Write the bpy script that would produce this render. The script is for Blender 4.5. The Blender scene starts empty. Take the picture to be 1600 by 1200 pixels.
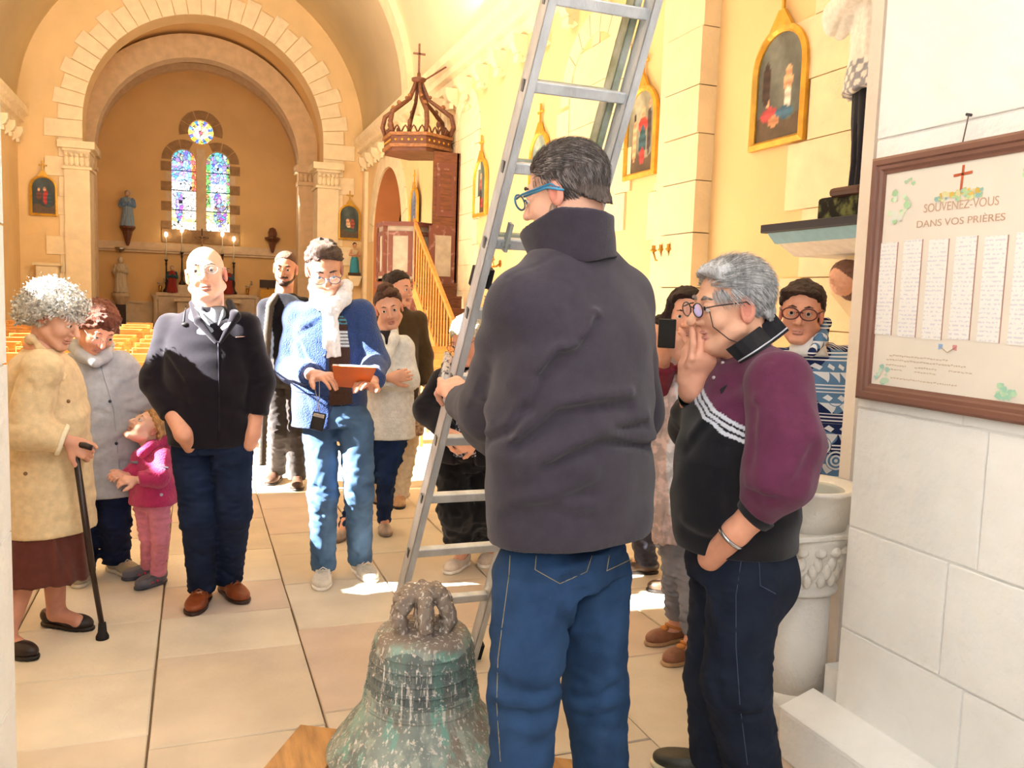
import bpy, math, random
import numpy as np
from mathutils import Vector, Matrix
random.seed(7); np.random.seed(7)
sc = bpy.context.scene
COL = sc.collection
# ------------------------------------------------------------------ camera
FPX = 1325.0; EYE = 1.48
def nrm(v):
    v = np.asarray(v, float); return v/np.linalg.norm(v)
_Y = nrm([305-800, -(452-600), -FPX]); _D = nrm([350-800, -(13800-600), -FPX])
_Z = -_D; _Z = nrm(_Z-_Y*_Z.dot(_Y)); _X = np.cross(_Y, _Z)
CM = np.array([_X, _Y, _Z])
cam_d = bpy.data.cameras.new('camera'); cam = bpy.data.objects.new('camera', cam_d); COL.objects.link(cam)
cam_d.sensor_width = 36; cam_d.lens = FPX/1600*36; cam_d.clip_start = 0.05; cam_d.clip_end = 200
cam.matrix_world = Matrix(((*CM[0], 0), (*CM[1], 0), (*CM[2], EYE), (0, 0, 0, 1)))
sc.camera = cam
C0 = np.array([0, 0, EYE])
def ray(px, py): return CM@np.array([(px-800)/FPX, -(py-600)/FPX, -1.])
def P(px, py, d): return C0+ray(px, py)*d
def GR(px, py, z=0.):
    r = ray(px, py); return C0+r*((z-EYE)/r[2])
def WX(px, py, x):
    r = ray(px, py); return C0+r*(x/r[0])
def WY(px, py, y):
    r = ray(px, py); return C0+r*(y/r[1])
CR = nrm([CM[0, 0], CM[1, 0], 0]); TC = nrm([CM[0, 2], CM[1, 2], 0])     # image right, and towards the camera (level)
UP = np.array([0, 0, 1.])
# ------------------------------------------------------------------ light and exposure
sc.view_settings.view_transform = 'Standard'; sc.view_settings.look = 'None'
sc.view_settings.gamma = 1.0; sc.view_settings.use_curve_mapping = False
sc.view_settings.exposure = 0.14
w = bpy.data.worlds.new('sky'); sc.world = w; w.use_nodes = True
wn = w.node_tree.nodes; wn['Background'].inputs[0].default_value = (0.86, 0.93, 1.0, 1); wn['Background'].inputs[1].default_value = 0.7
def sun(d, e, col=(1, 0.95, 0.86)):
    l = bpy.data.lights.new('sun', 'SUN'); l.energy = e; l.angle = 0.012; l.color = col
    o = bpy.data.objects.new('sun', l); COL.objects.link(o)
    o.rotation_euler = Vector(d).to_track_quat('-Z', 'Y').to_euler(); return o
def area(name, loc, d, sx, sy, e, col=(1, 1, 1)):
    l = bpy.data.lights.new(name, 'AREA'); l.shape = 'RECTANGLE'; l.size = sx; l.size_y = sy; l.energy = e; l.color = col
    o = bpy.data.objects.new(name, l); COL.objects.link(o); o.location = loc
    o.rotation_euler = Vector(d).to_track_quat('-Z', 'Z').to_euler(); return o
SUN = (1.0, -0.08, -0.7)
sun(SUN, 72, (1, 0.97, 0.92))
area('foreground_fill_light', (-0.9, -1.3, 3.0), (0.42, 1, -0.34), 1.8, 1.6, 112, (0.92, 0.96, 1.0))  # added foreground fill, set high and left to bring out the jacket folds
area('camera_flash', (-0.12, -0.05, 1.72), (0.37, 0.93, -0.12), 0.12, 0.08, 13, (1, 0.97, 0.93))
for yy, e in ((6.5, 34), (11.5, 70), (16.8, 95)):
    area('nave_fill_light', (-3.4, yy, 3.6), (1, 0.1, 0.6), 1.2, 2.2, e, (1, 0.98, 0.94))  # added fill lamps along the left wall, tilted up towards the vault
area('vault_fill_light', (0.1, 8.0, 6.2), (-0.1, 1, 0.05), 2.6, 1.4, 230, (1, 0.98, 0.93))  # added fill hanging in mid-nave to brighten the vault
area('left_vault_fill_light', (3.3, 12.0, 5.0), (-1, 0.1, 0.8), 1.6, 1.0, 190, (1, 0.97, 0.92))  # added fill from the right side for the darker left vault
area('chancel_fill_light', (2.6, 24.5, 4.4), (-0.8, 0.6, -0.1), 1.0, 1.8, 60, (1, 0.92, 0.78))  # added fill lamp inside the chancel, at no window
# ------------------------------------------------------------------ materials
def lin(h):
    if isinstance(h, str):
        h = h.lstrip('#'); c = [int(h[i:i+2], 16)/255 for i in (0, 2, 4)]
        return tuple((x/12.92 if x <= .04045 else ((x+.055)/1.055)**2.4) for x in c)
    return tuple(h)
MATS = {}
def mat(name, col='#808080', rough=0.7, var=0.12, scale=8, bump=0.0, bscale=60, metal=0, col2=None, stretch=None, attr=None, spec=0.4, emit=0, fine=False, lo=.35, hi=.65, sheen=0, trans=0):
    if name in MATS: return MATS[name]
    m = bpy.data.materials.new(name); m.use_nodes = True; nt = m.node_tree; N = nt.nodes; L = nt.links
    b = N['Principled BSDF']; b.inputs['Roughness'].default_value = rough; b.inputs['Metallic'].default_value = metal
    b.inputs['Specular IOR Level'].default_value = spec
    if sheen: b.inputs['Sheen Weight'].default_value = sheen
    if trans: b.inputs['Transmission Weight'].default_value = trans
    tc = N.new('ShaderNodeTexCoord'); mp = N.new('ShaderNodeMapping'); L.new(tc.outputs['Object'], mp.inputs[0])
    if stretch: mp.inputs['Scale'].default_value = stretch
    nz = N.new('ShaderNodeTexNoise'); nz.inputs['Scale'].default_value = scale; nz.inputs['Detail'].default_value = 5; L.new(mp.outputs[0], nz.inputs[0])
    rp = N.new('ShaderNodeMapRange'); rp.inputs[1].default_value = lo; rp.inputs[2].default_value = hi; L.new(nz.outputs[0], rp.inputs[0])
    mx = N.new('ShaderNodeMix'); mx.data_type = 'RGBA'; L.new(rp.outputs[0], mx.inputs[0])
    c = lin(col)
    if col2: mx.inputs[6].default_value = (*c, 1); mx.inputs[7].default_value = (*lin(col2), 1)
    elif attr:
        at = N.new('ShaderNodeAttribute'); at.attribute_name = attr
        for sck, f in ((6, 1-var), (7, 1+var)):
            ml = N.new('ShaderNodeMix'); ml.data_type = 'RGBA'; ml.blend_type = 'MULTIPLY'; ml.inputs[0].default_value = 1
            L.new(at.outputs['Color'], ml.inputs[6]); ml.inputs[7].default_value = (f, f, f, 1); L.new(ml.outputs[2], mx.inputs[sck])
    else:
        mx.inputs[6].default_value = (*[x*(1-var) for x in c], 1); mx.inputs[7].default_value = (*[min(1, x*(1+var)) for x in c], 1)
    L.new(mx.outputs[2], b.inputs['Base Color'])
    if emit:
        L.new(mx.outputs[2], b.inputs['Emission Color']); b.inputs['Emission Strength'].default_value = emit
    if bump:
        nb = N.new('ShaderNodeTexNoise'); nb.inputs['Scale'].default_value = bscale; nb.inputs['Detail'].default_value = 4
        L.new(mp.outputs[0], nb.inputs[0]); bp = N.new('ShaderNodeBump'); bp.inputs['Strength'].default_value = bump; bp.inputs['Distance'].default_value = 0.02
        L.new(nb.outputs[0], bp.inputs['Height']); L.new(bp.outputs[0], b.inputs['Normal'])
    m['_x'] = 1
    MATS[name] = m; return m
# ------------------------------------------------------------------ mesh builder
ORI = {}
def org(o):
    return ORI.get(o.name, np.zeros(3)) if o is not None else np.zeros(3)
def tag(o, label=None, cat=None, group=None, kind=None):
    if label: o['label'] = label
    if cat: o['category'] = cat
    if group: o['group'] = group
    if kind: o['kind'] = kind
    return o
def thing(name, loc, label, cat, group=None):
    o = bpy.data.objects.new(name, None); COL.objects.link(o); o.location = tuple(loc); o.empty_display_size = .1
    ORI[o.name] = np.array(loc, float); return tag(o, label, cat, group)
def link_mesh(name, me, parent=None):
    o = bpy.data.objects.new(name, me); COL.objects.link(o)
    if parent is not None:
        o.parent = parent; ORI[o.name] = org(parent)
    return o
class MB:
    def __init__(s): s.v = []; s.f = []; s.c = None
    def add(s, v, f):
        n = len(s.v); s.v += [tuple(map(float, p)) for p in v]; s.f += [tuple(i+n for i in q) for q in f]; return s
    def box(s, lo, hi, R=None, o=None, bev=0):
        x0, y0, z0 = lo; x1, y1, z1 = hi
        v = np.array([(x0, y0, z0), (x1, y0, z0), (x1, y1, z0), (x0, y1, z0), (x0, y0, z1), (x1, y0, z1), (x1, y1, z1), (x0, y1, z1)], float)
        if R is not None: v = v@np.array(R).T
        if o is not None: v = v+np.array(o)
        return s.add(v, [(3, 2, 1, 0), (4, 5, 6, 7), (0, 1, 5, 4), (1, 2, 6, 5), (2, 3, 7, 6), (3, 0, 4, 7)])
    def beam(s, a, b, w, h, up=(0, 0, 1)):
        a = np.array(a, float); b = np.array(b, float); z = nrm(b-a); x = nrm(np.cross(np.array(up, float)+1e-6, z)); y = np.cross(z, x)
        v = []
        for p in (a, b):
            for sx, sy in ((-1, -1), (1, -1), (1, 1), (-1, 1)): v.append(p+x*sx*w/2+y*sy*h/2)
        return s.add(v, [(3, 2, 1, 0), (4, 5, 6, 7), (0, 1, 5, 4), (1, 2, 6, 5), (2, 3, 7, 6), (3, 0, 4, 7)])
    def tube(s, pts, r, n=8, closed=False):
        pts = [np.array(p, float) for p in pts]; m = len(pts); rr = r if hasattr(r, '__len__') else [r]*m
        up = None; v = []
        for i, p in enumerate(pts):
            if closed: t = pts[(i+1) % m]-pts[i-1]
            else: t = pts[min(i+1, m-1)]-pts[max(i-1, 0)]
            t = nrm(t)
            if up is None:
                up = np.array([0, 0, 1.]) if abs(t[2]) < .9 else np.array([1., 0, 0])
            x = nrm(np.cross(up, t)); y = np.cross(t, x); up = y
            for k in range(n):
                a = 2*math.pi*k/n; v.append(p+rr[i]*(x*math.cos(a)+y*math.sin(a)))
        f = []
        for i in range(m if closed else m-1):
            for k in range(n):
                a = i*n+k; b = i*n+(k+1) % n; j = ((i+1) % m)*n
                f.append((a, b, j+(k+1) % n, j+k))
        if not closed:
            f.append(tuple(range(n))[::-1]); f.append(tuple((m-1)*n+k for k in range(n)))
        return s.add(v, f)
    def lathe(s, c, prof, n=24, axis=None, sx=1, sy=1):
        v = []; f = []; c = np.array(c, float)
        for r, z in prof:
            for k in range(n):
                a = 2*math.pi*k/n; v.append(c+np.array([r*sx*math.cos(a), r*sy*math.sin(a), z]))
        for i in range(len(prof)-1):
            for k in range(n): f.append((i*n+k, i*n+(k+1) % n, (i+1)*n+(k+1) % n, (i+1)*n+k))
        f.append(tuple(range(n))[::-1]); f.append(tuple((len(prof)-1)*n+k for k in range(n)))
        return s.add(v, f)
    def ball(s, c, r, n=10, m=7):
        rx, ry, rz = r if hasattr(r, '__len__') else (r, r, r)
        prof = []
        v = [(c[0], c[1], c[2]-rz)]
        for i in range(1, m):
            t = math.pi*i/m
            for k in range(n):
                a = 2*math.pi*k/n; v.append((c[0]+rx*math.sin(t)*math.cos(a), c[1]+ry*math.sin(t)*math.sin(a), c[2]-rz*math.cos(t)))
        v.append((c[0], c[1], c[2]+rz)); f = []
        for k in range(n): f.append((0, 1+(k+1) % n, 1+k))
        for i in range(m-2):
            for k in range(n):
                a = 1+i*n; f.append((a+k, a+(k+1) % n, a+n+(k+1) % n, a+n+k))
        a = 1+(m-2)*n
        for k in range(n): f.append((a+k, a+(k+1) % n, len(v)-1))
        return s.add(v, f)
    def prism(s, poly, d):
        """poly: 3-D points in a plane, d: extrusion vector"""
        n = len(poly); d = np.array(d, float); v = [np.array(p, float) for p in poly]; v += [p+d for p in v]
        return s.add(v, [tuple(range(n))[::-1], tuple(range(n, 2*n))]+[(i, (i+1) % n, n+(i+1) % n, n+i) for i in range(n)])
    def build(s, name, m, parent=None, smooth=False, bevel=0, kind=None):
        me = bpy.data.meshes.new(name); o0 = org(parent)
        me.from_pydata([tuple(np.array(p)-o0) for p in s.v], [], s.f)
        if m is not None: me.materials.append(m)
        if smooth: me.polygons.foreach_set('use_smooth', [True]*len(me.polygons))
        me.update()
        o = link_mesh(name, me, parent)
        if bevel:
            b = o.modifiers.new('bevel', 'BEVEL'); b.width = bevel; b.segments = 2; b.limit_method = 'ANGLE'
        if kind: o['kind'] = kind
        return o
def fix_normals(o):
    import bmesh
    bm = bmesh.new(); bm.from_mesh(o.data); bmesh.ops.recalc_face_normals(bm, faces=bm.faces); bm.to_mesh(o.data); bm.free(); return o
def copy_tree(o, parent=None):
    c = o.copy(); COL.objects.link(c); c.parent = parent
    for ch in o.children: copy_tree(ch, c)
    return c
# ------------------------------------------------------------------ the setting
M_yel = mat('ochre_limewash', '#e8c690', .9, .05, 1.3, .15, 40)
M_yel2 = mat('shaded_limewash', '#dcae6f', .9, .06, 1.1, .15, 40)  # the ochre limewash made darker: the chancel's low light is in this colour
M_vault = mat('vault_plaster', '#f5e4c0', .9, .04, 1.0, .1, 30)
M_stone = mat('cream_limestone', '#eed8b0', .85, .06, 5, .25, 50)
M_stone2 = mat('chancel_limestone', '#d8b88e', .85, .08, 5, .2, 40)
M_white = mat('white_limestone', '#f0efeb', .85, .05, 3.5, .5, 22)
M_mortar = mat('pale_mortar', '#e9e7e3', .9, .03, 10, .2, 80)
M_joint = mat('floor_joint', '#7d6750', .95, .1, 30)
M_brown = mat('window_stone', '#a07a50', .9, .15, 6, .3, 40)
XL, XR, XC, RV, ZS = -3.7, 4.0, 0.15, 3.85, 5.35
def struct(o): o['kind'] = 'structure'; return o
# floor: joint bed, then individual flagstones
fl = struct(MB().box((-4.2, -2.5, -.2), (4.6, 28.6, -.012)).build('floor', M_joint))
M_flag = [mat('flagstone_%s' % n, c, .55, .09, 3.2, .12, 45, spec=.35) for n, c in (('warm', '#cfbfa9'), ('pale', '#d6c9b4'), ('rosy', '#cdb8a4'))]
rnd = random.Random(3)
colx = [-3.7]
base_lines = [-1.94, -1.33, -.72, -.15, .42, .93, 1.46, 2.02, 2.6, 3.2, 3.75, 4.1]
colx = [-3.7, -3.1, -2.5]+base_lines
npc = 0; rest = MB()
for i in range(len(colx)-1):
    y = 0.6+rnd.uniform(0, .5)
    while y < 21.9:
        L = rnd.uniform(.42, .8); y1 = min(y+L, 21.95)
        g = .0035
        x0, x1 = colx[i]+g, colx[i+1]-g
        dz = rnd.uniform(-.0015, .0025)
        b = MB(); tgt = b if (npc < 285 and y < 9.6 and x0 > -2.6) else rest
        c = .004
        z0, z1 = -.03, dz
        lo = (x0, y+g, z0); hi = (x1, y1-g, z1)
        v = [(lo[0], lo[1], z0), (hi[0], lo[1], z0), (hi[0], hi[1], z0), (lo[0], hi[1], z0),
             (lo[0], lo[1], z1-c), (hi[0], lo[1], z1-c), (hi[0], hi[1], z1-c), (lo[0], hi[1], z1-c),
             (lo[0]+c, lo[1]+c, z1), (hi[0]-c, lo[1]+c, z1), (hi[0]-c, hi[1]-c, z1), (lo[0]+c, hi[1]-c, z1)]
        v = [(a+rnd.uniform(-.002, .002), bb+rnd.uniform(-.002, .002), cc) for a, bb, cc in v]
        tgt.add(v, [(0, 1, 5, 4), (1, 2, 6, 5), (2, 3, 7, 6), (3, 0, 4, 7), (4, 5, 9, 8), (5, 6, 10, 9), (6, 7, 11, 10), (7, 4, 8, 11), (8, 9, 10, 11)])
        if tgt is b: b.build('flagstone', rnd.choice(M_flag), fl); npc += 1
        y = y1
rest.build('far_flagstones', M_flag[0], fl, kind='stuff')
# right nave wall
def arc_pts(cx, zs, R, n, a0=0, a1=math.pi): return [(cx+R*math.cos(a0+(a1-a0)*i/n), zs+R*math.sin(a0+(a1-a0)*i/n)) for i in range(n+1)]
def wall_with_arch(mb, x0, x1, z0, z1, cx, R, zs, zb, a, b, plane='y', n=32, soffit=True):
    """solid wall between the planes a and b, with an arched opening centre cx, radius R, springing zs, sill zb"""
    def pt(u, z, t): return (u, t, z) if plane == 'y' else (t, u, z)
    def q(u0, u1, w0, w1): mb.add([pt(u0, w0, a), pt(u1, w0, a), pt(u1, w1, a), pt(u0, w1, a), pt(u0, w0, b), pt(u1, w0, b), pt(u1, w1, b), pt(u0, w1, b)], [(3, 2, 1, 0), (4, 5, 6, 7), (0, 1, 5, 4), (1, 2, 6, 5), (2, 3, 7, 6), (3, 0, 4, 7)])
    if cx-R > x0: q(x0, cx-R, z0, z1)
    if cx+R < x1: q(cx+R, x1, z0, z1)
    if zb > z0: q(cx-R, cx+R, z0, zb)
    A = arc_pts(cx, zs, R, n)
    for i in range(n):
        (u1, w1), (u0, w0) = A[i], A[i+1]
        v = [pt(u0, w0, a), pt(u1, w1, a), pt(u1, z1, a), pt(u0, z1, a), pt(u0, w0, b), pt(u1, w1, b), pt(u1, z1, b), pt(u0, z1, b)]
        mb.add(v, [(3, 2, 1, 0), (4, 5, 6, 7), (0, 1, 5, 4), (2, 3, 7, 6)])
wr = MB()
wr.box((XR, 2.4, -.1), (XR+.6, 16.9, ZS+.5)); wall_with_arch(wr, 16.9, 22.6, -.1, ZS+.5, 18.9, 1.55, 2.75, -.1, XR, XR+.6, 'x')
wall_right = struct(fix_normals(wr.build('wall_right', M_yel)))
# side chapel behind the arch
M_terra = mat('terracotta_limewash', '#c97f4b', .9, .06, 2, .1, 30)
struct(MB().box((XR+2.6, 16.5, 0), (XR+2.8, 22.5, 5)).box((XR+.5, 20.9, 0), (XR+2.7, 21.1, 5)).box((XR+.5, 16.4, 0), (XR+2.7, 16.6, 5)).box((XR+.5, 16.4, 4.9), (XR+2.7, 21.1, 5.1)).build('wall_chapel', M_terra))
mw = mat('dark_timber', '#3b2219', .6, .2, 6, stretch=(1, 1, 8))
q = MB(); yc, R0, zs = 18.9, 1.55, 2.75; A = [(yc+R0, 0)]+[(yc+(R0)*math.cos(a), zs+R0*math.sin(a)) for a in np.linspace(0, math.pi, 25)]+[(yc-R0, 0)]
for (u0, w0), (u1, w1) in zip(A[:-1], A[1:]):
    cu, cw = (yc, min(zs, (w0+w1)/2)); dn = nrm(np.array([cu-(u0+u1)/2, cw-(w0+w1)/2]))*.012
    q.add([(XR+.015, u0, w0), (XR+.6, u0, w0), (XR+.6, u1, w1), (XR+.015, u1, w1), (XR+.015, u0+dn[0], w0+dn[1]), (XR+.6, u0+dn[0], w0+dn[1]), (XR+.6, u1+dn[0], w1+dn[1]), (XR+.015, u1+dn[0], w1+dn[1])], [(0, 1, 2, 3), (7, 6, 5, 4), (0, 4, 5, 1), (1, 5, 6, 2), (2, 6, 7, 3), (3, 7, 4, 0)])
fix_normals(q.build('arch_reveal', M_terra, wall_right))
t = thing('confessional', (XR+1.2, 20.1, 0), 'dark wooden confessional inside the terracotta side chapel', 'confessional')
MB().box((XR+.75, 19.6, 0), (XR+1.6, 20.7, 3.6)).build('body', mw, t); MB().box((XR+.7, 19.5, 3.6), (XR+1.65, 20.8, 3.75)).build('cornice', mw, t)
# unseen left nave wall; openings shaped to land sun on chosen figures and floor
wl = MB(); T = XL-.5
ops = [(4.0, 4.42, 3.62, 4.95), (4.42, 4.64, 3.1, 4.95), (6.75, 8.7, 1.8, 4.95), (9.0, 12.0, 1.8, 4.95), (12.8, 16.0, 2.2, 4.95)]
T = XL-.12
ys = 2.1
for a, b, c, d in ops:
    if a > ys: wl.box((T, ys, -.1), (XL, a, ZS+.5))
    wl.box((T, a, -.1), (XL, b, c)); wl.box((T, a, d), (XL, b, ZS+.5)); ys = b
wl.box((T, ys, -.1), (XL, 22.6, ZS+.5))
wall_left = struct(wl.build('wall_left', M_yel))
# vault (barrel with thickness)
def barrel(mb, cx, zs, R, T, y0, y1, n=40):
    A = arc_pts(cx, zs, R, n); B = arc_pts(cx, zs, R+T, n)
    for i in range(n):
        v = [(A[i][0], y0, A[i][1]), (A[i+1][0], y0, A[i+1][1]), (A[i+1][0], y1, A[i+1][1]), (A[i][0], y1, A[i][1]),
             (B[i][0], y0, B[i][1]), (B[i+1][0], y0, B[i+1][1]), (B[i+1][0], y1, B[i+1][1]), (B[i][0], y1, B[i][1])]
        mb.add(v, [(0, 1, 2, 3), (7, 6, 5, 4), (4, 5, 1, 0), (3, 2, 6, 7)])
    return mb
b = barrel(MB(), XC, ZS, RV, .3, 2.0, 22.1)
vault = struct(fix_normals(b.build('ceiling', M_vault, smooth=True)))
k = 1
for yy in (4.0, 10.6, 16.6):
    rb = barrel(MB(), XC, ZS, RV-.13, .2, yy, yy+.5)
    struct(fix_normals(rb.build('trim_%d' % k, M_stone, smooth=False))); k += 1
# cornices with corbels
def cornice(x, sgn, y0, y1):
    global k
    m = MB()
    prof = [(0, 4.86), (.06, 4.9), (.06, 5.02), (.14, 5.06), (.14, 5.16), (.24, 5.22), (.24, 5.36), (0, 5.36)]
    m.prism([(x-sgn*a, y0, z) for a, z in prof], (0, y1-y0, 0))
    o = struct(fix_normals(m.build('trim_%d' % k, M_stone))); k += 1
    y = y0+.3
    while y < y1:
        q = MB().prism([(x, y, 4.86), (x-sgn*.2, y, 4.86), (x-sgn*.2, y, 4.76), (x-sgn*.15, y, 4.66), (x-sgn*.06, y, 4.6), (x, y, 4.55)], (0, .16, 0))
        q.box((x-sgn*.1-.03, y-.01, 4.53), (x-sgn*.1+.03, y+.17, 4.62))
        fix_normals(q.build('corbel', M_stone, o)); y += .78
cornice(XR, 1, 2.4, 22); cornice(XL, -1, 2.4, 22)
# pilasters, quoins and window surrounds on the right wall
def blocks(parent, axis, fixed, out, u0, u1, z0, z1, h=.36, alt=.12, m=None, edge=None, nm='stone_block', seed=1):
    """courses of separate ashlar blocks; alt makes one edge toothed"""
    r = random.Random(seed); z = z0; i = 0
    while z < z1-.05:
        hh = min(h*r.uniform(.85, 1.15), z1-z); g = .004
        a, bb = u0, u1
        if edge in ('hi', 'both') and i % 2: bb = u1+alt
        if edge in ('lo', 'both') and i % 2: a = u0-alt
        dd = out*(1+r.uniform(-.06, .06))
        lo, hi = sorted((fixed+.0*out, fixed+dd))
        if axis == 'x': q = MB().box((lo, a+g, z+g), (hi, bb-g, z+hh-g))
        else: q = MB().box((a+g, lo, z+g), (bb-g, hi, z+hh-g))
        q.build(nm, m or M_stone, parent); z += hh; i += 1
blocks(wall_right, 'x', XR, -.16, 6.12, 6.68, 0, 5.0, .42, 0, None, None, seed=4)
MB().box((XR-.1, 6.68, 0), (XR+.01, 6.86, 5.0)).build('pilaster_return', M_stone, wall_right)
blocks(wall_right, 'x', XR, -.02, 4.3, 4.95, 0, 5.0, .42, .2, None, 'hi', seed=5)
blocks(wall_right, 'x', XR, -.02, 6.9, 7.05, 0, 2.6, .4, .1, None, 'hi', seed=5)
blocks(wall_right, 'x', XR, -.05, 14.05, 14.5, 0, 4.8, .42, .1, None, 'lo', seed=6)
def blind_arch(yc, R, zs, zb, seed):
    blocks(wall_right, 'x', XR, -.025, yc-R-.22, yc-R+.02, zb, zs, .38, .1, None, 'lo', seed=seed)
    blocks(wall_right, 'x', XR, -.025, yc+R-.02, yc+R+.22, zb, zs, .38, .1, None, 'hi', seed=seed+1)
    n = 9
    for i in range(n):
        a0, a1 = math.pi*i/n+.01, math.pi*(i+1)/n-.01
        p = [(XR, yc+r*math.cos(a), zs+r*math.sin(a)) for a in np.linspace(a0, a1, 4) for r in (R,)]+[(XR, yc+(R+.24)*math.cos(a), zs+(R+.24)*math.sin(a)) for a in np.linspace(a1, a0, 4)]
        fix_normals(MB().prism(p, (-.025, 0, 0)).build('arch_stone', M_stone, wall_right))
    z = zb; j = 0; rr = random.Random(seed)
    while z < zs+R-.05:
        h = .4; w = R if z+h/2 < zs else math.sqrt(max(.01, R*R-(z+h/2-zs)**2))
        MB().box((XR-.012, yc-w+.01, z+.004), (XR, yc+w-.01, min(z+h, zs+R)-.004)).build('stone_block', M_stone, wall_right); z += h
blind_arch(8.45, .62, 3.7, 2.2, 11); blind_arch(13.05, .5, 4.0, 0.8, 21)
# chapel arch surround
n = 13
for i in range(n):
    a0, a1 = math.pi*i/n+.006, math.pi*(i+1)/n-.006; yc, R, zs = 18.9, 1.55, 2.75
    p = [(XR, yc+R*math.cos(a), zs+R*math.sin(a)) for a in np.linspace(a0, a1, 4)]+[(XR, yc+(R+.45)*math.cos(a), zs+(R+.45)*math.sin(a)) for a in np.linspace(a1, a0, 4)]
    fix_normals(MB().prism(p, (-.03, 0, 0)).build('arch_stone', M_stone, wall_right))
MB().box((XR-.08, 21.2, 0), (XR, 21.38, 4.5)).build('colonnette', M_stone, wall_right)
# chancel arch wall
XA, RA, ZA = .31, 2.7, 5.2
m = MB(); wall_with_arch(m, -4.1, 4.5, -.1, 9.6, XA, RA, ZA, -.1, 22.0, 22.7, 'y')
wall_arch = struct(fix_normals(m.build('wall_chancel_arch', M_yel)))
n = 29
for i in range(n):
    a0, a1 = math.pi*i/n+.004, math.pi*(i+1)/n-.004; w2 = .62 if i % 2 else .5
    p = [(XA+RA*math.cos(a), 21.965, ZA+RA*math.sin(a)) for a in np.linspace(a0, a1, 4)]+[(XA+(RA+w2)*math.cos(a), 21.965, ZA+(RA+w2)*math.sin(a)) for a in np.linspace(a1, a0, 4)]
    fix_normals(MB().prism(p, (0, .06, 0)).build('voussoir', M_stone, wall_arch))
for sg in (-1, 1):
    xe = XA+sg*RA; z = 0; i = 0; r = random.Random(9+sg)
    while z < ZA:
        h = min(.44*r.uniform(.9, 1.1), ZA-z); wd = .78 if i % 2 else .5
        lo, hi = sorted((xe, xe+sg*wd)); MB().box((lo+.004, 21.965, z+.005), (hi-.004, 22.01, z+h-.005)).build('quoin', M_stone, wall_arch); z += h; i += 1
    lo, hi = sorted((xe-sg*.14, xe+sg*.38))
    MB().box((lo, 21.9, 0), (hi, 22.75, 4.1)).build('pier', M_stone, wall_arch)
    q = MB().box((lo-.05, 21.84, 4.1), (hi+.05, 22.8, 4.16)).box((lo-.03, 21.86, 4.5), (hi+.03, 22.8, 4.56)).box((lo-.12, 21.78, 4.56), (hi+.12, 22.8, 4.72))
    q.build('impost', M_stone, wall_arch)
    q = MB().box((lo, 21.9, 4.14), (hi, 22.7, 4.5))
    for j in range(5):
        xx = lo+(hi-lo)*(j+.5)/5
        q.ball((xx, 21.88, 4.28), (.06, .05, .12), 8, 6).ball((xx, 21.85, 4.42), (.05, .06, .05), 8, 6)
    q.build('capital', M_stone, wall_arch)
# chancel
b = MB(); b.box((-3.2, 22.7, -.1), (-2.9, 28.8, 6.3)).box((3.2, 22.7, -.1), (3.5, 28.8, 6.3))
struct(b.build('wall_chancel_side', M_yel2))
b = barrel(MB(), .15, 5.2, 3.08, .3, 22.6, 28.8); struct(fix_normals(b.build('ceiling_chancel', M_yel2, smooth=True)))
b = barrel(MB(), .15, 5.0, 2.55, .6, 24.6, 25.1); o = struct(fix_normals(b.build('trim_%d' % k, M_stone2))); k += 1
for sg in (-1, 1):
    xe = .15+sg*2.55; lo, hi = sorted((xe, xe+sg*.5))
    MB().box((lo, 24.6, 0), (hi, 25.1, 4.8)).build('pier', M_stone2, o)
    MB().box((lo-.08, 24.5, 4.8), (hi+.08, 25.2, 5.0)).build('impost', M_stone2, o)
    q = MB().box((lo-.03, 24.52, 4.45), (hi+.03, 25.1, 4.55))
    for j in range(4): q.ball((lo+(hi-lo)*(j+.5)/4, 24.58, 4.66), (.07, .06, .12), 8, 6)
    q.build('capital', M_stone2, o)
b = barrel(MB(), .15, 5.2, 2.9, .2, 28.2, 28.5); o = struct(fix_normals(b.build('trim_%d' % k, M_stone2))); k += 1
YB = 28.5
m = MB()
# back wall built round the three window openings
def bwbox(x0, x1, z0, z1): m.box((x0, YB, z0), (x1, YB+.5, z1))
bwbox(-3.2, -.67, -.1, 8.8); bwbox(1.03, 3.5, -.1, 8.8); bwbox(-.67, 1.03, -.1, 3.3); bwbox(.03, .33, 3.3, 5.75)
def arch_fill(x0, x1, zs, zt, yb0, yb1, nn=12):
    cx = (x0+x1)/2; R = (x1-x0)/2; A = arc_pts(cx, zs, R, nn)
    for i in range(nn):
        (u1, w1), (u0, w0) = A[i], A[i+1]
        m.add([(u0, yb0, w0), (u1, yb0, w1), (u1, yb0, zt), (u0, yb0, zt), (u0, yb1, w0), (u1, yb1, w1), (u1, yb1, zt), (u0, yb1, zt)], [(3, 2, 1, 0), (4, 5, 6, 7), (0, 1, 5, 4), (2, 3, 7, 6)])
arch_fill(-.67, .03, 5.4, 5.85, YB, YB+.5); arch_fill(.33, 1.03, 5.4, 5.85, YB, YB+.5); bwbox(.03, .33, 5.75, 5.85)
bwbox(-.67, -.2, 5.85, 8.8); bwbox(.56, 1.03, 5.85, 8.8)
rc, rz, rR = .18, 6.31, .37
A = arc_pts(rc, rz, rR, 14); arch_fill(rc-rR, rc+rR, rz, 8.8, YB, YB+.5, 14)
bwbox(-.2, rc-rR, 5.85, 8.8); bwbox(rc+rR, .56, 5.85, 8.8)
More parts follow.
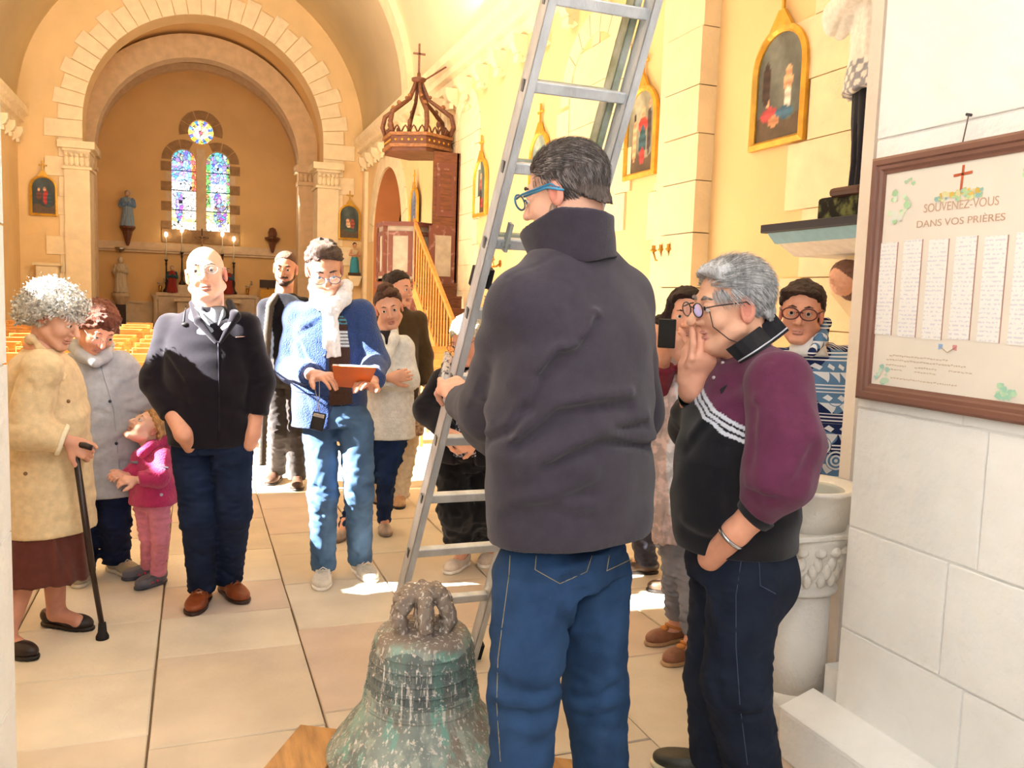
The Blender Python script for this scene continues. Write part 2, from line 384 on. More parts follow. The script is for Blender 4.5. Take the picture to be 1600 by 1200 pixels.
for i in range(14):
    a0, a1 = math.pi+math.pi*i/14, math.pi+math.pi*(i+1)/14
    u0, w0, u1, w1 = rc+rR*math.cos(a0), rz+rR*math.sin(a0), rc+rR*math.cos(a1), rz+rR*math.sin(a1)
    m.add([(u0, YB, 5.85), (u1, YB, 5.85), (u1, YB, w1), (u0, YB, w0), (u0, YB+.5, 5.85), (u1, YB+.5, 5.85), (u1, YB+.5, w1), (u0, YB+.5, w0)], [(3, 2, 1, 0), (4, 5, 6, 7), (2, 3, 7, 6)])
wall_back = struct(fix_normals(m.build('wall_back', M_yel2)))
def ring_stones(cx, zs, R, w, a0, a1, n, nm='voussoir'):
    for i in range(n):
        b0, b1 = a0+(a1-a0)*i/n+.02, a0+(a1-a0)*(i+1)/n-.02
        p = [(cx+R*math.cos(a), YB-.02, zs+R*math.sin(a)) for a in np.linspace(b0, b1, 4)]+[(cx+(R+w)*math.cos(a), YB-.02, zs+(R+w)*math.sin(a)) for a in np.linspace(b1, b0, 4)]
        fix_normals(MB().prism(p, (0, .03, 0)).build(nm, M_brown, wall_back))
ring_stones(rc, rz, .37, .27, -.25, math.pi+.25, 5)
ring_stones(-.32, 5.4, .36, .27, math.pi*.35, math.pi, 3); ring_stones(.68, 5.4, .36, .27, 0, math.pi*.65, 3)
r = random.Random(2); z = 2.95; i = 0
while z < 5.3:
    for sg, xe in ((-1, -.67), (1, 1.03)):
        wd = .3 if i % 2 else .16
        lo, hi = sorted((xe, xe+sg*wd)); MB().box((lo, YB-.02, z+.01), (hi, YB+.01, z+.29)).build('quoin', M_brown if i % 2 else M_stone2, wall_back)
    z += .3; i += 1
MB().box((-.95, YB-.05, 2.9), (1.3, YB+.01, 3.3)).build('window_sill', M_brown, wall_back)
MB().box((.05, YB-.03, 3.3), (.31, YB+.01, 5.8)).build('mullion', M_stone2, wall_back)
# dado mouldings
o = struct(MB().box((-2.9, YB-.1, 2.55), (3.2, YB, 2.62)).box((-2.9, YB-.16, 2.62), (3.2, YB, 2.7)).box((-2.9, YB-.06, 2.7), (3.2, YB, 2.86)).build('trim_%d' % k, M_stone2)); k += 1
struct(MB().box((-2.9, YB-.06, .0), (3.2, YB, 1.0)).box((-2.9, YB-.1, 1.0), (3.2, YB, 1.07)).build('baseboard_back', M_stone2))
# stained glass
def painted(name, pts_uv, origin, U, V, cells, colf, m, parent, thick=None):
    """grid mesh in plane origin + u U + v V, vertex colours from colf(u, v)"""
    nu, nv = cells; me = bpy.data.meshes.new(name); vs = []; cs = []; fs = []; idx = {}
    inside = pts_uv
    for j in range(nv):
        for i in range(nu):
            uc, vc = (i+.5)/nu, (j+.5)/nv
            if not inside(uc, vc): continue
            q = []
            for (di, dj) in ((0, 0), (1, 0), (1, 1), (0, 1)):
                kk = (i+di, j+dj)
                if kk not in idx:
                    idx[kk] = len(vs); u, v = kk[0]/nu, kk[1]/nv
                    vs.append(tuple(np.array(origin)+np.array(U)*u+np.array(V)*v-org(parent))); cs.append((*colf(u, v), 1))
                q.append(idx[kk])
            fs.append(q)
    me.from_pydata(vs, [], fs); me.materials.append(m)
    a = me.color_attributes.new('Col', 'FLOAT_COLOR', 'POINT'); a.data.foreach_set('color', np.array(cs, np.float32).ravel())
    return link_mesh(name, me, parent)
def glass_mat():
    m = bpy.data.materials.new('stained_glass'); m.use_nodes = True; nt = m.node_tree; N = nt.nodes; L = nt.links; b = N['Principled BSDF']
    at = N.new('ShaderNodeAttribute'); at.attribute_name = 'Col'; tc = N.new('ShaderNodeTexCoord')
    vo = N.new('ShaderNodeTexVoronoi'); vo.inputs['Scale'].default_value = 11; L.new(tc.outputs['Object'], vo.inputs[0])
    ve = N.new('ShaderNodeTexVoronoi'); ve.feature = 'DISTANCE_TO_EDGE'; ve.inputs['Scale'].default_value = 11; L.new(tc.outputs['Object'], ve.inputs[0])
    hs = N.new('ShaderNodeMix'); hs.data_type = 'RGBA'; hs.blend_type = 'OVERLAY'; hs.inputs[0].default_value = .75; L.new(at.outputs['Color'], hs.inputs[6]); L.new(vo.outputs['Color'], hs.inputs[7])
    mr = N.new('ShaderNodeMapRange'); mr.inputs[1].default_value = .03; mr.inputs[2].default_value = .07; L.new(ve.outputs['Distance'], mr.inputs[0])
    mu = N.new('ShaderNodeMix'); mu.data_type = 'RGBA'; L.new(mr.outputs[0], mu.inputs[0]); mu.inputs[6].default_value = (.01, .01, .015, 1); L.new(hs.outputs[2], mu.inputs[7])
    L.new(mu.outputs[2], b.inputs['Base Color']); L.new(mu.outputs[2], b.inputs['Emission Color']); b.inputs['Emission Strength'].default_value = 1.7
    return m
M_glass = glass_mat()
def lancet_col(kind):
    def f(u, v):
        c = np.array([.35, .55, .95]) if v > .6 else np.array([.75, .85, .95])
        if v > .82: c = np.array([.25, .35, .6])
        if v < .26: c = np.array([.8, .85, .35])
        if v < .1: c = np.array([.9, .9, .8])
        if kind == 0:
            if ((u-.3)/.16)**2+((v-.3)/.2)**2 < 1: c = np.array([.35, .3, .85])
            if ((u-.3)/.07)**2+((v-.52)/.05)**2 < 1: c = np.array([1, .9, .6])
            if u > .8 and v > .45: c = np.array([.8, .25, .15])
            if u > .5 and .15 < v < .5: c = np.array([1, 1, .95])
        else:
            if ((u-.5)/.2)**2+((v-.4)/.1)**2 < 1: c = np.array([.4, .22, .6])
            if ((u-.6)/.3)**2+((v-.22)/.16)**2 < 1: c = np.array([.22, .24, .38])
            if ((u-.5)/.12)**2+((v-.55)/.06)**2 < 1: c = np.array([1, 1, .9])
            if (u < .2 or u > .85) and v > .3: c = np.array([.25, .5, .2])
        return tuple(c)
    return f
def lancet_in(u, v):
    zz = v*2.45; 
    return zz < 2.1 or (u-.5)**2*.49+(zz-2.1)**2 < .1225*1.02
win = thing('stained_glass_window', (.18, YB+.2, 3.3), 'tall stained glass window of two arched lights with a round light above', 'window')
win['kind'] = 'structure'; win.name = 'window_1'; ORI['window_1'] = np.array((.18, YB+.2, 3.3)); del win['category']
painted('pane', lancet_in, (-.67, YB+.2, 3.3), (.7, 0, 0), (0, 0, 2.45), (24, 72), lancet_col(0), M_glass, win)
painted('pane', lancet_in, (.33, YB+.2, 3.3), (.7, 0, 0), (0, 0, 2.45), (24, 72), lancet_col(1), M_glass, win)
def rose_col(u, v):
    r = math.hypot(u-.5, v-.5)*2; a = math.atan2(v-.5, u-.5)
    if r < .18: return (.8, .2, .15)
    if r < .6: return (1, .95, .6)
    return (1, .75, .2) if math.cos(a*8) > -.2 else (.15, .25, .8)
painted('rose_pane', lambda u, v: (u-.5)**2+(v-.5)**2 < .25, (rc-rR, YB+.2, rz-rR), (2*rR, 0, 0), (0, 0, 2*rR), (40, 40), rose_col, M_glass, win)
M_lead = mat('lead', '#1d1d20', .6)
q = MB()
for x0 in (-.67, .33):
    for zz in (3.9, 4.5, 5.1): q.box((x0, YB+.17, zz), (x0+.7, YB+.19, zz+.025))
q.build('glazing_bar', M_lead, win)
# near walls of the porch: white limestone blocks on both sides
WY1 = 2.10; WXN = 1.95
wn_ = struct(MB().box((WXN+.0045, -1.6, -.1), (2.55, WY1, 5.6)).build('wall_right_porch', M_mortar))
r = random.Random(12)
rows = [0.0, .17, .47, .80, 1.18, 1.55, 2.0, 2.5, 3.0, 3.5]
for i in range(1, len(rows)-1):
    z0, z1 = rows[i], rows[i+1]; y = WY1; first = True
    if z0 > 1.5 :
        segs = [(WY1, -1.6)]
    while y > -.6:
        L = r.uniform(.35, .6)
        y0 = max(y-L, -.6); g = .0035
        if z0 > 1.5: 
            y0 = -.6
        MB().box((WXN-r.uniform(.001, .004), y0+g, z0+g), (WXN+.06, y-g+(.0 if first else 0), z1-g)).build('stone_block', M_white, wn_, bevel=.003); y = y0; first = False
# plinth
o = MB().box((WXN-.14, -1.6, 0), (2.6, WY1+.10, .17)).build('plinth', M_white, wn_, bevel=.012)
MB().prism([(WXN-.14, -1.6, .17), (WXN-.005, -1.6, .215), (WXN+.05, -1.6, .17)], (0, WY1+1.7, 0)).build('plinth_slope', M_white, wn_)
MB().box((WXN+.03, WY1, 0), (2.5, WY1+.09, .3)).build('plinth_return', M_white, wn_)
# reveal strip behind the font
s0 = GR(1288, 1112)
struct(MB().box((2.19, 2.37, 0), (4.2, 2.425, 5.6)).build('wall_west_return', mat('pinkish_stone', '#e8dccf', .85, .05, 4, .2, 30)))
wlp = struct(MB().box((-4.2, -1.6, -.1), (-.452, 2.42, 5.6)).build('wall_left_porch', M_mortar))
z = 0; r = random.Random(5)
while z < 4.4:
    h = r.uniform(.34, .46); MB().box((-.6, 1.2, z+.003), (-.445+r.uniform(0, .003), 2.426, z+h-.003)).build('stone_block', M_white, wlp); 
    MB().box((-.9, 2.3, z+.003), (-.6, 2.428, z+h-.003)).build('stone_block', M_white, wlp); z += h
# ------------------------------------------------------------------ implicit surfaces -> continuous meshes
F32 = np.float32
def A3(v): return np.asarray(v, F32)
class SD:
    """ordered list of operations on a distance field; every union operand may carry a colour"""
    def __init__(s): s.ops = []; s.lo = np.full(3, 1e9); s.hi = np.full(3, -1e9)
    def _bb(s, pts, r):
        for p in pts:
            s.lo = np.minimum(s.lo, np.asarray(p, float)-r); s.hi = np.maximum(s.hi, np.asarray(p, float)+r)
    def cone(s, a, b, ra, rb=None, k=.01, col=None, op='u'):
        rb = ra if rb is None else rb
        if op == 'u': s._bb((a, b), max(ra, rb))
        a = A3(a); ba = A3(b)-a; L = float(ba@ba)+1e-9
        def f(p):
            q = p-a; h = np.clip(q@ba/L, 0, 1); q = q-h[:, None]*ba
            return np.sqrt(np.einsum('ij,ij->i', q, q))-(ra+(rb-ra)*h)
        s.ops.append((op, f, k, col)); return s
    def chain(s, pts, rs, k=.01, col=None, op='u'):
        for i in range(len(pts)-1): s.cone(pts[i], pts[i+1], rs[i], rs[i+1], k if i == 0 else max(k, min(rs)*.5), col, op)
        return s
    def ell(s, c, r, R=None, k=.01, col=None, op='u'):
        """ellipsoid, R: rows are the local axes"""
        if op == 'u': s._bb((c,), max(r))
        c = A3(c); r = A3(r); Rm = A3(np.eye(3) if R is None else R)
        def f(p):
            q = (p-c)@Rm.T; n1 = np.sqrt(((q/r)**2).sum(1))+1e-6; n2 = np.sqrt(((q/(r*r))**2).sum(1))+1e-6
            return n1*(n1-1)/n2
        s.ops.append((op, f, k, col)); return s
    def loft(s, secs, side, k=.01, col=None, op='u', cap=0):
        """secs: list of (centre, half width, half depth[, side vector]); elliptical sections, flat ends"""
        cs = [A3(q[0]) for q in secs]; side = A3(side)
        if op == 'u': s._bb(cs, max(max(q[1], q[2]) for q in secs))
        ax = cs[-1]-cs[0]; L = float(np.sqrt(ax@ax)); ax = ax/L
        ts = np.array([float((c-cs[0])@ax) for c in cs], F32); W = np.array([q[1] for q in secs], F32); D = np.array([q[2] for q in secs], F32)
        Cx = np.array([c-cs[0]-ax*t for c, t in zip(cs, ts)], F32); c0 = cs[0]
        sides = np.array([A3(q[3]) if len(q) > 3 else side for q in secs], F32)
        def f(p):
            q = p-c0; t = q@ax; tc = np.clip(t, 0, L)
            off = np.stack([np.interp(tc, ts, Cx[:, i]) for i in range(3)], 1).astype(F32)
            sv = np.stack([np.interp(tc, ts, sides[:, i]) for i in range(3)], 1).astype(F32)
            w = np.interp(tc, ts, W).astype(F32); d = np.interp(tc, ts, D).astype(F32)
            q = q-t[:, None]*ax-off
            sv = sv-(sv@ax)[:, None]*ax; sv /= np.sqrt((sv**2).sum(1))[:, None]
            fv = np.cross(sv, ax)
            u = np.einsum('ij,ij->i', q, sv); v = np.einsum('ij,ij->i', q, fv)
            n1 = np.sqrt((u/w)**2+(v/d)**2)+1e-5; n2 = np.sqrt((u/w**2)**2+(v/d**2)**2)+1e-5
            dr = n1*(n1-1)/n2; da = np.maximum(-t, t-L)-cap
            dr = np.where((n1 < .2), -np.minimum(w, d)*(1-n1), dr)
            return np.maximum(dr, da)
        s.ops.append((op, f, k, col)); return s
    def tri(s, pts, th, k=.006, col=None):
        """thin slab over a planar convex polygon"""
        pts = [A3(p) for p in pts]; n = nrm(np.cross(pts[1]-pts[0], pts[2]-pts[0])).astype(F32); s._bb(pts, th)
        c = sum(pts)/len(pts); E = []
        for i in range(len(pts)):
            a, b = pts[i], pts[(i+1) % len(pts)]; m = nrm(np.cross(b-a, n)).astype(F32)
            if (c-a)@m > 0: m = -m
            E.append((a, m))
        def f(p):
            d = np.abs((p-c)@n)-th
            for a, m in E: d = np.maximum(d, (p-a)@m)
            return d
        s.ops.append(('u', f, k, col)); return s
    def cut(s, p0, n, k=.004):
        """remove everything on the side the normal points to"""
        p0 = A3(p0); n = A3(nrm(n)); s.ops.append(('c', lambda p: (p-p0)@n, k, None)); return s
    def fold(s, pts, r, amp):
        pts = [A3(q) for q in pts]
        def f(p):
            best = np.full(len(p), 1e9, F32)
            for a, b in zip(pts[:-1], pts[1:]):
                ba = b-a; q = p-a; h = np.clip(q@ba/float(ba@ba+1e-9), 0, 1); q = q-h[:, None]*ba; best = np.minimum(best, np.einsum('ij,ij->i', q, q))
            return -amp*np.exp(-best/(r*r))
        s.ops.append(('d', f, 0, None)); return s
    def noise(s, amp, sc, st=(1, 1, 1), seed=0, ridge=False):
        rg = np.random.RandomState(seed); K = rg.normal(size=(9, 3)); K /= np.linalg.norm(K, axis=1)[:, None]
        K = (K*(1+rg.rand(9, 1)*1.6)/sc*2*np.pi*.55*np.array(st)).astype(F32); ph = rg.rand(9)*6.28
        def f(p):
            wv = np.sin(p@K[0]*.5+ph[0])*1.3; v = 0
            for i in range(1, 9): v = v+np.sin(p@K[i]+ph[i]+wv)
            v = v/3.2
            if ridge: v = 1-2*np.abs(v)
            return (amp*v).astype(F32)
        s.ops.append(('d', f, 0, None)); return s
    def ev(s, p, want=False):
        d = np.full(len(p), 1e3, F32); best = np.full(len(p), 1e3, F32); ci = np.full(len(p), -1, np.int16); cols = []
        for op, f, k, col in s.ops:
            g = f(p)
            if op == 'u':
                if want and col is not None:
                    m = g < best; ci[m] = len(cols); cols.append(lin(col)); best = np.minimum(best, g)
                h = np.clip(.5+.5*(d-g)/k, 0, 1); d = np.where(d > 100, g, d*(1-h)+g*h-k*h*(1-h))
            elif op == 's':
                if want and col is not None:
                    m = -g > d-.003; m &= g < .004; ci[m] = len(cols); cols.append(lin(col))
                g = -g; h = np.clip(.5-.5*(d-g)/k, 0, 1); d = d*(1-h)+g*h+k*h*(1-h)
            elif op == 'c':
                h = np.clip(.5-.5*(d-g)/k, 0, 1); d = d*(1-h)+g*h+k*h*(1-h)
            elif op == 'd': d = d+g
            elif op == 'p':      # paint only
                if want: m = g < 0; ci[m] = len(cols); cols.append(lin(col))
        return (d, ci, cols) if want else d
    def paint(s, f, col): s.ops.append(('p', f, 0, col)); return s
    def mesh(s, h):
        """surface nets on a sparse grid"""
        lo = s.lo-2.5*h-.004; n = np.ceil((s.hi+2.5*h+.004-lo)/h).astype(int)+1
        B = 6; nb = np.ceil(n/B).astype(int); n = nb*B
        g = [np.arange(nb[i])*B*h+lo[i]+(B-1)*h/2 for i in range(3)]
        Cc = np.stack(np.meshgrid(*g, indexing='ij'), -1).reshape(-1, 3).astype(F32)
        dc = s.ev(Cc); act = np.where(np.abs(dc) < B*h*.87*1.6+.02)[0]
        D = np.where(dc < 0, -1, 1).astype(F32).reshape(nb); D = np.repeat(np.repeat(np.repeat(D, B, 0), B, 1), B, 2)
        bi = np.stack(np.unravel_index(act, nb), 1)
        o = np.stack(np.meshgrid(*[np.arange(B)]*3, indexing='ij'), -1).reshape(-1, 3)
        idx = (bi[:, None, :]*B+o[None]).reshape(-1, 3)
        for c0 in range(0, len(idx), 400000):
            ii = idx[c0:c0+400000]; D[ii[:, 0], ii[:, 1], ii[:, 2]] = s.ev((ii*h+lo).astype(F32))
        S = D < 0; n0, n1, n2 = D.shape
        cnt = sum(S[i:n0-1+i, j:n1-1+j, k:n2-1+k].astype(np.int8) for i in (0, 1) for j in (0, 1) for k in (0, 1))
        cell = np.argwhere((cnt > 0) & (cnt < 8)); vid = np.full((n0-1, n1-1, n2-1), -1, np.int32); vid[cell[:, 0], cell[:, 1], cell[:, 2]] = np.arange(len(cell))
        acc = np.zeros((len(cell), 3)); w = np.zeros(len(cell))
        cor = np.array([(i, j, k) for i in (0, 1) for j in (0, 1) for k in (0, 1)])
        dv = [D[cell[:, 0]+c[0], cell[:, 1]+c[1], cell[:, 2]+c[2]] for c in cor]
        for a in range(8):
            for b in range(a+1, 8):
                if np.abs(cor[a]-cor[b]).sum() != 1: continue
                m = (dv[a] < 0) != (dv[b] < 0); t = np.where(m, dv[a]/(dv[a]-dv[b]+1e-12), 0)
                acc += m[:, None]*(cor[a]+t[:, None]*(cor[b]-cor[a])); w += m
        V = (cell+acc/np.maximum(w, 1)[:, None])*h+lo
        Fs = []
        for ax in range(3):
            sl = [slice(None)]*3; sl[ax] = slice(0, -1); sh = [slice(None)]*3; sh[ax] = slice(1, None)
            e = np.argwhere(S[tuple(sl)] != S[tuple(sh)]); u, v = [(1, 2), (2, 0), (0, 1)][ax]
            e = e[(e[:, u] > 0) & (e[:, v] > 0) & (e[:, u] < D.shape[u]-1) & (e[:, v] < D.shape[v]-1)]
            if not len(e): continue
            q = []
            for du, dv_ in ((-1, -1), (0, -1), (0, 0), (-1, 0)):
                c = e.copy(); c[:, u] += du; c[:, v] += dv_; q.append(vid[c[:, 0], c[:, 1], c[:, 2]])
            q = np.stack(q, 1); ins = S[e[:, 0], e[:, 1], e[:, 2]]; q[~ins] = q[~ins][:, ::-1]; Fs.append(q)
        Fq = np.concatenate(Fs) if Fs else np.zeros((0, 4), int); Fq = Fq[(Fq >= 0).all(1)]
        return V, Fq
def np_mesh(name, parts, m, parent, smooth=True):
    """parts: list of (V, F, C); one mesh object"""
    Vs = []; Fs = []; Cs = []; n = 0
    for V, Fq, Cl in parts: Vs.append(V); Fs.append(Fq+n); Cs.append(Cl); n += len(V)
    V = np.concatenate(Vs)-org(parent); Fq = np.concatenate(Fs); Cl = np.concatenate(Cs)
    me = bpy.data.meshes.new(name); me.vertices.add(len(V)); me.vertices.foreach_set('co', V.astype(F32).ravel())
    nf, w = Fq.shape; me.loops.add(nf*w); me.loops.foreach_set('vertex_index', Fq.astype(np.int32).ravel()); me.polygons.add(nf)
    me.polygons.foreach_set('loop_start', np.arange(0, nf*w, w, dtype=np.int32)); me.polygons.foreach_set('loop_total', np.full(nf, w, np.int32))
    if smooth: me.polygons.foreach_set('use_smooth', np.ones(nf, bool))
    me.update(calc_edges=True); me.validate()
    a = me.color_attributes.new('Col', 'FLOAT_COLOR', 'POINT'); a.data.foreach_set('color', np.concatenate([Cl, np.ones((len(Cl), 1))], 1).astype(F32).ravel())
    me.materials.append(m); return link_mesh(name, me, parent)
def sd_part(s, h, base='#808080'):
    V, Fq = s.mesh(h); d, ci, cols = s.ev(V.astype(F32), True)
    tab = np.array([lin(base)]+cols, F32); return V, Fq, tab[ci+1]
def sd_build(name, sds, h, m, parent, base='#808080'):
    if isinstance(sds, SD): sds = [(sds, h)]
    return np_mesh(name, [sd_part(a, b, base) for a, b in sds], m, parent)
M_skin = mat('skin', attr='Col', rough=.5, var=.05, scale=30, bump=.06, bscale=260, spec=.35)
M_cloth = mat('plain_cloth', attr='Col', rough=.92, var=.08, scale=40, bump=.25, bscale=420, spec=.15, sheen=.15)
M_denim = mat('denim', attr='Col', rough=.88, var=.3, scale=9, bump=.3, bscale=500, spec=.15, lo=.3, hi=.7)
M_knit = mat('knitted_wool', attr='Col', rough=.95, var=.1, scale=30, bump=.6, bscale=160, spec=.1, sheen=.3)
M_hair = mat('hair', attr='Col', rough=.6, var=.35, scale=26, bump=.7, bscale=90, stretch=(3, 3, .7), spec=.35)
M_curl = mat('curly_hair', attr='Col', rough=.75, var=.25, scale=60, bump=.9, bscale=130, spec=.25)
M_leather = mat('shoe_leather', attr='Col', rough=.4, var=.2, scale=25, bump=.15, bscale=200)
M_eye = mat('eye', attr='Col', rough=.15, var=.0, spec=.5)
M_rim = mat('spectacle_frame', attr='Col', rough=.3, var=.02)
M_lens = mat('spectacle_lens', '#ffffff', .03, .0, trans=1, spec=.5)
SKIN = '#e3a98c'; LIP = '#c48a7b'
def frame(deg, pitch=0, roll=0):
    """facing frame: 0 faces the camera, positive turns to image right; returns side (to the figure's own left-hand side when facing us = image right), front, up"""
    a = math.radians(deg); f = TC*math.cos(a)+CR*math.sin(a); s = CR*math.cos(a)-TC*math.sin(a); u = UP.copy()
    p = math.radians(pitch); f, u = f*math.cos(p)+u*math.sin(p), u*math.cos(p)-f*math.sin(p)
    r = math.radians(roll); s, u = s*math.cos(r)-u*math.sin(r), u*math.cos(r)+s*math.sin(r)
    return s, f, u
def headsd(c, fr, sc=1., skin=SKIN, neck=None, nr=.056, ear=1., nose=1., beard=None, jaw=1., brow=None, female=False, old=0, mouth=0):
    s_, f_, u_ = fr
    def L(x, y, z): return np.array(c)+(s_*x+f_*y+u_*z)*sc
    R = np.array([s_, f_, u_]); k = .012*sc; S = SD()
    S.ell(L(0, -.012, .034), np.array((.074, .094, .083))*sc, R, k, skin)
    S.ell(L(0, .03, -.022), np.array((.060, .062, .085))*sc, R, .02*sc, skin)
    j = jaw
    for x in (-1, 1):
        S.cone(L(x*.052*j, .008, -.055), L(x*.016*j, .07, -.096), .02*sc, .018*sc, .022*sc, beard or skin)
        S.ell(L(x*.036, .06, -.028), np.array((.024, .024, .026))*sc, R, .02*sc, '#e0a48a' if skin == SKIN else skin)
        if ear: S.ell(L(x*.077, -.006, -.004), np.array((.009, .019*ear, .032*ear))*sc, R@np.eye(3), .006*sc, '#dd9580'); S.ell(L(x*.086, -.001, -.002), np.array((.006, .01, .018))*sc, R, .004*sc, '#c97f6c', 's')
    S.ell(L(0, .072, -.095), np.array((.022, .016, .017))*sc, R, .014*sc, beard or skin)
    S.cone(L(-.03, .077, .026), L(.03, .077, .026), .0125*sc, None, .012*sc, skin)
    for x in (-1, 1): S.ell(L(x*.031, .099, .008), np.array((.017, .016, .012))*sc, R, .012*sc, None, 's')
    for x in (-1, 1): S.ell(L(x*.031, .079, .009), np.array((.0145, .014, .0135))*sc, R, .004*sc, skin)
    for x in (-1, 1): S.ell(L(x*.031, .0955, .005), np.array((.0132, .012, .0038))*sc, R, .002*sc, '#93604f', 's')
    n = nose
    S.cone(L(0, .085, .018), L(0, .085+.029*n, -.026), .0085*sc, .0115*sc, .01*sc, '#e0a084' if skin == SKIN else skin)
    for x in (-1, 1): S.ell(L(x*.012, .098, -.032), np.array((.009, .011, .008))*sc, R, .006*sc, skin)
    if beard:
        S.ell(L(0, .086, -.05), np.array((.03, .014, .01))*sc, R, .008*sc, beard)
    S.ell(L(0, .0895, -.0585), np.array((.026, .0085, .0048))*sc, R, .005*sc, LIP)
    S.ell(L(0, .0885, -.0685-mouth), np.array((.022, .0095, .0058))*sc, R, .005*sc, LIP)
    m0, m1, m2 = A3(L(-.027, .086, -.0655)), A3(L(0, .098, -.0632)), A3(L(.027, .086, -.0655))
    def seg(p, a, b): ba = b-a; q = p-a; h = np.clip(q@ba/float(ba@ba), 0, 1); q = q-h[:, None]*ba; return np.sqrt((q*q).sum(1))
    S.fold([m0, m1, m2], .0035*sc, -.003-mouth); S.paint(lambda p: np.minimum(seg(p, m0, m1), seg(p, m1, m2))-.0021*sc-mouth*.4, '#8f5a50')
    if old:
        for x in (-1, 1):
            S.fold([L(x*.016, .1, -.034), L(x*.034, .084, -.062)], .006, -.004*old); S.fold([L(x*.02, .095, -.004), L(x*.042, .085, -.006)], .004, -.0022*old)
        for z in (.052, .064): S.fold([L(-.035, .08, z), L(.035, .08, z)], .004, -.0018*old)
    if neck is not None: S.cone(L(0, -.022, -.045), neck, nr*sc, nr*1.12, .02, skin)
    return S, L
def eyes(c, fr, sc, parent, iris='#4a3322', lid=.25):
    s_, f_, u_ = fr; bpos = []
    for x in (-1, 1):
        cc = np.array(c)+(s_*x*.031+f_*.0805+u_*.007)*sc; r = .0128*sc
        nu, nv = 28, 20; th = np.linspace(0, np.pi, nv+1); ph = np.linspace(0, 2*np.pi, nu, endpoint=False)
        V = np.array([f_*math.cos(t)+(s_*math.cos(q)+u_*math.sin(q))*math.sin(t) for t in th for q in ph]); 
        Cl = np.tile(np.array(lin('#e9e2dc')), (len(V), 1)); cf = V@f_
        Cl[cf > .84] = lin(iris); Cl[cf > .95] = lin('#080808')
        Fq = np.array([(i*nu+j, (i+1)*nu+j, (i+1)*nu+(j+1) % nu, i*nu+(j+1) % nu) for i in range(nv) for j in range(nu)])
        np_mesh('eye', [(cc+V*r, Fq, Cl)], M_eye, parent)
def brows(L, sc, parent, col='#4b352b', th=.0042, z=.031, tilt=.003):
    for x in (-1, 1):
        S = SD().chain([L(x*.014, .0885, z-.002), L(x*.03, .089, z+tilt), L(x*.047, .076, z-.002)], [th*sc*.8, th*sc, th*sc*.5], .004, col)
        sd_build('eyebrow', S, .0022, M_hair, parent, col)
def hand(S, wrist, d, n, size=.185, side=1, curls=(.5, .5, .55, .6), spread=.12, thumb=(.6, .5), skin=SKIN, thumb_dir=None, rf=1.):
    """wrist point, d: direction towards the knuckles, n: back-of-hand normal, side: +1 thumb on cross(d, n) side"""
    d = nrm(d); n = nrm(np.array(n, float)-d*np.dot(n, d)); s_ = np.cross(d, n)*side; w = np.array(wrist, float); z = size
    R = np.array([s_, d, n])
    S.ell(w+d*z*.25, (z*.215, z*.29, z*.085), R, .012, skin); S.ell(w+d*z*.4, (z*.22, z*.13, z*.07), R, .012, skin)
    S.cone(w-d*z*.05, w+d*z*.12, z*.145, z*.14, .015, skin)
    for i, (off, ln) in enumerate(((.165, .40), (.055, .45), (-.055, .42), (-.16, .33))):
        cu = curls[i]; p = w+d*z*(.47-.02*abs(i-1))+s_*z*off; dd = d+s_*spread*(1.2-i*.8); r = z*.052*rf*(1 if i < 3 else .88)
        ang = 0; pts = [p-d*z*.1]; rs = [r*1.1]; pts.append(p); rs.append(r*1.08)
        for j, fr_ in enumerate((.45, .31, .24)):
            ang += cu*(1.15 if j < 2 else .8); v = nrm(dd*math.cos(ang)-n*math.sin(ang)); p = p+v*ln*z*fr_*1.05; pts.append(p); rs.append(r*(1.0-.09*(j+1)))
        S.chain(pts, rs, .005, skin)
    tb = w+d*z*.1+s_*z*.15-n*z*.02; td = nrm(d*.75+s_*.75-n*.2) if thumb_dir is None else nrm(thumb_dir)
    p1 = tb+td*z*.2; t2 = nrm(td+(d-s_*.6)*thumb[0]*.5-n*thumb[1]*.5); p2 = p1+t2*z*.19; t3 = nrm(t2-s_*.3*thumb[0]-n*thumb[1]*.4); p3 = p2+t3*z*.14
    S.chain([tb, p1, p2, p3], [z*.085*rf, z*.068*rf, z*.058*rf, z*.045*rf], .01, skin)
    return S
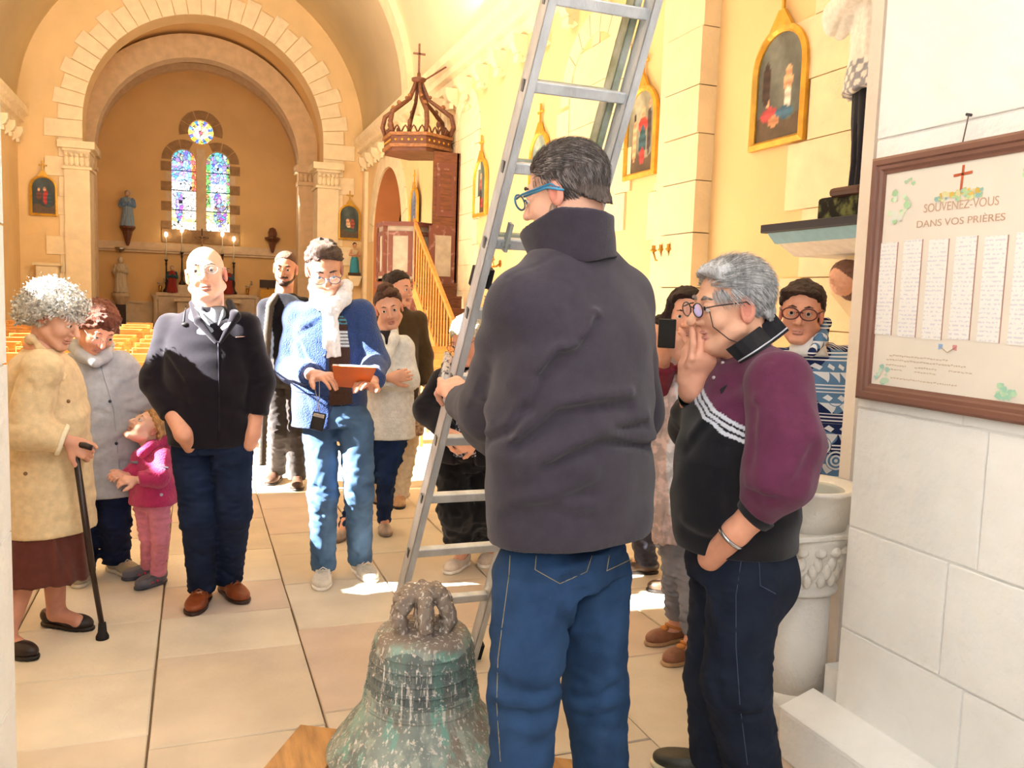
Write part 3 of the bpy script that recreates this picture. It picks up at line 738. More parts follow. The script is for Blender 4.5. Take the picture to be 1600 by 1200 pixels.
def shoe(parent, ankle, toe, L=.27, w=.048, col='#7b4023', sole='#2c2018', m=None, hgt=.075, name='shoe', lace=None, flat=False, cutaway=False, z0=0):
    a = np.array(ankle, float); t = np.array(toe, float)-a; t[2] = 0; d = nrm(t); s_ = np.cross(d, UP)
    heel = np.array([a[0], a[1], z0])-d*L*.27
    def q(x, y, z): return heel+d*y*L+s_*x+UP*z
    S = SD()
    S.ell(q(0, .24, .045), (w*.82, L*.27, .045), np.array([s_, d, UP]), .02, col)
    S.ell(q(.003, .68, .03), (w*1.0, L*.31, .036), np.array([s_, d, UP]), .03, col)
    if not flat:
        S.cone(q(0, .26, .04), q(0, .25, hgt+.02), w*.82, w*.75, .02, col); S.cone(q(0, .35, hgt*.95), q(0, .62, .052), w*.6, w*.5, .03, col)
        S.cut(q(0, 0, hgt+.012), UP+d*.15)
    else:
        S.ell(q(0, .35, .085), (w*.74, L*.3, .055), np.array([s_, d, UP]), .01, '#c9a090' if not cutaway else None, 's')
    S.cut(q(0, 0, .014), -UP)
    o = sd_build(name, S, .0045, m or M_leather, parent, col)
    S2 = SD().ell(q(0, .26, .008), (w*.9, L*.28, .05), np.array([s_, d, UP]), .02, sole).ell(q(.003, .68, .008), (w*1.06, L*.335, .05), np.array([s_, d, UP]), .03, sole)
    S2.cut(q(0, 0, .019), UP, .002).cut(q(0, 0, .001), -UP, .002)
    sd_build('sole', S2, .006, M_leather, o, sole)
    if lace:
        m_ = MB()
        for i in range(4):
            y = .38+i*.07; zz = hgt*.95-(hgt*.95-.05)*(i/3)*.8+.012
            m_.tube([q(-w*.45, y, zz-.004), q(0, y+.02, zz+.006+w*.1), q(w*.45, y+.03, zz-.004)], .003, 5)
        m_.build('lace', mat('lace_'+lace.strip('#'), lace, .8), o, smooth=True)
    return o
def glasses(L, parent, col='#3a2a20', r=.0215, th=.0016, round_=1., y=.104, z=.006, templ=True, lens=True, half=False, drop=0, name='glasses'):
    root = None; m_ = MB()
    for x in (-1, 1):
        pts = [L(x*.033+r*round_*1.15*math.cos(a), y-.1*(abs(x*.033+r*math.cos(a))**1.5), z+drop+r*.82*math.sin(a)) for a in np.linspace(0, 2*math.pi, 24, endpoint=False)]
        m_.tube(pts, th, 6, closed=True)
        if templ: m_.tube([L(x*(.033+r*1.15), y-.006, z+drop+.006), L(x*.072, y-.03, z+.01), L(x*.083, .0, z+.012), L(x*.082, -.02, z-.004)], th*1.05, 6)
    m_.tube([L(-.012, y-.002, z+drop+.004), L(0, y+.002, z+drop+.008), L(.012, y-.002, z+drop+.004)], th, 6)
    mm = mat('rim_'+col.strip('#'), col, .35)
    o = m_.build('spectacle_frame', mm, parent, smooth=True)
    if lens:
        for x in (-1, 1):
            q = MB(); pts = [L(x*.033+r*1.1*math.cos(a), y-.1*(abs(x*.033+r*math.cos(a))**1.5), z+drop+r*.78*math.sin(a)) for a in np.linspace(0, 2*math.pi, 20, endpoint=False)]
            f = nrm(L(0, 1, 0)-L(0, 0, 0)); q.prism(pts, -f*.0012); fix_normals(q.build('lens', M_lens, o, smooth=False))
    return o
def strands(name, region, parent, L, n, length, r, colf, fr, m, seed=1, lift=.25, flow=(0, -.5, -1)):
    """short hair ribbons: region(rng) gives local (x, y, z) on the scalp surface and a local normal"""
    rg = np.random.RandomState(seed); V = []; Fq = []; Cl = []
    s_, f_, u_ = fr; R = np.array([s_, f_, u_]); c = L(0, 0, 0)
    fl = None if callable(flow) else np.array(flow, float)
    for i in range(n):
        p, nn = region(rg)
        fv = flow(p) if callable(flow) else fl+rg.normal(size=3)*.25
        t = nrm(fv-nn*np.dot(fv, nn)); ln = length*(.6+.8*rg.rand()); sd = nrm(np.cross(t, nn)); cc = colf(rg, p)
        pts = [p, p+t*ln*.5+nn*ln*lift*.5, p+t*ln+nn*ln*lift*.55]
        b = len(V)
        for j, q in enumerate(pts):
            ww = r*(1, .9, .15)[j]; V.append((q-sd*ww)@R+c); V.append((q+sd*ww)@R+c); Cl += [cc, cc]
        Fq += [(b, b+1, b+3, b+2), (b+2, b+3, b+5, b+4)]
    o = np_mesh(name, [(np.array(V), np.array(Fq), np.array(Cl))], m, parent); o['kind'] = 'stuff'; return o
def underbody(S, J, skin=SKIN):
    """slim continuous body below the clothes"""
    nk = J['neck']; hp = (J['hipL']+J['hipR'])/2; sh = (J['shL']+J['shR'])/2
    side = nrm(J['shR']-J['shL'])
    S.loft([(hp+UP*.04, .12, .08), (hp+(sh-hp)*.4, .12, .085), (hp+(sh-hp)*.8, .15, .09), (sh+UP*.0, .12, .07)], side, .03, skin)
    S.cone(sh-UP*.02, nk, .055, .052, .03, skin)
    for q in ('L', 'R'):
        S.chain([J['sh'+q], J['el'+q], J['wr'+q]], [.042, .036, .026], .02, skin)
        S.chain([J['hip'+q], J['kn'+q], J['an'+q]], [.07, .048, .034], .02, skin)
        S.cone(J['an'+q], J['an'+q]-UP*.02+nrm(J['toe'+q]-J['an'+q])*.08, .032, .025, .02, skin)
    return S
def joints(**k): return {a: (P(*b) if len(b) == 3 and max(b[:2]) > 20 else np.array(b)) for a, b in k.items()}
# ------------------------------------------------------------------ people
FH = -TC
def H(px, py, D):
    r = ray(px, py); return C0+r*(D/float(r@FH))
def trace(S, px, py, d0=.5, d1=9.):
    r = ray(px, py); t = d0; L = float(np.sqrt(r@r))
    for i in range(160):
        v = float(S.ev(A3([C0+r*t]))[0])
        if v < .0008: break
        t += max(v, .0006)*.7/L
        if t > d1: break
    return C0+r*t
def folds(S, lst, dz=0):
    """creases: polylines drawn over the cloth, laid on its surface"""
    T_ = [([trace(S, *q) for q in pts], r, a) for pts, r, a in lst]
    for pts, r, a in T_:
        S.fold(pts, r, a)
        if a < -.0075: S.fold([p+UP*r*1.5 for p in pts], r*1.1, -a*.75)
    return S
def AN(px, py, up=.085): return GR(px, py)+UP*up
def person(px, py, label, group=None):
    g = GR(px, py) if py is not None else px
    return thing('person', (g[0], g[1], 0), label, 'person', group)
def legs(J, col, rr=(.098, .072, .064), w=.17, d=.12, top=None, k=.012, hem=True, seed=1, wr=.006, side=None):
    S = SD(); side = nrm(J['hipR']-J['hipL']) if side is None else side; hp = (J['hipL']+J['hipR'])/2
    tp = hp+UP*.12 if top is None else top
    S.loft([(hp+UP*.0, w*.97, d), (hp+UP*.05, w, d), (tp, w*.93, d*.92)], side, .02, col)
    for q in 'LR':
        S.chain([J['hip'+q], J['kn'+q], J['an'+q]-UP*.02], rr, k, col)
    S.noise(wr, .10, (1, 1, 2.2), seed, True)
    for q in 'LR':
        a = J['an'+q]; S.fold([a+UP*.05+side*.07, a+UP*.03-TC*-.06-side*.05], .012, -.006); S.fold([a+UP*.1-side*.08, a+UP*.085+TC*.07], .014, -.007)
        kn = J['kn'+q]; S.fold([kn+side*.08+UP*.03, kn+TC*.09, kn-side*.08-UP*.02], .014, -.006)
    if hem: S.cut(np.array([0, 0, .045]), -UP)
    return S
def ribbon(name, pts, r, m, parent, n=6, closed=False): return MB().tube(pts, r, n, closed).build(name, m, parent, smooth=True)
def plainmat(c, r=.7, metal=0): return mat('plain_'+c.strip('#')+('_metal' if metal else ''), c, r, .06, 20, metal=metal)
# ---- man with the ladder, seen from behind
def man_ladder():
    D = 2.17; R = person(H(890, 900, D), None, 'person in dark grey fleece jacket and blue jeans seen from behind gripping the ladder')
    tf = frame(-140); s_, f_, u_ = tf
    J = dict(neck=H(893, 372, 2.2), shL=H(818, 484, 2.10), shR=H(968, 470, 2.34), elL=H(768, 640, 2.32), wrL=H(720, 614, 2.62), elR=H(992, 640, 2.42), wrR=H(930, 650, 2.66),
             hipL=H(838, 900, 2.14), hipR=H(922, 895, 2.30), knL=H(818, 1085, 2.12), knR=H(930, 1085, 2.32))
    J['anL'] = np.append(H(812, 1290, 2.12)[:2], .09); J['anR'] = np.append(H(938, 1300, 2.36)[:2], .09)
    for q in 'LR': J['toe'+q] = J['an'+q]+f_*.2-UP*.06
    hf = frame(-118, -14, 4); hc = H(885, 302, 2.215); sc = 1.06
    S, L = headsd(hc, hf, sc, neck=J['neck'], nr=.06, skin='#e2ad93', nose=1.05)
    B = underbody(SD(), J); Hd = SD(); hand(Hd, J['wrL'], H(694, 597, 2.72)-J['wrL'], TC*.75+UP*.6-CR*.1, .205, -1, (.55, .6, .65, .7), .10, (.2, .3), '#e0a68f', thumb_dir=H(688, 566, 2.74)-J['wrL']); Hd.cone(J['wrL']*.6+J['elL']*.4, J['wrL'], .042, .032, .01, '#e0a68f')
    H2 = SD(); hand(H2, J['wrR'], -CR+f_*.5, UP, .19, 1, skin='#e0a68f')
    body = sd_build('body', [(S, .0032), (B, .014), (Hd, .0032), (H2, .006)], 0, M_skin, R, '#e2ad93')
    # stubble and hair
    HS = SD(); Rm = np.array(hf)
    HS.ell(L(0, -.016, .038), np.array((.0815, .101, .089))*sc, Rm, .01, '#564844'); HS.ell(L(0, -.05, -.045), np.array((.068, .056, .085))*sc, Rm, .02, '#5d504b')
    HS.cut(L(0, .066, .05), hf[1]*1-hf[2]*.15); HS.ops.append(('c', lambda p: -np.minimum((p-A3(L(0, .022, 0)))@A3(hf[1])*-1+.0, 1e3) if False else ((A3(L(0, .012, .03))-p)@A3(hf[2])*.8+(p-A3(L(0, .012, .03)))@A3(hf[1])*.6), .004, None))
    HS.cut(L(0, -.04, -.12), -hf[2]+hf[1]*.55, .01); HS.cut(L(0, -.098, -.08), -hf[1]-hf[2]*.9, .03); HS.ell(L(.08, -.004, -.008), np.array((.03, .024, .036))*sc, Rm, .004, None, 's'); HS.ell(L(-.08, -.004, -.008), np.array((.03, .024, .036))*sc, Rm, .004, None, 's')
    HS.noise(.0022, .016, (1, 1, 1), 3)
    hair = sd_build('hair', HS, .0038, M_hair, R, '#564844')
    def reg(rg):
        while True:
            v = rg.normal(size=3); v /= np.linalg.norm(v); p = np.array([0, -.016, .038])+v*np.array([.081, .1, .088])
            if p[1] > .06 or p[2] < -.055 or (p[1] > -.0 and p[2] < .012 and abs(p[0]) > .045) or (p[1] > .02 and p[2] < .035): continue
            return p*sc, v
    def cf(rg, p):
        g = rg.rand(); t = .045+.24*g*g
        if p[1] > 0: t += .2*g
        return (t*1.05, t*.9, t*.86)
    strands('hair_strands', reg, R, lambda x, y, z: hc, 5200, .022, .0009, cf, hf, M_hair, 5, .3, lambda p: np.array([p[0]*3, -1.0 if p[2] > .05 else -.4, -.3 if p[2] > .05 else -1]))
    BS = SD()
    for x in (-1, 1): BS.chain([L(x*.058, .012, -.035), L(x*.05, .03, -.072), L(x*.024, .066, -.096)], [.014, .019, .019], .01, '#a98b7c')
    BS.noise(.0012, .01, seed=2); sd_build('beard', BS, .0035, M_hair, R, '#a98b7c')
    glasses(L, R, '#2f6f95', th=.0028, y=.112, z=.006, r=.023)
    sp = MB(); sp.tube([L(-.06, .085, .012), L(-.084, .01, .012), L(-.086, -.03, -.006)], .0035, 6).tube([L(.06, .085, .012), L(.084, .01, .012), L(.086, -.03, -.006)], .0035, 6).build('temple_arm', plainmat('#3c86ad', .3), R, smooth=True)
    eyes(hc, hf, sc, R); brows(L, sc, R)
    # jacket
    c = '#39343d'; JK = SD()
    JK.loft([(H(893, 868, 2.18), .25, .175), (H(893, 800, 2.18), .252, .178), (H(893, 700, 2.18), .25, .178), (H(897, 600, 2.19), .243, .172), (H(903, 520, 2.2), .238, .158), (H(902, 465, 2.21), .215, .13), (H(898, 425, 2.21), .155, .105), (H(895, 392, 2.21), .10, .085)], s_, .02, c)
    JK.chain([J['shL'], J['elL'], H(724, 630, 2.6)], [.093, .088, .058], .02, c)
    JK.chain([J['shR'], J['elR'], H(940, 655, 2.62)], [.093, .08, .055], .03, c)
    JK.cone(H(855, 430, 2.15), J['shL'], .07, .085, .04, c); JK.cone(H(935, 425, 2.26), J['shR'], .07, .085, .04, c)
    JK.cone(H(775, 690, 2.36), H(745, 668, 2.46), .05, .045, .03, c)
    F_ = lambda *q: list(q)
    folds(JK, [(F_((807, 700), (873, 647), (927, 637), (983, 630)), .016, -.026), (F_((857, 730), (900, 707), (940, 690), (1020, 697)), .014, -.026), (F_((930, 677), (1010, 662)), .012, -.018),
               (F_((827, 640), (852, 575), (873, 553)), .012, -.024), (F_((932, 500), (907, 550), (873, 563), (847, 590)), .013, -.024), (F_((807, 797), (873, 785), (923, 767)), .018, -.014),
               (F_((790, 812), (850, 800), (925, 808)), .018, -.010), (F_((760, 690), (800, 672), (815, 640)), .014, -.016), (F_((890, 730), (930, 735)), .02, .010), (F_((820, 735), (870, 690), (940, 672)), .02, .012),
               (F_((805, 600), (830, 560)), .03, .010), (F_((1020, 690), (1030, 780)), .02, -.008), (F_((893, 480), (905, 530)), .014, -.007), (F_((792, 436), (850, 500), (873, 545)), .004, -.004), (F_((792, 436), (870, 400), (965, 384)), .004, -.004),
               (F_((730, 560), (745, 620), (770, 660)), .018, .010), (F_((742, 520), (760, 590), (735, 640)), .012, -.008), (F_((770, 836), (860, 845), (1020, 835)), .003, -.003)])
    JK.noise(.0035, .16, (1, 1, 1.3), 8)
    JK.cut(H(893, 858, 2.02), -UP+CR*.02); hn = nrm(J['wrL']-J['elL']); JK.cut(J['wrL']-hn*.012, hn); JK.ell(H(893, 385, 2.2), (.06, .075, .2), np.array(tf), .01, None, 's')
    # hollow lower hem
    jk = sd_build('jacket', JK, .0085, M_cloth, R, c)
    CO = SD(); cb = H(897, 408, 2.21); ct = H(884, 318, 2.19)
    CO.loft([(cb, .112, .112), ((cb+ct)/2+f_*.012, .114, .128), (ct+f_*.005+UP*.12, .116, .138)], s_, .01, c)
    md = (cb+ct)/2+f_*.012; tp_ = ct+f_*.005+UP*.12; CO.loft([(cb-(md-cb)*.4, .092, .09), (md, .098, .111), (tp_+(tp_-md)*.1, .1025, .1245)], s_, .008, None, 's')
    CO.cut(H(885, 322, 2.08), UP-CR*.0-TC*.1); CO.cut(H(862, 330, 2.1), UP+CR*-.42-TC*.1); CO.cut(cb+f_*.127, f_, .01); CO.noise(.002, .09, seed=4)
    sd_build('collar', CO, .0055, M_cloth, R, c)
    # jeans
    T = legs(J, '#2a4468', (.116, .088, .08), .19, .135, H(880, 845, 2.2), .02, seed=3, wr=.002, side=s_)
    folds(T, [(F_((780, 895), (850, 918), (900, 905)), .02, -.008), (F_((775, 1060), (840, 1085), (878, 1060)), .02, -.012), (F_((770, 1105), (830, 1120), (875, 1100)), .02, -.012), (F_((900, 1090), (960, 1075)), .015, -.01), (F_((770, 1150), (850, 1160)), .02, -.01), (F_((885, 905), (884, 960), (893, 1010)), .016, -.02), (F_((900, 925), (985, 900)), .01, -.008), (F_((905, 1120), (965, 1110)), .015, -.01)])
    jn = sd_build('jeans', T, .009, M_denim, R, '#23395a')
    th = plainmat('#a8956f', .8)
    for pl in ([(838, 868), (836, 890), (875, 912), (917, 893), (925, 868)], [(797, 868), (795, 900), (787, 960), (778, 1030), (776, 1100), (782, 1190)], [(952, 868), (948, 892), (990, 872)]):
        pts = []
        for (a, b_), (e, g) in zip(pl[:-1], pl[1:]):
            for t in np.linspace(0, 1, 7): pts.append(trace(T, a+(e-a)*t, b_+(g-b_)*t))
        ribbon('stitching', pts, .0011, th, jn, 4)
    PK = SD(); 
    for q in 'LR': shoe(R, J['an'+q], J['toe'+q], .29, .05, '#3a2c24')
    return J, L
Jm, _ = man_ladder()
# ---- man in the maroon polo, hand at his chin
def man_maroon():
    D = 2.42; R = person(H(1150, 900, D), None, 'person in maroon and black striped polo shirt holding a hand to the mouth')
    hf = frame(-76, -8, 2); sc = 1.07; hc = H(1142, 479, 2.42); tf = frame(-70); s_, f_, u_ = tf
    J = dict(neck=H(1172, 560, 2.44), shL=H(1128, 600, 2.62), shR=H(1216, 600, 2.26), elL=H(1082, 668, 2.66), wrL=H(1080, 606, 2.44), elR=H(1222, 762, 2.2), wrR=H(1150, 832, 2.24),
             hipL=H(1135, 885, 2.52), hipR=H(1165, 890, 2.36), knL=H(1120, 1060, 2.5), knR=H(1150, 1065, 2.36))
    J['anL'] = AN(1118, 1215); J['anR'] = np.append(H(1180, 1240, 2.42)[:2], .09); J['toeL'] = GR(1030, 1196); J['toeR'] = J['anR']+f_*.2-UP*.06
    S, L = headsd(hc, hf, sc, neck=J['neck'], nr=.064, skin='#dfa98c', ear=1.15, nose=1.15, old=1.3, jaw=1.1, mouth=.003)
    S.fold([L(.05, .05, -.04), L(.035, .07, -.07)], .01, -.004); S.ell(L(0, .03, -.105), (.04, .05, .03), np.array(hf), .02, '#dba386')
    B = underbody(SD(), J); Hd = SD()
    d = H(1108, 534, 2.38)-J['wrL']
    hand(Hd, J['wrL'], d, CR*.35+TC*1.0+UP*.1, .215, -1, (.3, .36, .45, .55), .05, (.7, .2), '#dca085', thumb_dir=nrm(d)*.9+(-CR)*.2+FH*.35)
    Hd.chain([J['wrL'], J['elL']], [.032, .042], .02, '#dca085')
    H2 = SD(); H2.chain([J['elR']*.55+J['wrR']*.45, J['wrR'], H(1110, 872, 2.33)], [.044, .035, .036], .02, '#d99a7d')
    body = sd_build('body', [(S, .0032), (B, .014), (Hd, .003), (H2, .005)], 0, M_skin, R, '#dfa98c')
    eyes(hc, hf, sc, R); brows(L, sc, R, '#8d8078', .005)
    Rm = np.array(hf); HS = SD(); g = '#a3a3a6'
    HS.ell(L(0, -.022, .042), np.array((.085, .1, .09))*sc, Rm, .01, g); HS.ell(L(0, -.06, -.03), np.array((.07, .055, .075))*sc, Rm, .02, g); HS.ell(L(0, .035, .09), np.array((.06, .05, .035))*sc, Rm, .02, '#c4c4c6')
    HS.cut(L(0, .085, .05), hf[1]); a0 = A3(L(0, .0, .028)); HS.ops.append(('c', lambda p: (a0-p)@A3(hf[2])*.75+(p-a0)@A3(hf[1])*.65, .004, None)); HS.cut(L(0, 0, -.082), -hf[2]+hf[1]*.2)
    for x in (-1, 1): HS.ell(L(x*.08, -.002, -.008), np.array((.03, .024, .038))*sc, Rm, .004, None, 's')
    HS.noise(.004, .035, (1, 1, 1), 3); HS.noise(.002, .012, seed=5)
    sd_build('hair', HS, .004, M_hair, R, g)
    def reg(rg):
        while True:
            v = rg.normal(size=3); v /= np.linalg.norm(v); p = np.array([0, -.022, .042])+v*np.array([.086, .1, .091])
            if p[2] < -.06 or (p[1] > -.01 and p[2] < .03) or p[1] > .07: continue
            return p*sc, v
    strands('hair_strands', reg, R, lambda x, y, z: hc, 3600, .034, .0011, lambda rg, p: tuple(np.array([.34, .34, .35])*(.7+1.1*rg.rand())), hf, M_hair, 6, .35, lambda p: np.array([p[0]*4, -1.0, -.2 if p[2] > .06 else -1.2]))
    glasses(L, R, '#3b2c2a', th=.002, y=.112, z=.004, r=.0225)
    ribbon('spectacle_cord', [L(.055, .09, .0), L(.06, .085, -.04), L(.075, .05, -.075), L(.085, .0, -.1), L(.088, -.04, -.11)], .0016, plainmat('#4a3a33'), R, 5)
    # polo: maroon above, striped band, black below
    c = '#5d2a44'; k = '#1a191e'; JK = SD()
    JK.loft([(H(1150, 868, 2.42), .165, .165), (H(1152, 800, 2.42), .178, .178), (H(1150, 720, 2.42), .180, .175), (H(1155, 650, 2.43), .19, .15), (H(1165, 600, 2.44), .19, .125), (H(1172, 572, 2.44), .13, .10)], s_, .02, c)
    JK.ell(H(1122, 790, 2.42), (.12, .12, .17), None, .06, c)
    JK.ell(H(1222, 640, 2.46), (.10, .09, .13), np.array(tf), .05, c)
    JK.cone(J['neck'], J['shR'], .06, .085, .04, c); JK.cone(J['neck'], J['shL'], .06, .085, .04, c)
    JK.chain([J['shL'], J['elL'], J['elL']*.6+J['wrL']*.4], [.085, .07, .06], .02, c)
    JK.ops.append(('d', lambda p: np.zeros(len(p), F32), 0, None))
    AR = SD().chain([J['shR'], H(1228, 690, 2.2), H(1216, 745, 2.18), J['elR']*.42+J['wrR']*.58], [.092, .095, .092, .05], .02, c)
    folds(JK, [([(1130, 700), (1125, 760), (1130, 840)], .02, -.012), ([(1075, 700), (1110, 660)], .02, -.008), ([(1070, 830), (1150, 850)], .02, -.008), ([(1240, 800), (1180, 830)], .02, -.01)])
    folds(AR, [([(1180, 640), (1178, 700), (1185, 780)], .018, -.012), ([(1270, 700), (1240, 760)], .02, -.012), ([(1210, 780), (1170, 770)], .014, -.012), ([(1230, 690), (1215, 640)], .03, .006)])
    JK.noise(.004, .15, (1, 1, 1.4), 9); AR.noise(.003, .13, seed=3)
    JK.cut(H(1150, 855, 2.4), -UP); JK.ell(J['neck'], (.068, .072, .1), np.array(tf), .01, None, 's')
    w_ = nrm(J['wrR']-J['elR']); AR.cut(J['elR']*.45+J['wrR']*.55, w_)
    wl = nrm(J['wrL']-J['elL']); JK.cut
    # stripe plane: through three pixels on the chest
    a, b, e = trace(JK, 1098, 616), trace(JK, 1165, 672), H(1285, 640, 2.42)
    n = nrm(np.cross(b-a, e-a)); n = n if n[2] > 0 else -n; a = A3(a); n = A3(n)
    q = lambda lo, hi: (lambda p: np.maximum(lo-(p-a)@n, (p-a)@n-hi))
    front = lambda f: (lambda p: np.maximum(f(p), 0*p[:, 0]-1))
    arm_ = lambda p: -1
    JK.paint(q(-3, .006), k)
    for lo in (.002, -.012, -.026): JK.paint(q(lo-.0045, lo+.0045), '#c9cbd6')
    jk = sd_build('polo_shirt', JK, .0038, M_cloth, R, c)
    AR2 = sd_build('sleeve', AR, .0075, M_cloth, jk, c)
    CU = SD().cone(J['elR']*.47+J['wrR']*.53, J['elR']*.32+J['wrR']*.68, .056, .05, .01, k); CU.cut(J['elR']*.33+J['wrR']*.67, w_); CU.cut(J['elR']*.5+J['wrR']*.5, -w_); sd_build('cuff', CU, .005, M_cloth, jk, k)
    cu2 = J['elL']*.62+J['wrL']*.38; CU = SD().cone(cu2-wl*.02, cu2+wl*.015, .066, .06, .01, k); CU.cut(cu2+wl*.02, wl); CU.cut(cu2-wl*.02, -wl); CU.cone(cu2, cu2+wl*.1, .048, .048, .005, None, 's'); sd_build('cuff', CU, .005, M_cloth, jk, k)
    m = MB(); mw = []; N_ = 9; tp = [(1210, 490), (1184, 514), (1134, 546)]; bt = [(1232, 516), (1204, 540), (1156, 568)]
    def bz(q, t): a, b, e = [np.array(x, float) for x in q]; return a*(1-t)**2+2*b*t*(1-t)+e*t*t
    T0 = [bz(tp, t) for t in np.linspace(0, 1, N_)]; B0 = [bz(bt, t) for t in np.linspace(0, 1, N_)]
    Bp = [H(q[0], q[1], min(float((trace(JK, *q)-C0)@FH)-.008, 2.40-.06*i/(N_-1))) for i, q in enumerate(B0)]; Tp = [H(q[0], q[1], min(float((b_-C0)@FH)+.02, 2.385)) for q, b_ in zip(T0, Bp)]
    for i in range(N_-1): fix_normals(m.prism([Tp[i], Tp[i+1], Bp[i+1], Bp[i]], -TC*.008) if False else m) if False else m.prism([Tp[i], Tp[i+1], Bp[i+1], Bp[i]], TC*.006)
    sr = nrm(np.cross(UP, TC)); far = [x+TC*-.17+CR*.0 for x in Tp]
    for i in range(N_-1): m.prism([Tp[i]+TC*.002, Tp[i+1]+TC*.002, far[i+1]-UP*.02, far[i]-UP*.0], UP*-.006) if i < 2 else None
    fix_normals(m.build('collar', plainmat('#1a191e', .9), jk))
    ribbon('collar_stripe', [b_+(t_-b_)*.16+TC*.008 for b_, t_ in zip(Bp, Tp)], .0022, plainmat('#c9cbd6'), jk, 6)
    for px, py in ((1129, 567), (1115, 590)): MB().ball(trace(JK, px, py)+TC*.002, .0055, 8, 6).build('button', plainmat('#b6a9ad', .3), jk, smooth=True)
    p = trace(JK, 1130, 609); MB().prism([p+UP*.016+CR*.01, p+UP*.002-CR*.01, p-UP*.012-CR*.006, p-UP*.0+CR*.008], TC*.003).build('chest_emblem', plainmat('#15131a'), jk)
    T = legs(J, '#1d2433', (.108, .092, .084), .15, .15, H(1150, 842, 2.42), .03, seed=5, wr=.002, side=s_)
    T.ell(H(1195, 905, 2.42), (.1, .1, .12), None, .05, '#1d2433')
    folds(T, [([(1110, 880), (1160, 892), (1210, 885)], .02, -.008), ([(1100, 920), (1118, 1000), (1125, 1100)], .012, -.014), ([(1125, 1075), (1150, 1120), (1200, 1110)], .02, -.010), ([(1205, 960), (1190, 1030)], .02, -.008)])
    jn = sd_build('trousers', T, .0085, M_denim, R, '#1d2433')
    for pl in ([(1160, 865), (1150, 930), (1150, 1010), (1156, 1100), (1168, 1195)], [(1186, 870), (1188, 915), (1212, 928)]):
        pts = []
        for (a_, b_), (e, g_) in zip(pl[:-1], pl[1:]):
            for t in np.linspace(0, 1, 6): pts.append(trace(T, a_+(e-a_)*t, b_+(g_-b_)*t))
        ribbon('stitching', pts, .0012, plainmat('#3d4a63'), jn, 4)
    # watches
    W = lambda a, b, t: a+(b-a)*t
    pw = W(J['wrL'], J['elL'], .22); dd = nrm(J['elL']-J['wrL']); x = nrm(np.cross(dd, TC)); y = np.cross(dd, x)
    o = ribbon('watch_strap', [pw+(x*math.cos(t)*.034+y*math.sin(t)*.036) for t in np.linspace(0, 2*math.pi, 20, endpoint=False)], .0065, plainmat('#17171a', .4), R, 6, True)
    fc = pw-CR*.02+TC*.03; MB().tube([fc, fc+(TC-CR*.6)*.01], .02, 16).build('watch_face', plainmat('#3b423c', .2, 1), o)
    pw = W(J['elR'], J['wrR'], 1.12); dd = nrm(J['wrR']-J['elR']); x = nrm(np.cross(dd, TC)); y = np.cross(dd, x)
    o = ribbon('metal_watch_band', [pw+(x*math.cos(t)*.037+y*math.sin(t)*.037) for t in np.linspace(0, 2*math.pi, 20, endpoint=False)], .006, plainmat('#b9b9bd', .25, 1), R, 6, True)
    shoe(R, J['anL'], J['toeL'], .28, .05, '#2b2c26', '#cbbf9f', name='shoe'); shoe(R, J['anR'], J['toeR'], .28, .05, '#2b2c26', '#cbbf9f')
man_maroon()
def solid(name, S, h, m, parent, base): return sd_build(name, S, h, m, parent, base)
def headhair(L, hf, sc, parent, col, kind, seed=1, h=.0045, m=None, curl=0):
    """kind: list of (offset, radii, colour) lumps, then cuts at the hairline"""
    Rm = np.array(hf); S = SD()
    for o, r, c in kind['lumps']: S.ell(L(*o), np.array(r)*sc, Rm, .012, c or col)
    fx = kind.get('front', .07)
    if kind.get('face', 1):
        a0 = A3(L(0, kind.get('ty', .0), kind.get('tz', .03))); n1 = A3(hf[2]); n2 = A3(hf[1]); mlt = kind.get('slope', .8)
        S.ops.append(('c', lambda p: (a0-p)@n1*mlt+(p-a0)@n2*.6, .005, None))
        if fx: S.cut(L(0, fx, .05), hf[1]-hf[2]*kind.get('fs', .1))
    if kind.get('nape') is not None: S.cut(L(0, 0, kind['nape']), -hf[2]+hf[1]*.15)
    if kind.get('ears', 1):
        for x in (-1, 1): S.ell(L(x*.08, -.002, -.008), np.array((.03, .022, .034))*sc, Rm, .004, None, 's')
    S.noise(kind.get('n', .003), kind.get('ns', .03), seed=seed)
    if curl: S.noise(curl, .022, seed=seed+1, ridge=True)
    return sd_build('hair', S, h, m or M_hair, parent, col)
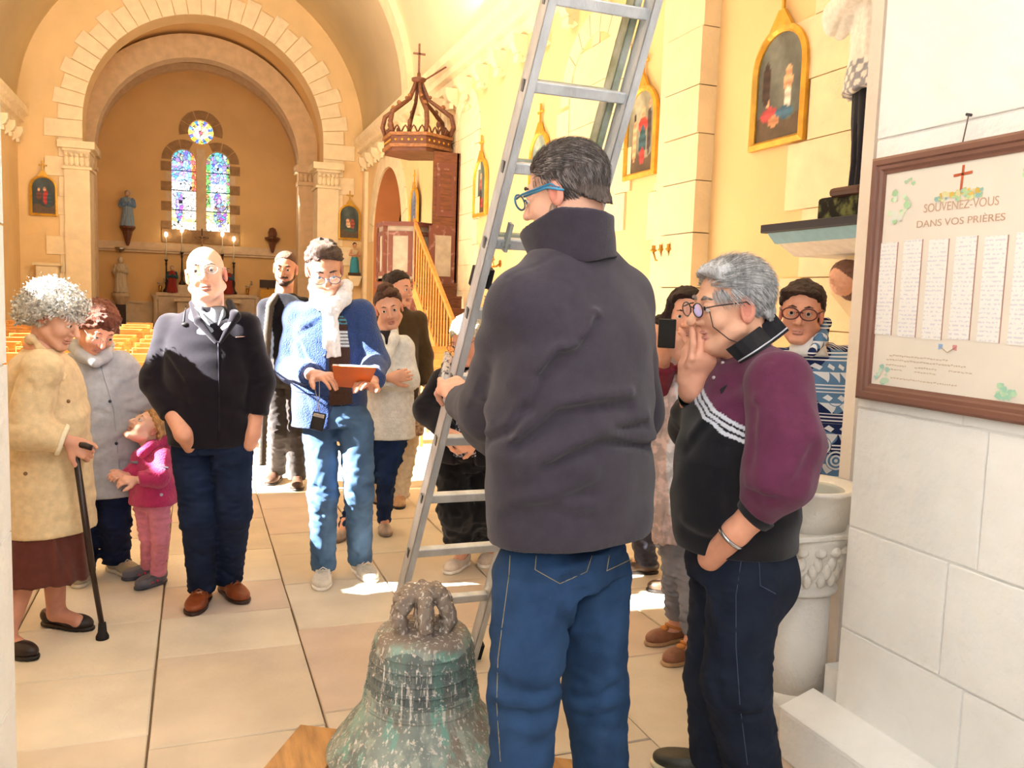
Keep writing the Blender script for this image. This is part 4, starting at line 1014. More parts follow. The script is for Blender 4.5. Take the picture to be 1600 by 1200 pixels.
def coat(J, secs, s_, col, arm=(.075, .068, .052), sleeve=.92, seed=1, nz=.0035, k=.02, shr=.068, cutz=None, cuffcut=True):
    S = SD(); arm = (arm[0]*.88, arm[1], arm[2]); J = dict(J); [J.__setitem__('sh'+q, J['sh'+q]-UP*.016+(J['neck']-J['sh'+q])*np.array([.07, .07, 0])) for q in 'LR']
    for q in 'LR':
        e = J['el'+q]; w_ = e+(J['wr'+q]-e)*sleeve; A = SD(); A.chain([J['sh'+q], e, w_], arm, .015, col)
        if cuffcut: A.cut(w_-nrm(w_-e)*.004, w_-e, .002)
        S.lo = np.minimum(S.lo, A.lo); S.hi = np.maximum(S.hi, A.hi); S.ops.append(('u', A.ev, .01, col))
        for t in (.3, .6): mid = J['sh'+q]*(1-t)+e*t; S.fold([mid+TC*.07-CR*.05, mid+TC*.07+CR*.05+UP*.03], .014, -.005)
        S.fold([e+TC*.07-UP*.01, e+TC*.06+CR*.06+UP*.02], .012, -.009); S.fold([e+TC*.07+UP*.03, e+TC*.06-CR*.06+UP*.04], .012, -.007)
    S.loft(secs, s_, k, col)
    for q in 'LR':
        nk = J['neck']*.55+J['sh'+q]*.45; S.cone(nk-UP*.03, J['sh'+q], shr*.75, shr, .035, col)
    S.noise(nz, .14, (1, 1, 1.3), seed)
    if cutz is not None: S.cut(cutz, -UP)
    return S
def dots(parent, S, pts, r, m, name='button'):
    for px, py in pts: MB().ball(trace(S, px, py)+TC*.001, (r, r, r), 8, 6).build(name, m, parent, smooth=True)
def surfline(S, pl, n=8, d0=.5):
    pts = []
    for (a, b), (e, g) in zip(pl[:-1], pl[1:]):
        for t in np.linspace(0, 1, n, endpoint=False): pts.append(trace(S, a+(e-a)*t, b+(g-b)*t, d0))
    pts.append(trace(S, *pl[-1], d0)); return pts
# ---- bald man in the dark zip jacket
def man_bald():
    D = 3.8; R = person(335, 955, 'person bald with thin glasses, black zip jacket, dark jeans and brown shoes, hands in pockets')
    tf = frame(4); s_, f_, u_ = tf; hf = frame(14, 5, -7); sc = 1.05; hc = H(322, 429, D-.02)
    J = dict(neck=H(325, 484, D), shL=H(265, 511, D), shR=H(385, 508, D), elL=H(246, 596, D-.03), elR=H(404, 596, D+.02), wrL=H(286, 678, D-.165), wrR=H(395, 678, D-.03),
             hipL=H(301, 705, D), hipR=H(362, 705, D), knL=H(309, 806, D-.03), knR=H(366, 800, D), anL=AN(316, 938), anR=AN(357, 925), toeL=GR(298, 968), toeR=GR(388, 947))
    S, L = headsd(hc, hf, sc, neck=J['neck'], nr=.062, skin='#e8b69b', old=.7, jaw=1.1)
    B = underbody(SD(), J); h1 = SD(); h1.chain([J['elL'], J['wrL'], H(304, 704, D-.06)], [.045, .036, .036], .01, '#dfa287'); h1.chain([J['elR'], J['wrR'], H(390, 695, D-.03)], [.045, .033, .03], .01, '#dfa287')
    
    sd_build('body', [(S, .0036), (B, .016), (h1, .008)], 0, M_skin, R, '#e8b69b'); eyes(hc, hf, sc, R); brows(L, sc, R, '#8a7565', .0035)
    headhair(L, hf, sc, R, '#8f7f76', dict(lumps=[((0, -.022, .01), (.0785, .09, .06), None)], front=.02, nape=-.05, tz=.0, ty=.02), h=.004)
    glasses(L, R, '#8d8a88', th=.0011, y=.112, z=.006)
    c = '#17131c'
    S = coat(J, [(H(328, 700, D), .182, .135), (H(328, 650, D-.01), .193, .15), (H(328, 590, D-.02), .2, .158), (H(326, 530, D), .195, .135), (H(325, 503, D), .165, .105), (H(325, 478, D), .07, .065)], s_, c, (.078, .074, .056), .66, 2, cutz=H(328, 694, D))
    folds(S, [([(262, 560), (290, 600), (295, 640)], .015, -.012), ([(395, 555), (385, 620), (390, 650)], .012, -.01), ([(340, 540), (341, 690)], .006, -.003), ([(280, 630), (320, 645), (370, 640)], .02, -.006)])
    S.cone(H(323, 478, D-.12), H(340, 528, D-.15), .042, .005, .005, None, 's'); S.ell(H(324, 470, D), (.055, .06, .09), None, .01, None, 's')
    jk = sd_build('jacket', S, .010, M_cloth, R, c)
    sh = '#8b8f99'; SH = SD().loft([(H(330, 580, D-.03), .15, .125), (H(326, 525, D-.012), .14, .113), (H(325, 497, D-.012), .11, .088), (H(324, 480, D-.02), .068, .068)], s_, .02, sh)
    SH.ell(H(324, 474, D-.01), (.05, .052, .05), None, .01, None, 's'); SH.cone(H(323, 480, D-.08), H(338, 500, D-.12), .022, .004, .005, None, 's')
    so = sd_build('shirt', SH, .007, M_cloth, R, sh)
    w = '#c6cbd6'; q = SD()
    q.tri([H(303, 474, D-.06), H(315, 500, D-.13), H(328, 512, D-.135), H(318, 480, D-.09)], .0035, col=w); q.tri([H(352, 470, D-.03), H(352, 490, D-.12), H(342, 512, D-.135), H(343, 478, D-.09)], .0035, col=w); sd_build('shirt_collar', q, .004, M_cloth, so, w)
    q = SD(); q.chain([H(300, 474, D-.03), H(310, 502, D-.13), H(338, 536, D-.165)], [.014, .018, .008], .01, c); q.chain([H(358, 472, D-.0), H(368, 494, D-.10), H(345, 534, D-.165)], [.016, .022, .008], .01, c)
    sd_build('jacket_collar', q, .006, M_cloth, jk, c)
    ribbon('zip', surfline(S, [(341, 536), (342, 600), (342, 690)]), .0022, plainmat('#3c3a44', .4, 1), jk, 5)
    MB().prism([H(345, 512, D-.18), H(352, 505, D-.18), H(361, 503, D-.18), H(356, 511, D-.18), H(348, 516, D-.18)], TC*.004).build('leaf_badge', plainmat('#f4f2ee'), jk)
    ribbon('shoulder_strap', surfline(S, [(291, 476), (288, 495), (287, 503)])+[trace(S, 287, 504)], .0045, plainmat('#101014'), R, 6); MB().ball(trace(S, 290, 507), (.018, .012, .01), 8, 6).build('strap_buckle', plainmat('#101014', .3), R, smooth=True)
    ribbon('chest_pocket_zip', surfline(S, [(368, 527), (383, 526)], 4), .0018, plainmat('#6b4a3c'), jk, 5)
    T = legs(J, '#1c2740', (.094, .076, .064), .165, .12, H(330, 668, D), seed=4, wr=.003); folds(T, [([(290, 850), (318, 870), (330, 860)], .014, -.01), ([(345, 845), (372, 850)], .014, -.01), ([(285, 905), (325, 915)], .014, -.012), ([(345, 890), (375, 905)], .014, -.012), ([(332, 710), (334, 760)], .014, -.015), ([(290, 735), (320, 728)], .01, -.005), ([(345, 728), (375, 738)], .01, -.005)])
    sd_build('jeans', T, .0095, M_denim, R, '#1c2740')
    for q in 'LR': shoe(R, J['an'+q], J['toe'+q], .29, .05, '#8a4422', '#3a2419', lace='#a05a34')
man_bald()
# ---- man in the blue cardigan reading from a folder
def man_cardigan():
    D = 4.22; R = person(540, 912, 'person in blue cardigan and white scarf reading from an orange folder')
    tf = frame(10); s_, f_, u_ = tf; hf = frame(20, -30, -6); sc = 1.08; hc = H(507, 420, D-.08)
    J = dict(neck=H(512, 470, D), shL=H(462, 490, D), shR=H(567, 486, D), elL=H(455, 575, D+.0), elR=H(585, 565, D), wrL=H(493, 587, D-.24), wrR=H(583, 604, D-.24),
             hipL=H(500, 665, D), hipR=H(556, 665, D), knL=H(505, 772, D-.03), knR=H(561, 768, D-.03), anL=AN(505, 903), anR=AN(562, 893), toeL=GR(503, 922), toeR=GR(594, 918))
    S, L = headsd(hc, hf, sc, neck=J['neck'], nr=.06, skin='#d99f80', old=.3, ear=1.15)
    S.ell(L(0, .06, -.078), (.05*sc, .045*sc, .05*sc), np.array(hf), .01, '#c08e76')
    B = underbody(SD(), J); h = SD(); hand(h, J['wrL'], H(520, 588, D-.33)-J['wrL'], TC*.3+UP*.9, .19, 1, (.35, .4, .5, .6), .08, (.3, .2), '#d79e82'); h.chain([J['wrL']*.5+J['elL']*.5, J['wrL']], [.036, .027], .01, '#d79e82')
    hand(h, J['wrR'], H(566, 596, D-.33)-J['wrR'], TC*.3+UP*.9, .18, -1, (.3, .4, .5, .6), .08, (.3, .2), '#d79e82')
    sd_build('body', [(S, .0036), (B, .016), (h, .0038)], 0, M_skin, R, '#d99f80'); eyes(hc, hf, sc, R); brows(L, sc, R, '#3a2a22')
    headhair(L, hf, sc, R, '#4c3b33', dict(lumps=[((0, -.02, .04), (.084, .098, .092), None), ((0, -.06, -.02), (.07, .055, .07), None), ((.01, .035, .105), (.055, .05, .03), '#57453b')], front=.078, tz=.03, nape=-.07, n=.004, ns=.03), 4)
    glasses(L, R, '#3d5a78', th=.0018, y=.112, z=.002)
    c = '#33497c'
    S = coat(J, [(H(515, 668, D), .19, .13), (H(515, 610, D), .183, .13), (H(514, 550, D), .185, .13), (H(513, 505, D), .178, .118), (H(513, 486, D), .15, .1), (H(512, 466, D), .075, .07)], s_, c, (.078, .072, .055), .78, 5, cutz=H(515, 666, D))
    S.cone(H(531, 478, D-.13), H(534, 700, D-.14), .055, .064, .006, None, 's'); S.ell(H(512, 462, D), (.058, .06, .09), None, .01, None, 's')
    folds(S, [([(470, 540), (490, 600)], .015, -.012), ([(480, 620), (490, 660)], .015, -.008), ([(575, 600), (573, 660)], .012, -.008), ([(470, 520), (500, 500)], .014, -.008)])
    cd = sd_build('cardigan', S, .010, M_knit, R, c)
    dots(cd, S, [(508, 556), (512, 622)], .009, plainmat('#1e2c52'))
    SH = SD().loft([(H(520, 630, D-.01), .155, .112), (H(518, 550, D-.01), .15, .115), (H(515, 500, D-.01), .15, .1), (H(512, 474, D-.01), .07, .065)], s_, .02, '#4d3226')
    for zc, col, n_ in ((499, '#57a3b8', 4), (529, '#e9eef2', 5)):
        z0 = H(530, zc, D-.12)[2]
        for i in range(n_):
            zz = z0+.030-i*.0165; SH.paint(lambda p, zz=zz: np.abs(p[:, 2]-zz)-.0042, col)
    zt = H(530, 492, D-.12)[2]
    so = sd_build('striped_shirt', SH, .0055, M_knit, R, '#4d3226')
    for i in range(3): ribbon('pocket_edge', surfline(S, [(462, 611), (505, 618)], 5), .003, plainmat('#233a70'), cd, 5) if i == 0 else None
    w = '#efeff4'; SC = SD(); SC.chain([H(492, 448, D+.02), H(497, 470, D-.10), H(516, 482, D-.16)], [.028, .034, .036], .03, w); SC.chain([H(541, 446, D+.02), H(537, 466, D-.10), H(518, 484, D-.16)], [.028, .034, .036], .03, w); SC.cone(H(492, 450, D+.03), H(541, 448, D+.05), .03, .03, .03, w)
    SC.loft([(H(523, 558, D-.19), .034, .014), (H(521, 530, D-.19), .033, .018), (H(519, 490, D-.17), .026, .022)], CR, .02, w); SC.loft([(H(512, 545, D-.17), .026, .012), (H(512, 490, D-.16), .024, .02)], CR, .02, w)
    SC.noise(.003, .03, (1, 1, .4), 6, True); sd_build('scarf', SC, .005, M_cloth, R, w)
    T = legs(J, '#4f6c8f', (.09, .073, .064), .15, .115, H(528, 630, D), seed=7, wr=.003); folds(T, [([(490, 760), (520, 770)], .014, -.01), ([(545, 770), (572, 760)], .014, -.01), ([(490, 870), (520, 880)], .014, -.012), ([(550, 862), (580, 872)], .014, -.012), ([(528, 690), (530, 740)], .014, -.014)])
    sd_build('jeans', T, .0095, M_denim, R, '#4f6c8f')
    for q in 'LR': shoe(R, J['an'+q], J['toe'+q], .29, .05, '#d9cfc0', '#e8dfd2', m=M_cloth, lace='#efeae0')
    # folder (held: a thing of its own)
    a, b, e, g = H(519, 571, D-.38), H(589, 574, D-.41), H(574, 607, D-.29), H(524, 603, D-.27)
    t = thing('document_folder', (a+e)/2, 'orange cardboard folder with white sheets in the hands of the man in the blue cardigan', 'folder')
    n = nrm(np.cross(b-a, g-a)); n = n if n[2] < 0 else -n
    fix_normals(MB().prism([a, b, e, g], n*.003).build('cover', plainmat('#c9662e', .5), t)); up = -n
    fix_normals(MB().prism([x+up*.001 for x in (a*.99+e*.01, b*.99+g*.01, e*.97+a*.03, g*.97+b*.03)], up*.005).build('paper_sheets', plainmat('#f3f1ec', .8), t))
    fix_normals(MB().prism([x+up*.007 for x in (a, b, b*.8+e*.2, a*.8+g*.2)], up*.001).build('front_sheet', plainmat('#ffffff', .8), t))
    # camera hanging from his wrist
    p0 = H(495, 592, D-.22); p1 = H(498, 645, D-.19)
    t = thing('compact_camera', H(497, 658, D-.19), 'small black compact camera hanging by a cord from a wrist', 'camera')
    ribbon('cord', [p0+CR*.012, (p0+p1)/2+CR*.008, p1], .0014, plainmat('#d8d4cc'), t, 4); ribbon('cord', [p0-CR*.02, (p0+p1)/2-CR*.006, p1], .0014, plainmat('#d8d4cc'), t, 4)
    A = np.array([nrm(CR-UP*.2), nrm(TC), nrm(UP+CR*.2)]).T
    MB().box((-.032, -.009, -.045), (.032, .009, .042), A, H(497, 658, D-.19)).build('camera_body', plainmat('#1b1a1e', .3), t, bevel=.004)
    MB().box((-.028, .009, .02), (.028, .014, .038), A, H(497, 658, D-.19)).build('top_panel', plainmat('#b8b8bc', .25, 1), t, bevel=.002)
man_cardigan()
# ---- bearded man behind, with a rope over the shoulder
def man_beard():
    D = 6.35; R = person(448, 764, 'person bearded in black top with a ribbed grey scarf hanging from one shoulder')
    tf = frame(-6); s_, f_, u_ = tf; hf = frame(6, -10, 3); sc = 1.04; hc = H(446, 420, D-.03)
    J = dict(neck=H(444, 456, D), shL=H(415, 478, D), shR=H(476, 476, D), elL=H(408, 535, D+.02), elR=H(484, 535, D), wrL=H(413, 575, D-.1), wrR=H(476, 580, D-.12),
             hipL=H(430, 600, D), hipR=H(462, 600, D), knL=H(436, 670, D-.02), knR=H(462, 670, D), anL=GR(432, 750)+UP*.09, anR=AN(464, 758), toeL=GR(418, 762), toeR=GR(466, 770))
    S, L = headsd(hc, hf, sc, neck=J['neck'], nr=.058, skin='#d99b7e', beard='#3d2a22', ear=1.2); B = underbody(SD(), J); h = SD()
    hand(h, J['wrL'], -UP+f_*.3, -CR, .18, 1); hand(h, J['wrR'], -UP+f_*.3, CR, .18, -1)
    sd_build('body', [(S, .0045), (B, .018), (h, .006)], 0, M_skin, R, '#d99b7e'); eyes(hc, hf, sc, R); brows(L, sc, R, '#4a3226', .0045)
    headhair(L, hf, sc, R, '#6b4a38', dict(lumps=[((0, -.014, .046), (.078, .096, .08), None)], front=.068, tz=.035, nape=-.04, n=.001), h=.005)
    c = '#15151d'; S = coat(J, [(H(447, 612, D), .165, .12), (H(446, 555, D), .17, .125), (H(445, 495, D), .18, .12), (H(445, 475, D), .15, .1), (H(444, 458, D), .075, .07)], s_, c, (.07, .064, .048), .9, 3, cutz=H(447, 605, D)); S.ell(H(444, 448, D-.02), (.06, .065, .06), None, .01, None, 's')
    zc = H(447, 560, D)[2]; S.paint(lambda p: p[:, 2]-zc, '#46413f'); sd_build('jumper', S, .012, M_cloth, R, c)
    T = legs(J, '#423c3a', (.10, .082, .07), .16, .12, H(447, 596, D), seed=6, wr=.003); T.paint(lambda p: np.maximum(np.abs(p[:, 2]-(J['knL'][2]+.08))-.1, 0), '#2b2625'); sd_build('work_trousers', T, .012, M_cloth, R, '#423c3a')
    rp = [H(432, 462, D-.06), H(422, 476, D-.13), H(418, 520, D-.15), H(414, 600, D-.16), H(411, 680, D-.16), H(410, 730, D-.16)]; pts = []
    for a, b in zip(rp[:-1], rp[1:]):
        for t in np.linspace(0, 1, 14, endpoint=False): pts.append(a+(b-a)*t)
    o = MB().tube(pts, [.026+.005*(i % 2) for i in range(len(pts))], 8).build('ribbed_scarf', plainmat('#5d564e', .95), R, smooth=True)
    for q in 'LR': shoe(R, J['an'+q], J['toe'+q], .3, .052, '#4a3327', '#221a15', hgt=.1)
man_beard()
# ---- old woman in beige
def woman_beige():
    D = 3.5; R = person(100, 985, 'person with curly white hair in beige coat and brown skirt leaning on a walking stick')
    tf = frame(68); s_, f_, u_ = tf; hf = frame(82, -24, 6); sc = .98; hc = H(88, 498, D)
    J = dict(neck=H(66, 545, D), shL=H(52, 575, D+.15), shR=H(66, 572, D-.17), elL=H(60, 670, D+.1), elR=H(42, 672, D-.2), wrL=H(110, 690, D+.05), wrR=H(108, 690, D-.14),
             hipL=H(68, 740, D+.05), hipR=H(70, 740, D-.05), knL=H(84, 860, D+.02), knR=H(50, 868, D-.10), anL=AN(88, 978), anR=AN(8, 1018), toeL=GR(150, 985), toeR=GR(46, 1028))
    S, L = headsd(hc, hf, sc, neck=J['neck'], nr=.052, skin='#d9a68d', old=1.6, nose=1.15); B = SD()
    B.chain([J['hipL'], J['knL'], J['anL']-UP*.03], [.06, .052, .036], .03, '#c98f78'); B.chain([J['hipR'], J['knR'], J['anR']-UP*.03], [.06, .05, .036], .03, '#c98f78')
    B.cone(J['anL']-UP*.03, GR(122, 985)+UP*.04, .034, .03, .02, '#c98f78'); B.cone(J['anR']-UP*.03, GR(28, 1022)+UP*.04, .034, .03, .02, '#c98f78')
    B.chain([(J['hipL']+J['hipR'])/2, J['neck']], [.12, .07], .03, SKIN)
    h = SD(); hand(h, J['wrR'], H(128, 700, D-.12)-J['wrR'], UP*.6+TC, .17, 1, (.7, .75, .8, .9), .05, (.4, .4), '#cc957d'); hand(h, J['wrL'], H(128, 690, D-.02)-J['wrL'], UP, .17, -1, (.7, .8, .8, .9), .05, skin='#cc957d')
    sd_build('body', [(S, .004), (B, .009), (h, .0038)], 0, M_skin, R, '#d9a68d'); eyes(hc, hf, sc, R); brows(L, sc, R, '#cfc4bb', .003)
    headhair(L, hf, sc, R, '#f2efe8', dict(lumps=[((0, -.035, .05), (.108, .125, .1), None), ((0, -.085, .0), (.1, .085, .095), None), ((0, .035, .085), (.085, .06, .05), None)], front=.085, tz=.012, ty=.01, slope=.9, nape=-.085, n=.006, ns=.06, ears=0), 7, .0045, M_curl, curl=.012)
    def reg(rg):
        while True:
            v = rg.normal(size=3); v /= np.linalg.norm(v); p = np.array([0, -.035, .045])+v*np.array([.105, .118, .1])
            if p[2] < -.05 or (p[1] > .01 and p[2] < .03): continue
            return p*sc, v
    strands('hair_curls', reg, R, lambda x, y, z: hc, 2600, .02, .0028, lambda rg, p: tuple(np.array([.93, .91, .87])*(.8+.4*rg.rand())), hf, M_curl, 3, 1.2, lambda p: np.array([math.sin(p[2]*160), math.cos(p[0]*170), math.sin(p[1]*150)]))
    c = '#dcc49c'
    S = coat(J, [(H(77, 860, D), .195, .17), (H(75, 740, D), .185, .16), (H(73, 650, D), .17, .15), (H(66, 590, D), .17, .12), (H(66, 563, D), .13, .1), (H(67, 545, D), .07, .07)], s_, c, (.082, .078, .056), .86, 8, nz=.005, cutz=H(60, 826, D), shr=.075)
    S.cone(H(97, 725, D-.165), H(104, 850, D-.17), .004, .036, .004, None, 's')
    folds(S, [([(50, 600), (62, 650), (55, 700)], .016, -.012), ([(60, 715), (100, 705)], .014, -.01), ([(85, 560), (100, 620), (108, 700)], .006, -.006), ([(40, 720), (60, 760)], .016, -.01)])
    co = sd_build('coat', S, .009, M_cloth, R, c)
    q = SD(); q.tri([H(46, 528, D-.11), H(70, 585, D-.155), H(94, 570, D-.14), H(64, 532, D-.06)], .005, col=c); q.chain([H(48, 530, D-.08), H(46, 532, D+.08)], [.022, .022], .02, c); q.tri([H(82, 580, D-.15), H(98, 598, D-.155), H(104, 590, D-.10), H(92, 560, D-.08)], .005, col=c); sd_build('coat_collar', q, .006, M_cloth, co, c)
    e, w_ = J['elR'], J['wrR']; a = e+(w_-e)*.78; b = e+(w_-e)*.9; CU = SD().cone(a, b, .068, .062, .01, '#ece0c4'); d = nrm(w_-e); CU.cut(b, d).cut(a, -d); sd_build('turned_back_cuff', CU, .006, M_cloth, co, '#ece0c4')
    dots(co, S, [(107, 627), (40, 740)], .008, plainmat('#8a6a46'))
    SK = SD().loft([(H(74, 905, D-.04), .2, .15), (H(76, 820, D-.01), .165, .14), (H(76, 700, D), .12, .11)], s_, .02, '#5c3029').noise(.005, .12, (1, 1, .2), 3, True); folds(SK, [([(86, 830), (90, 905)], .01, -.012), ([(110, 760), (103, 900)], .012, -.01)]); sd_build('skirt', SK, .010, M_cloth, R, '#5c3029')
    for q in 'LR': 
        so = shoe(R, J['an'+q], J['toe'+q], .25, .042, '#241a1b', '#141011', flat=True)
    t = thing('walking_stick', GR(160, 998), 'dark walking stick with rubber foot held by the woman in beige', 'walking stick')
    f0 = GR(160, 998); a = H(117, 700, D-.13); a2 = H(124, 703, D-.13)
    MB().tube([f0+UP*.05, f0+(a-f0)*.36, f0+(a-f0)*.37, a], [.011, .011, .0135, .0135], 10).build('shaft', plainmat('#2b1d19', .35), t, smooth=True)
    MB().lathe(f0, [(.026, 0), (.026, .012), (.018, .03), (.015, .07), (.0, .075)], 14).build('rubber_foot', plainmat('#1b1716', .8), t, smooth=True)
    MB().tube([a-CR*.035+UP*.012, a+UP*.016, a+CR*.04+UP*.012, a+CR*.07+UP*.002], [.011, .013, .013, .011], 10).build('handle', plainmat('#241815', .35), t, smooth=True)
woman_beige()
# ---- woman in the pale grey coat
def woman_grey():
    D = 4.12; R = person(160, 905, 'person with short auburn hair in pale grey quilted coat bending towards a child')
    tf = frame(25); s_, f_, u_ = tf; hf = frame(45, -34, 10); sc = 1.0; hc = H(152, 513, D-.1)
    J = dict(neck=H(140, 553, D), shL=H(112, 572, D), shR=H(190, 568, D+.02), elL=H(104, 650, D), elR=H(220, 625, D+.08), wrL=H(120, 705, D-.12), wrR=H(232, 668, D+.14),
             hipL=H(138, 745, D), hipR=H(180, 742, D), knL=H(134, 820, D), knR=H(180, 815, D), anL=AN(128, 902), anR=AN(182, 892), toeL=GR(124, 918), toeR=GR(204, 898))
    S, L = headsd(hc, hf, sc, neck=J['neck'], nr=.05, skin='#e2a488', old=.8); B = underbody(SD(), J); h = SD(); hand(h, J['wrL'], f_-UP*.3, UP, .17, 1); hand(h, J['wrR'], nrm(H(246, 690, D+.1)-J['wrR']), UP*.5+TC, .17, -1)
    sd_build('body', [(S, .004), (B, .018), (h, .005)], 0, M_skin, R, '#e2a488'); eyes(hc, hf, sc, R); brows(L, sc, R, '#7a4a38', .003)
    headhair(L, hf, sc, R, '#7d4a36', dict(lumps=[((0, -.02, .045), (.088, .1, .092), None), ((0, -.065, -.01), (.078, .06, .085), '#8d5a40'), ((0, .045, .09), (.066, .05, .032), '#6b3b2b'), ((.075, .01, .0), (.02, .035, .05), None), ((-.075, .01, .0), (.02, .035, .05), None)], front=.088, tz=.0, ty=.02, nape=-.085, n=.005, ears=0), 9)
    glasses(L, R, '#9a8f88', th=.001, y=.112, z=.0, templ=True)
    c = '#b4b8bf'
    S = coat(J, [(H(158, 775, D), .22, .15), (H(158, 700, D), .21, .15), (H(155, 630, D), .2, .145), (H(150, 580, D), .195, .125), (H(146, 562, D), .15, .105), (H(142, 548, D), .08, .08)], s_, c, (.08, .074, .056), .95, 11, nz=.005, cutz=H(158, 771, D), shr=.08)
    folds(S, [([(130, 660), (150, 640), (170, 650)], .012, -.01), ([(195, 600), (215, 590)], .012, -.01), ([(200, 630), (225, 620)], .012, -.01), ([(125, 730), (160, 700)], .014, -.008), ([(170, 560), (176, 640), (182, 765)], .005, -.004), ([(190, 720), (230, 720)], .012, -.01), ([(180, 690), (215, 665)], .014, -.01), ([(205, 645), (230, 650)], .012, -.01)])
    co = sd_build('coat', S, .010, M_cloth, R, c)
    q = SD(); q.chain([H(114, 540, D-.02), H(130, 556, D-.13), H(147, 566, D-.16)], [.028, .03, .02], .02, c); q.chain([H(168, 540, D+.04), H(164, 556, D-.1), H(150, 568, D-.15)], [.028, .03, .02], .02, c); q.chain([H(114, 540, D-.02), H(140, 536, D+.1), H(168, 540, D+.04)], [.028, .03, .028], .02, c); sd_build('coat_collar', q, .006, M_cloth, co, c)
    dots(co, S, [(152, 567), (172, 627), (182, 693), (186, 760)], .008, plainmat('#3a3a40', .3)); ribbon('placket', surfline(S, [(158, 572), (178, 640), (190, 768)]), .0035, plainmat('#a9adb5'), co, 5)
    T = legs(J, '#1b2440', (.088, .07, .068), .16, .12, H(158, 720, D), seed=8); sd_build('jeans', T, .011, M_denim, R, '#1b2440')
    for q in 'LR': shoe(R, J['an'+q], J['toe'+q], .25, .045, '#a89880', '#c8bda8', m=M_cloth, lace='#cbbfa8')
woman_grey()
# ---- little girl
def girl():
    D = 4.08; R = person(235, 915, 'small child in pink hooded jacket and pink trousers looking up')
    tf = frame(-48); s_, f_, u_ = tf; hf = frame(-42, 42, 0); sc = .83; hc = H(231, 670, D)
    J = dict(neck=H(238, 698, D), shL=H(222, 712, D-.02), shR=H(253, 712, D-.04), elL=H(214, 738, D-.04), elR=H(248, 745, D-.12), wrL=H(198, 744, D-.10), wrR=H(212, 750, D-.17),
             hipL=H(228, 792, D+.03), hipR=H(248, 792, D-.03), knL=H(232, 840, D+.03), knR=H(250, 842, D-.03), anL=AN(232, 900, .06), anR=AN(247, 912, .06), toeL=GR(207, 905), toeR=GR(217, 922))
    S, L = headsd(hc, hf, sc, neck=J['neck'], nr=.045, skin='#efc0a6', ear=.9, nose=.8, jaw=.95); B = SD()
    B.loft([(H(238, 790, D), .085, .07), (H(238, 715, D), .09, .065)], s_, .02, SKIN); B.cone(H(238, 715, D), J['neck'], .04, .036, .02, SKIN)
    for q in 'LR': B.chain([J['sh'+q], J['el'+q], J['wr'+q]], [.03, .025, .018], .01, '#efc0a6'); B.chain([J['hip'+q], J['kn'+q], J['an'+q]], [.045, .035, .026], .01, '#efc0a6')
    h = SD(); hand(h, J['wrL'], H(186, 742, D-.14)-J['wrL'], UP*.8+TC, .11, 1, (.5, .6, .6, .6), .08, skin='#e9b196'); hand(h, J['wrR'], H(198, 750, D-.2)-J['wrR'], UP*.8+TC, .11, -1, (.5, .6, .6, .6), .08, skin='#e9b196')
    sd_build('body', [(S, .0035), (B, .011), (h, .003)], 0, M_skin, R, '#efc0a6'); eyes(hc, hf, sc, R, '#5a6a78'); brows(L, sc, R, '#b98a60', .0025)
    headhair(L, hf, sc, R, '#c99a62', dict(lumps=[((0, -.015, .045), (.084, .1, .088), None), ((0, -.07, -.03), (.075, .05, .1), None), ((.07, -.02, -.03), (.03, .05, .09), None), ((-.07, -.02, -.03), (.03, .05, .09), None)], front=.08, tz=.03, ty=.02, n=.004, ears=0, nape=-.14), 4, .004)
    c = '#cc3a70'
    S = coat(J, [(H(240, 786, D), .135, .115), (H(239, 750, D), .125, .105), (H(239, 722, D), .115, .085), (H(238, 706, D), .085, .07), (H(238, 698, D), .05, .05)], s_, c, (.052, .05, .036), .9, 5, nz=.003, cutz=H(240, 784, D), shr=.05)
    S.fold([H(212, 740, D-.17), H(262, 745, D-.17)], .006, -.005); co = sd_build('jacket', S, .006, M_knit, R, c)
    q = SD(); q.chain([H(222, 708, D-.09), H(236, 697, D-.05), H(262, 690, D+.03), H(268, 700, D+.06)], [.02, .026, .034, .02], .02, '#c4346a'); q.chain([H(222, 708, D-.09), H(226, 700, D+.05), H(256, 692, D+.09)], [.02, .02, .028], .02, '#c4346a'); sd_build('hood', q, .005, M_knit, co, c)
    for px, py in ((219, 704), (210, 722)): m_ = MB(); p = trace(S, px, py); m_.tube([p-CR*.02+TC*.006, p+CR*.02+TC*.006], [.004, .009], 8).build('toggle', plainmat('#8f8f98', .3), co, smooth=True)
    MB().ball(trace(S, 252, 773), .008, 8, 6).build('button', plainmat('#e8e6ec', .3), co, smooth=True)
    p = trace(S, 257, 730); MB().tube([p-CR*.018+UP*.003, p+CR*.018-UP*.003], .005, 6).build('sleeve_tab', plainmat('#2a2530'), co)
    MB().lathe(J['neck']+UP*-.02, [(.05, 0), (.047, .03), (.04, .03)], 16).build('jumper_collar', plainmat('#1c1a22'), R, smooth=True)
    T = legs(J, '#e48da2', (.056, .042, .038), .09, .082, H(238, 775, D), seed=2, wr=.003); sd_build('trousers', T, .007, M_cloth, R, '#e48da2')
    for q in 'LR':
        o = shoe(R, J['an'+q], J['toe'+q], .18, .036, '#6d6a70', '#45434a', m=M_cloth, hgt=.06)
        a = J['an'+q]; d = nrm((J['toe'+q]-a)*np.array([1, 1, 0])); s2 = np.cross(d, UP); m_ = MB()
        for y in (.03, .06): m_.tube([a+d*y-s2*.034-UP*.035, a+d*y-s2*.02-UP*.006-UP*y*.3, a+d*y+s2*.02-UP*.006-UP*y*.3, a+d*y+s2*.034-UP*.035], .006, 6)
        m_.build('strap', plainmat('#d8405a'), o, smooth=True)
girl()
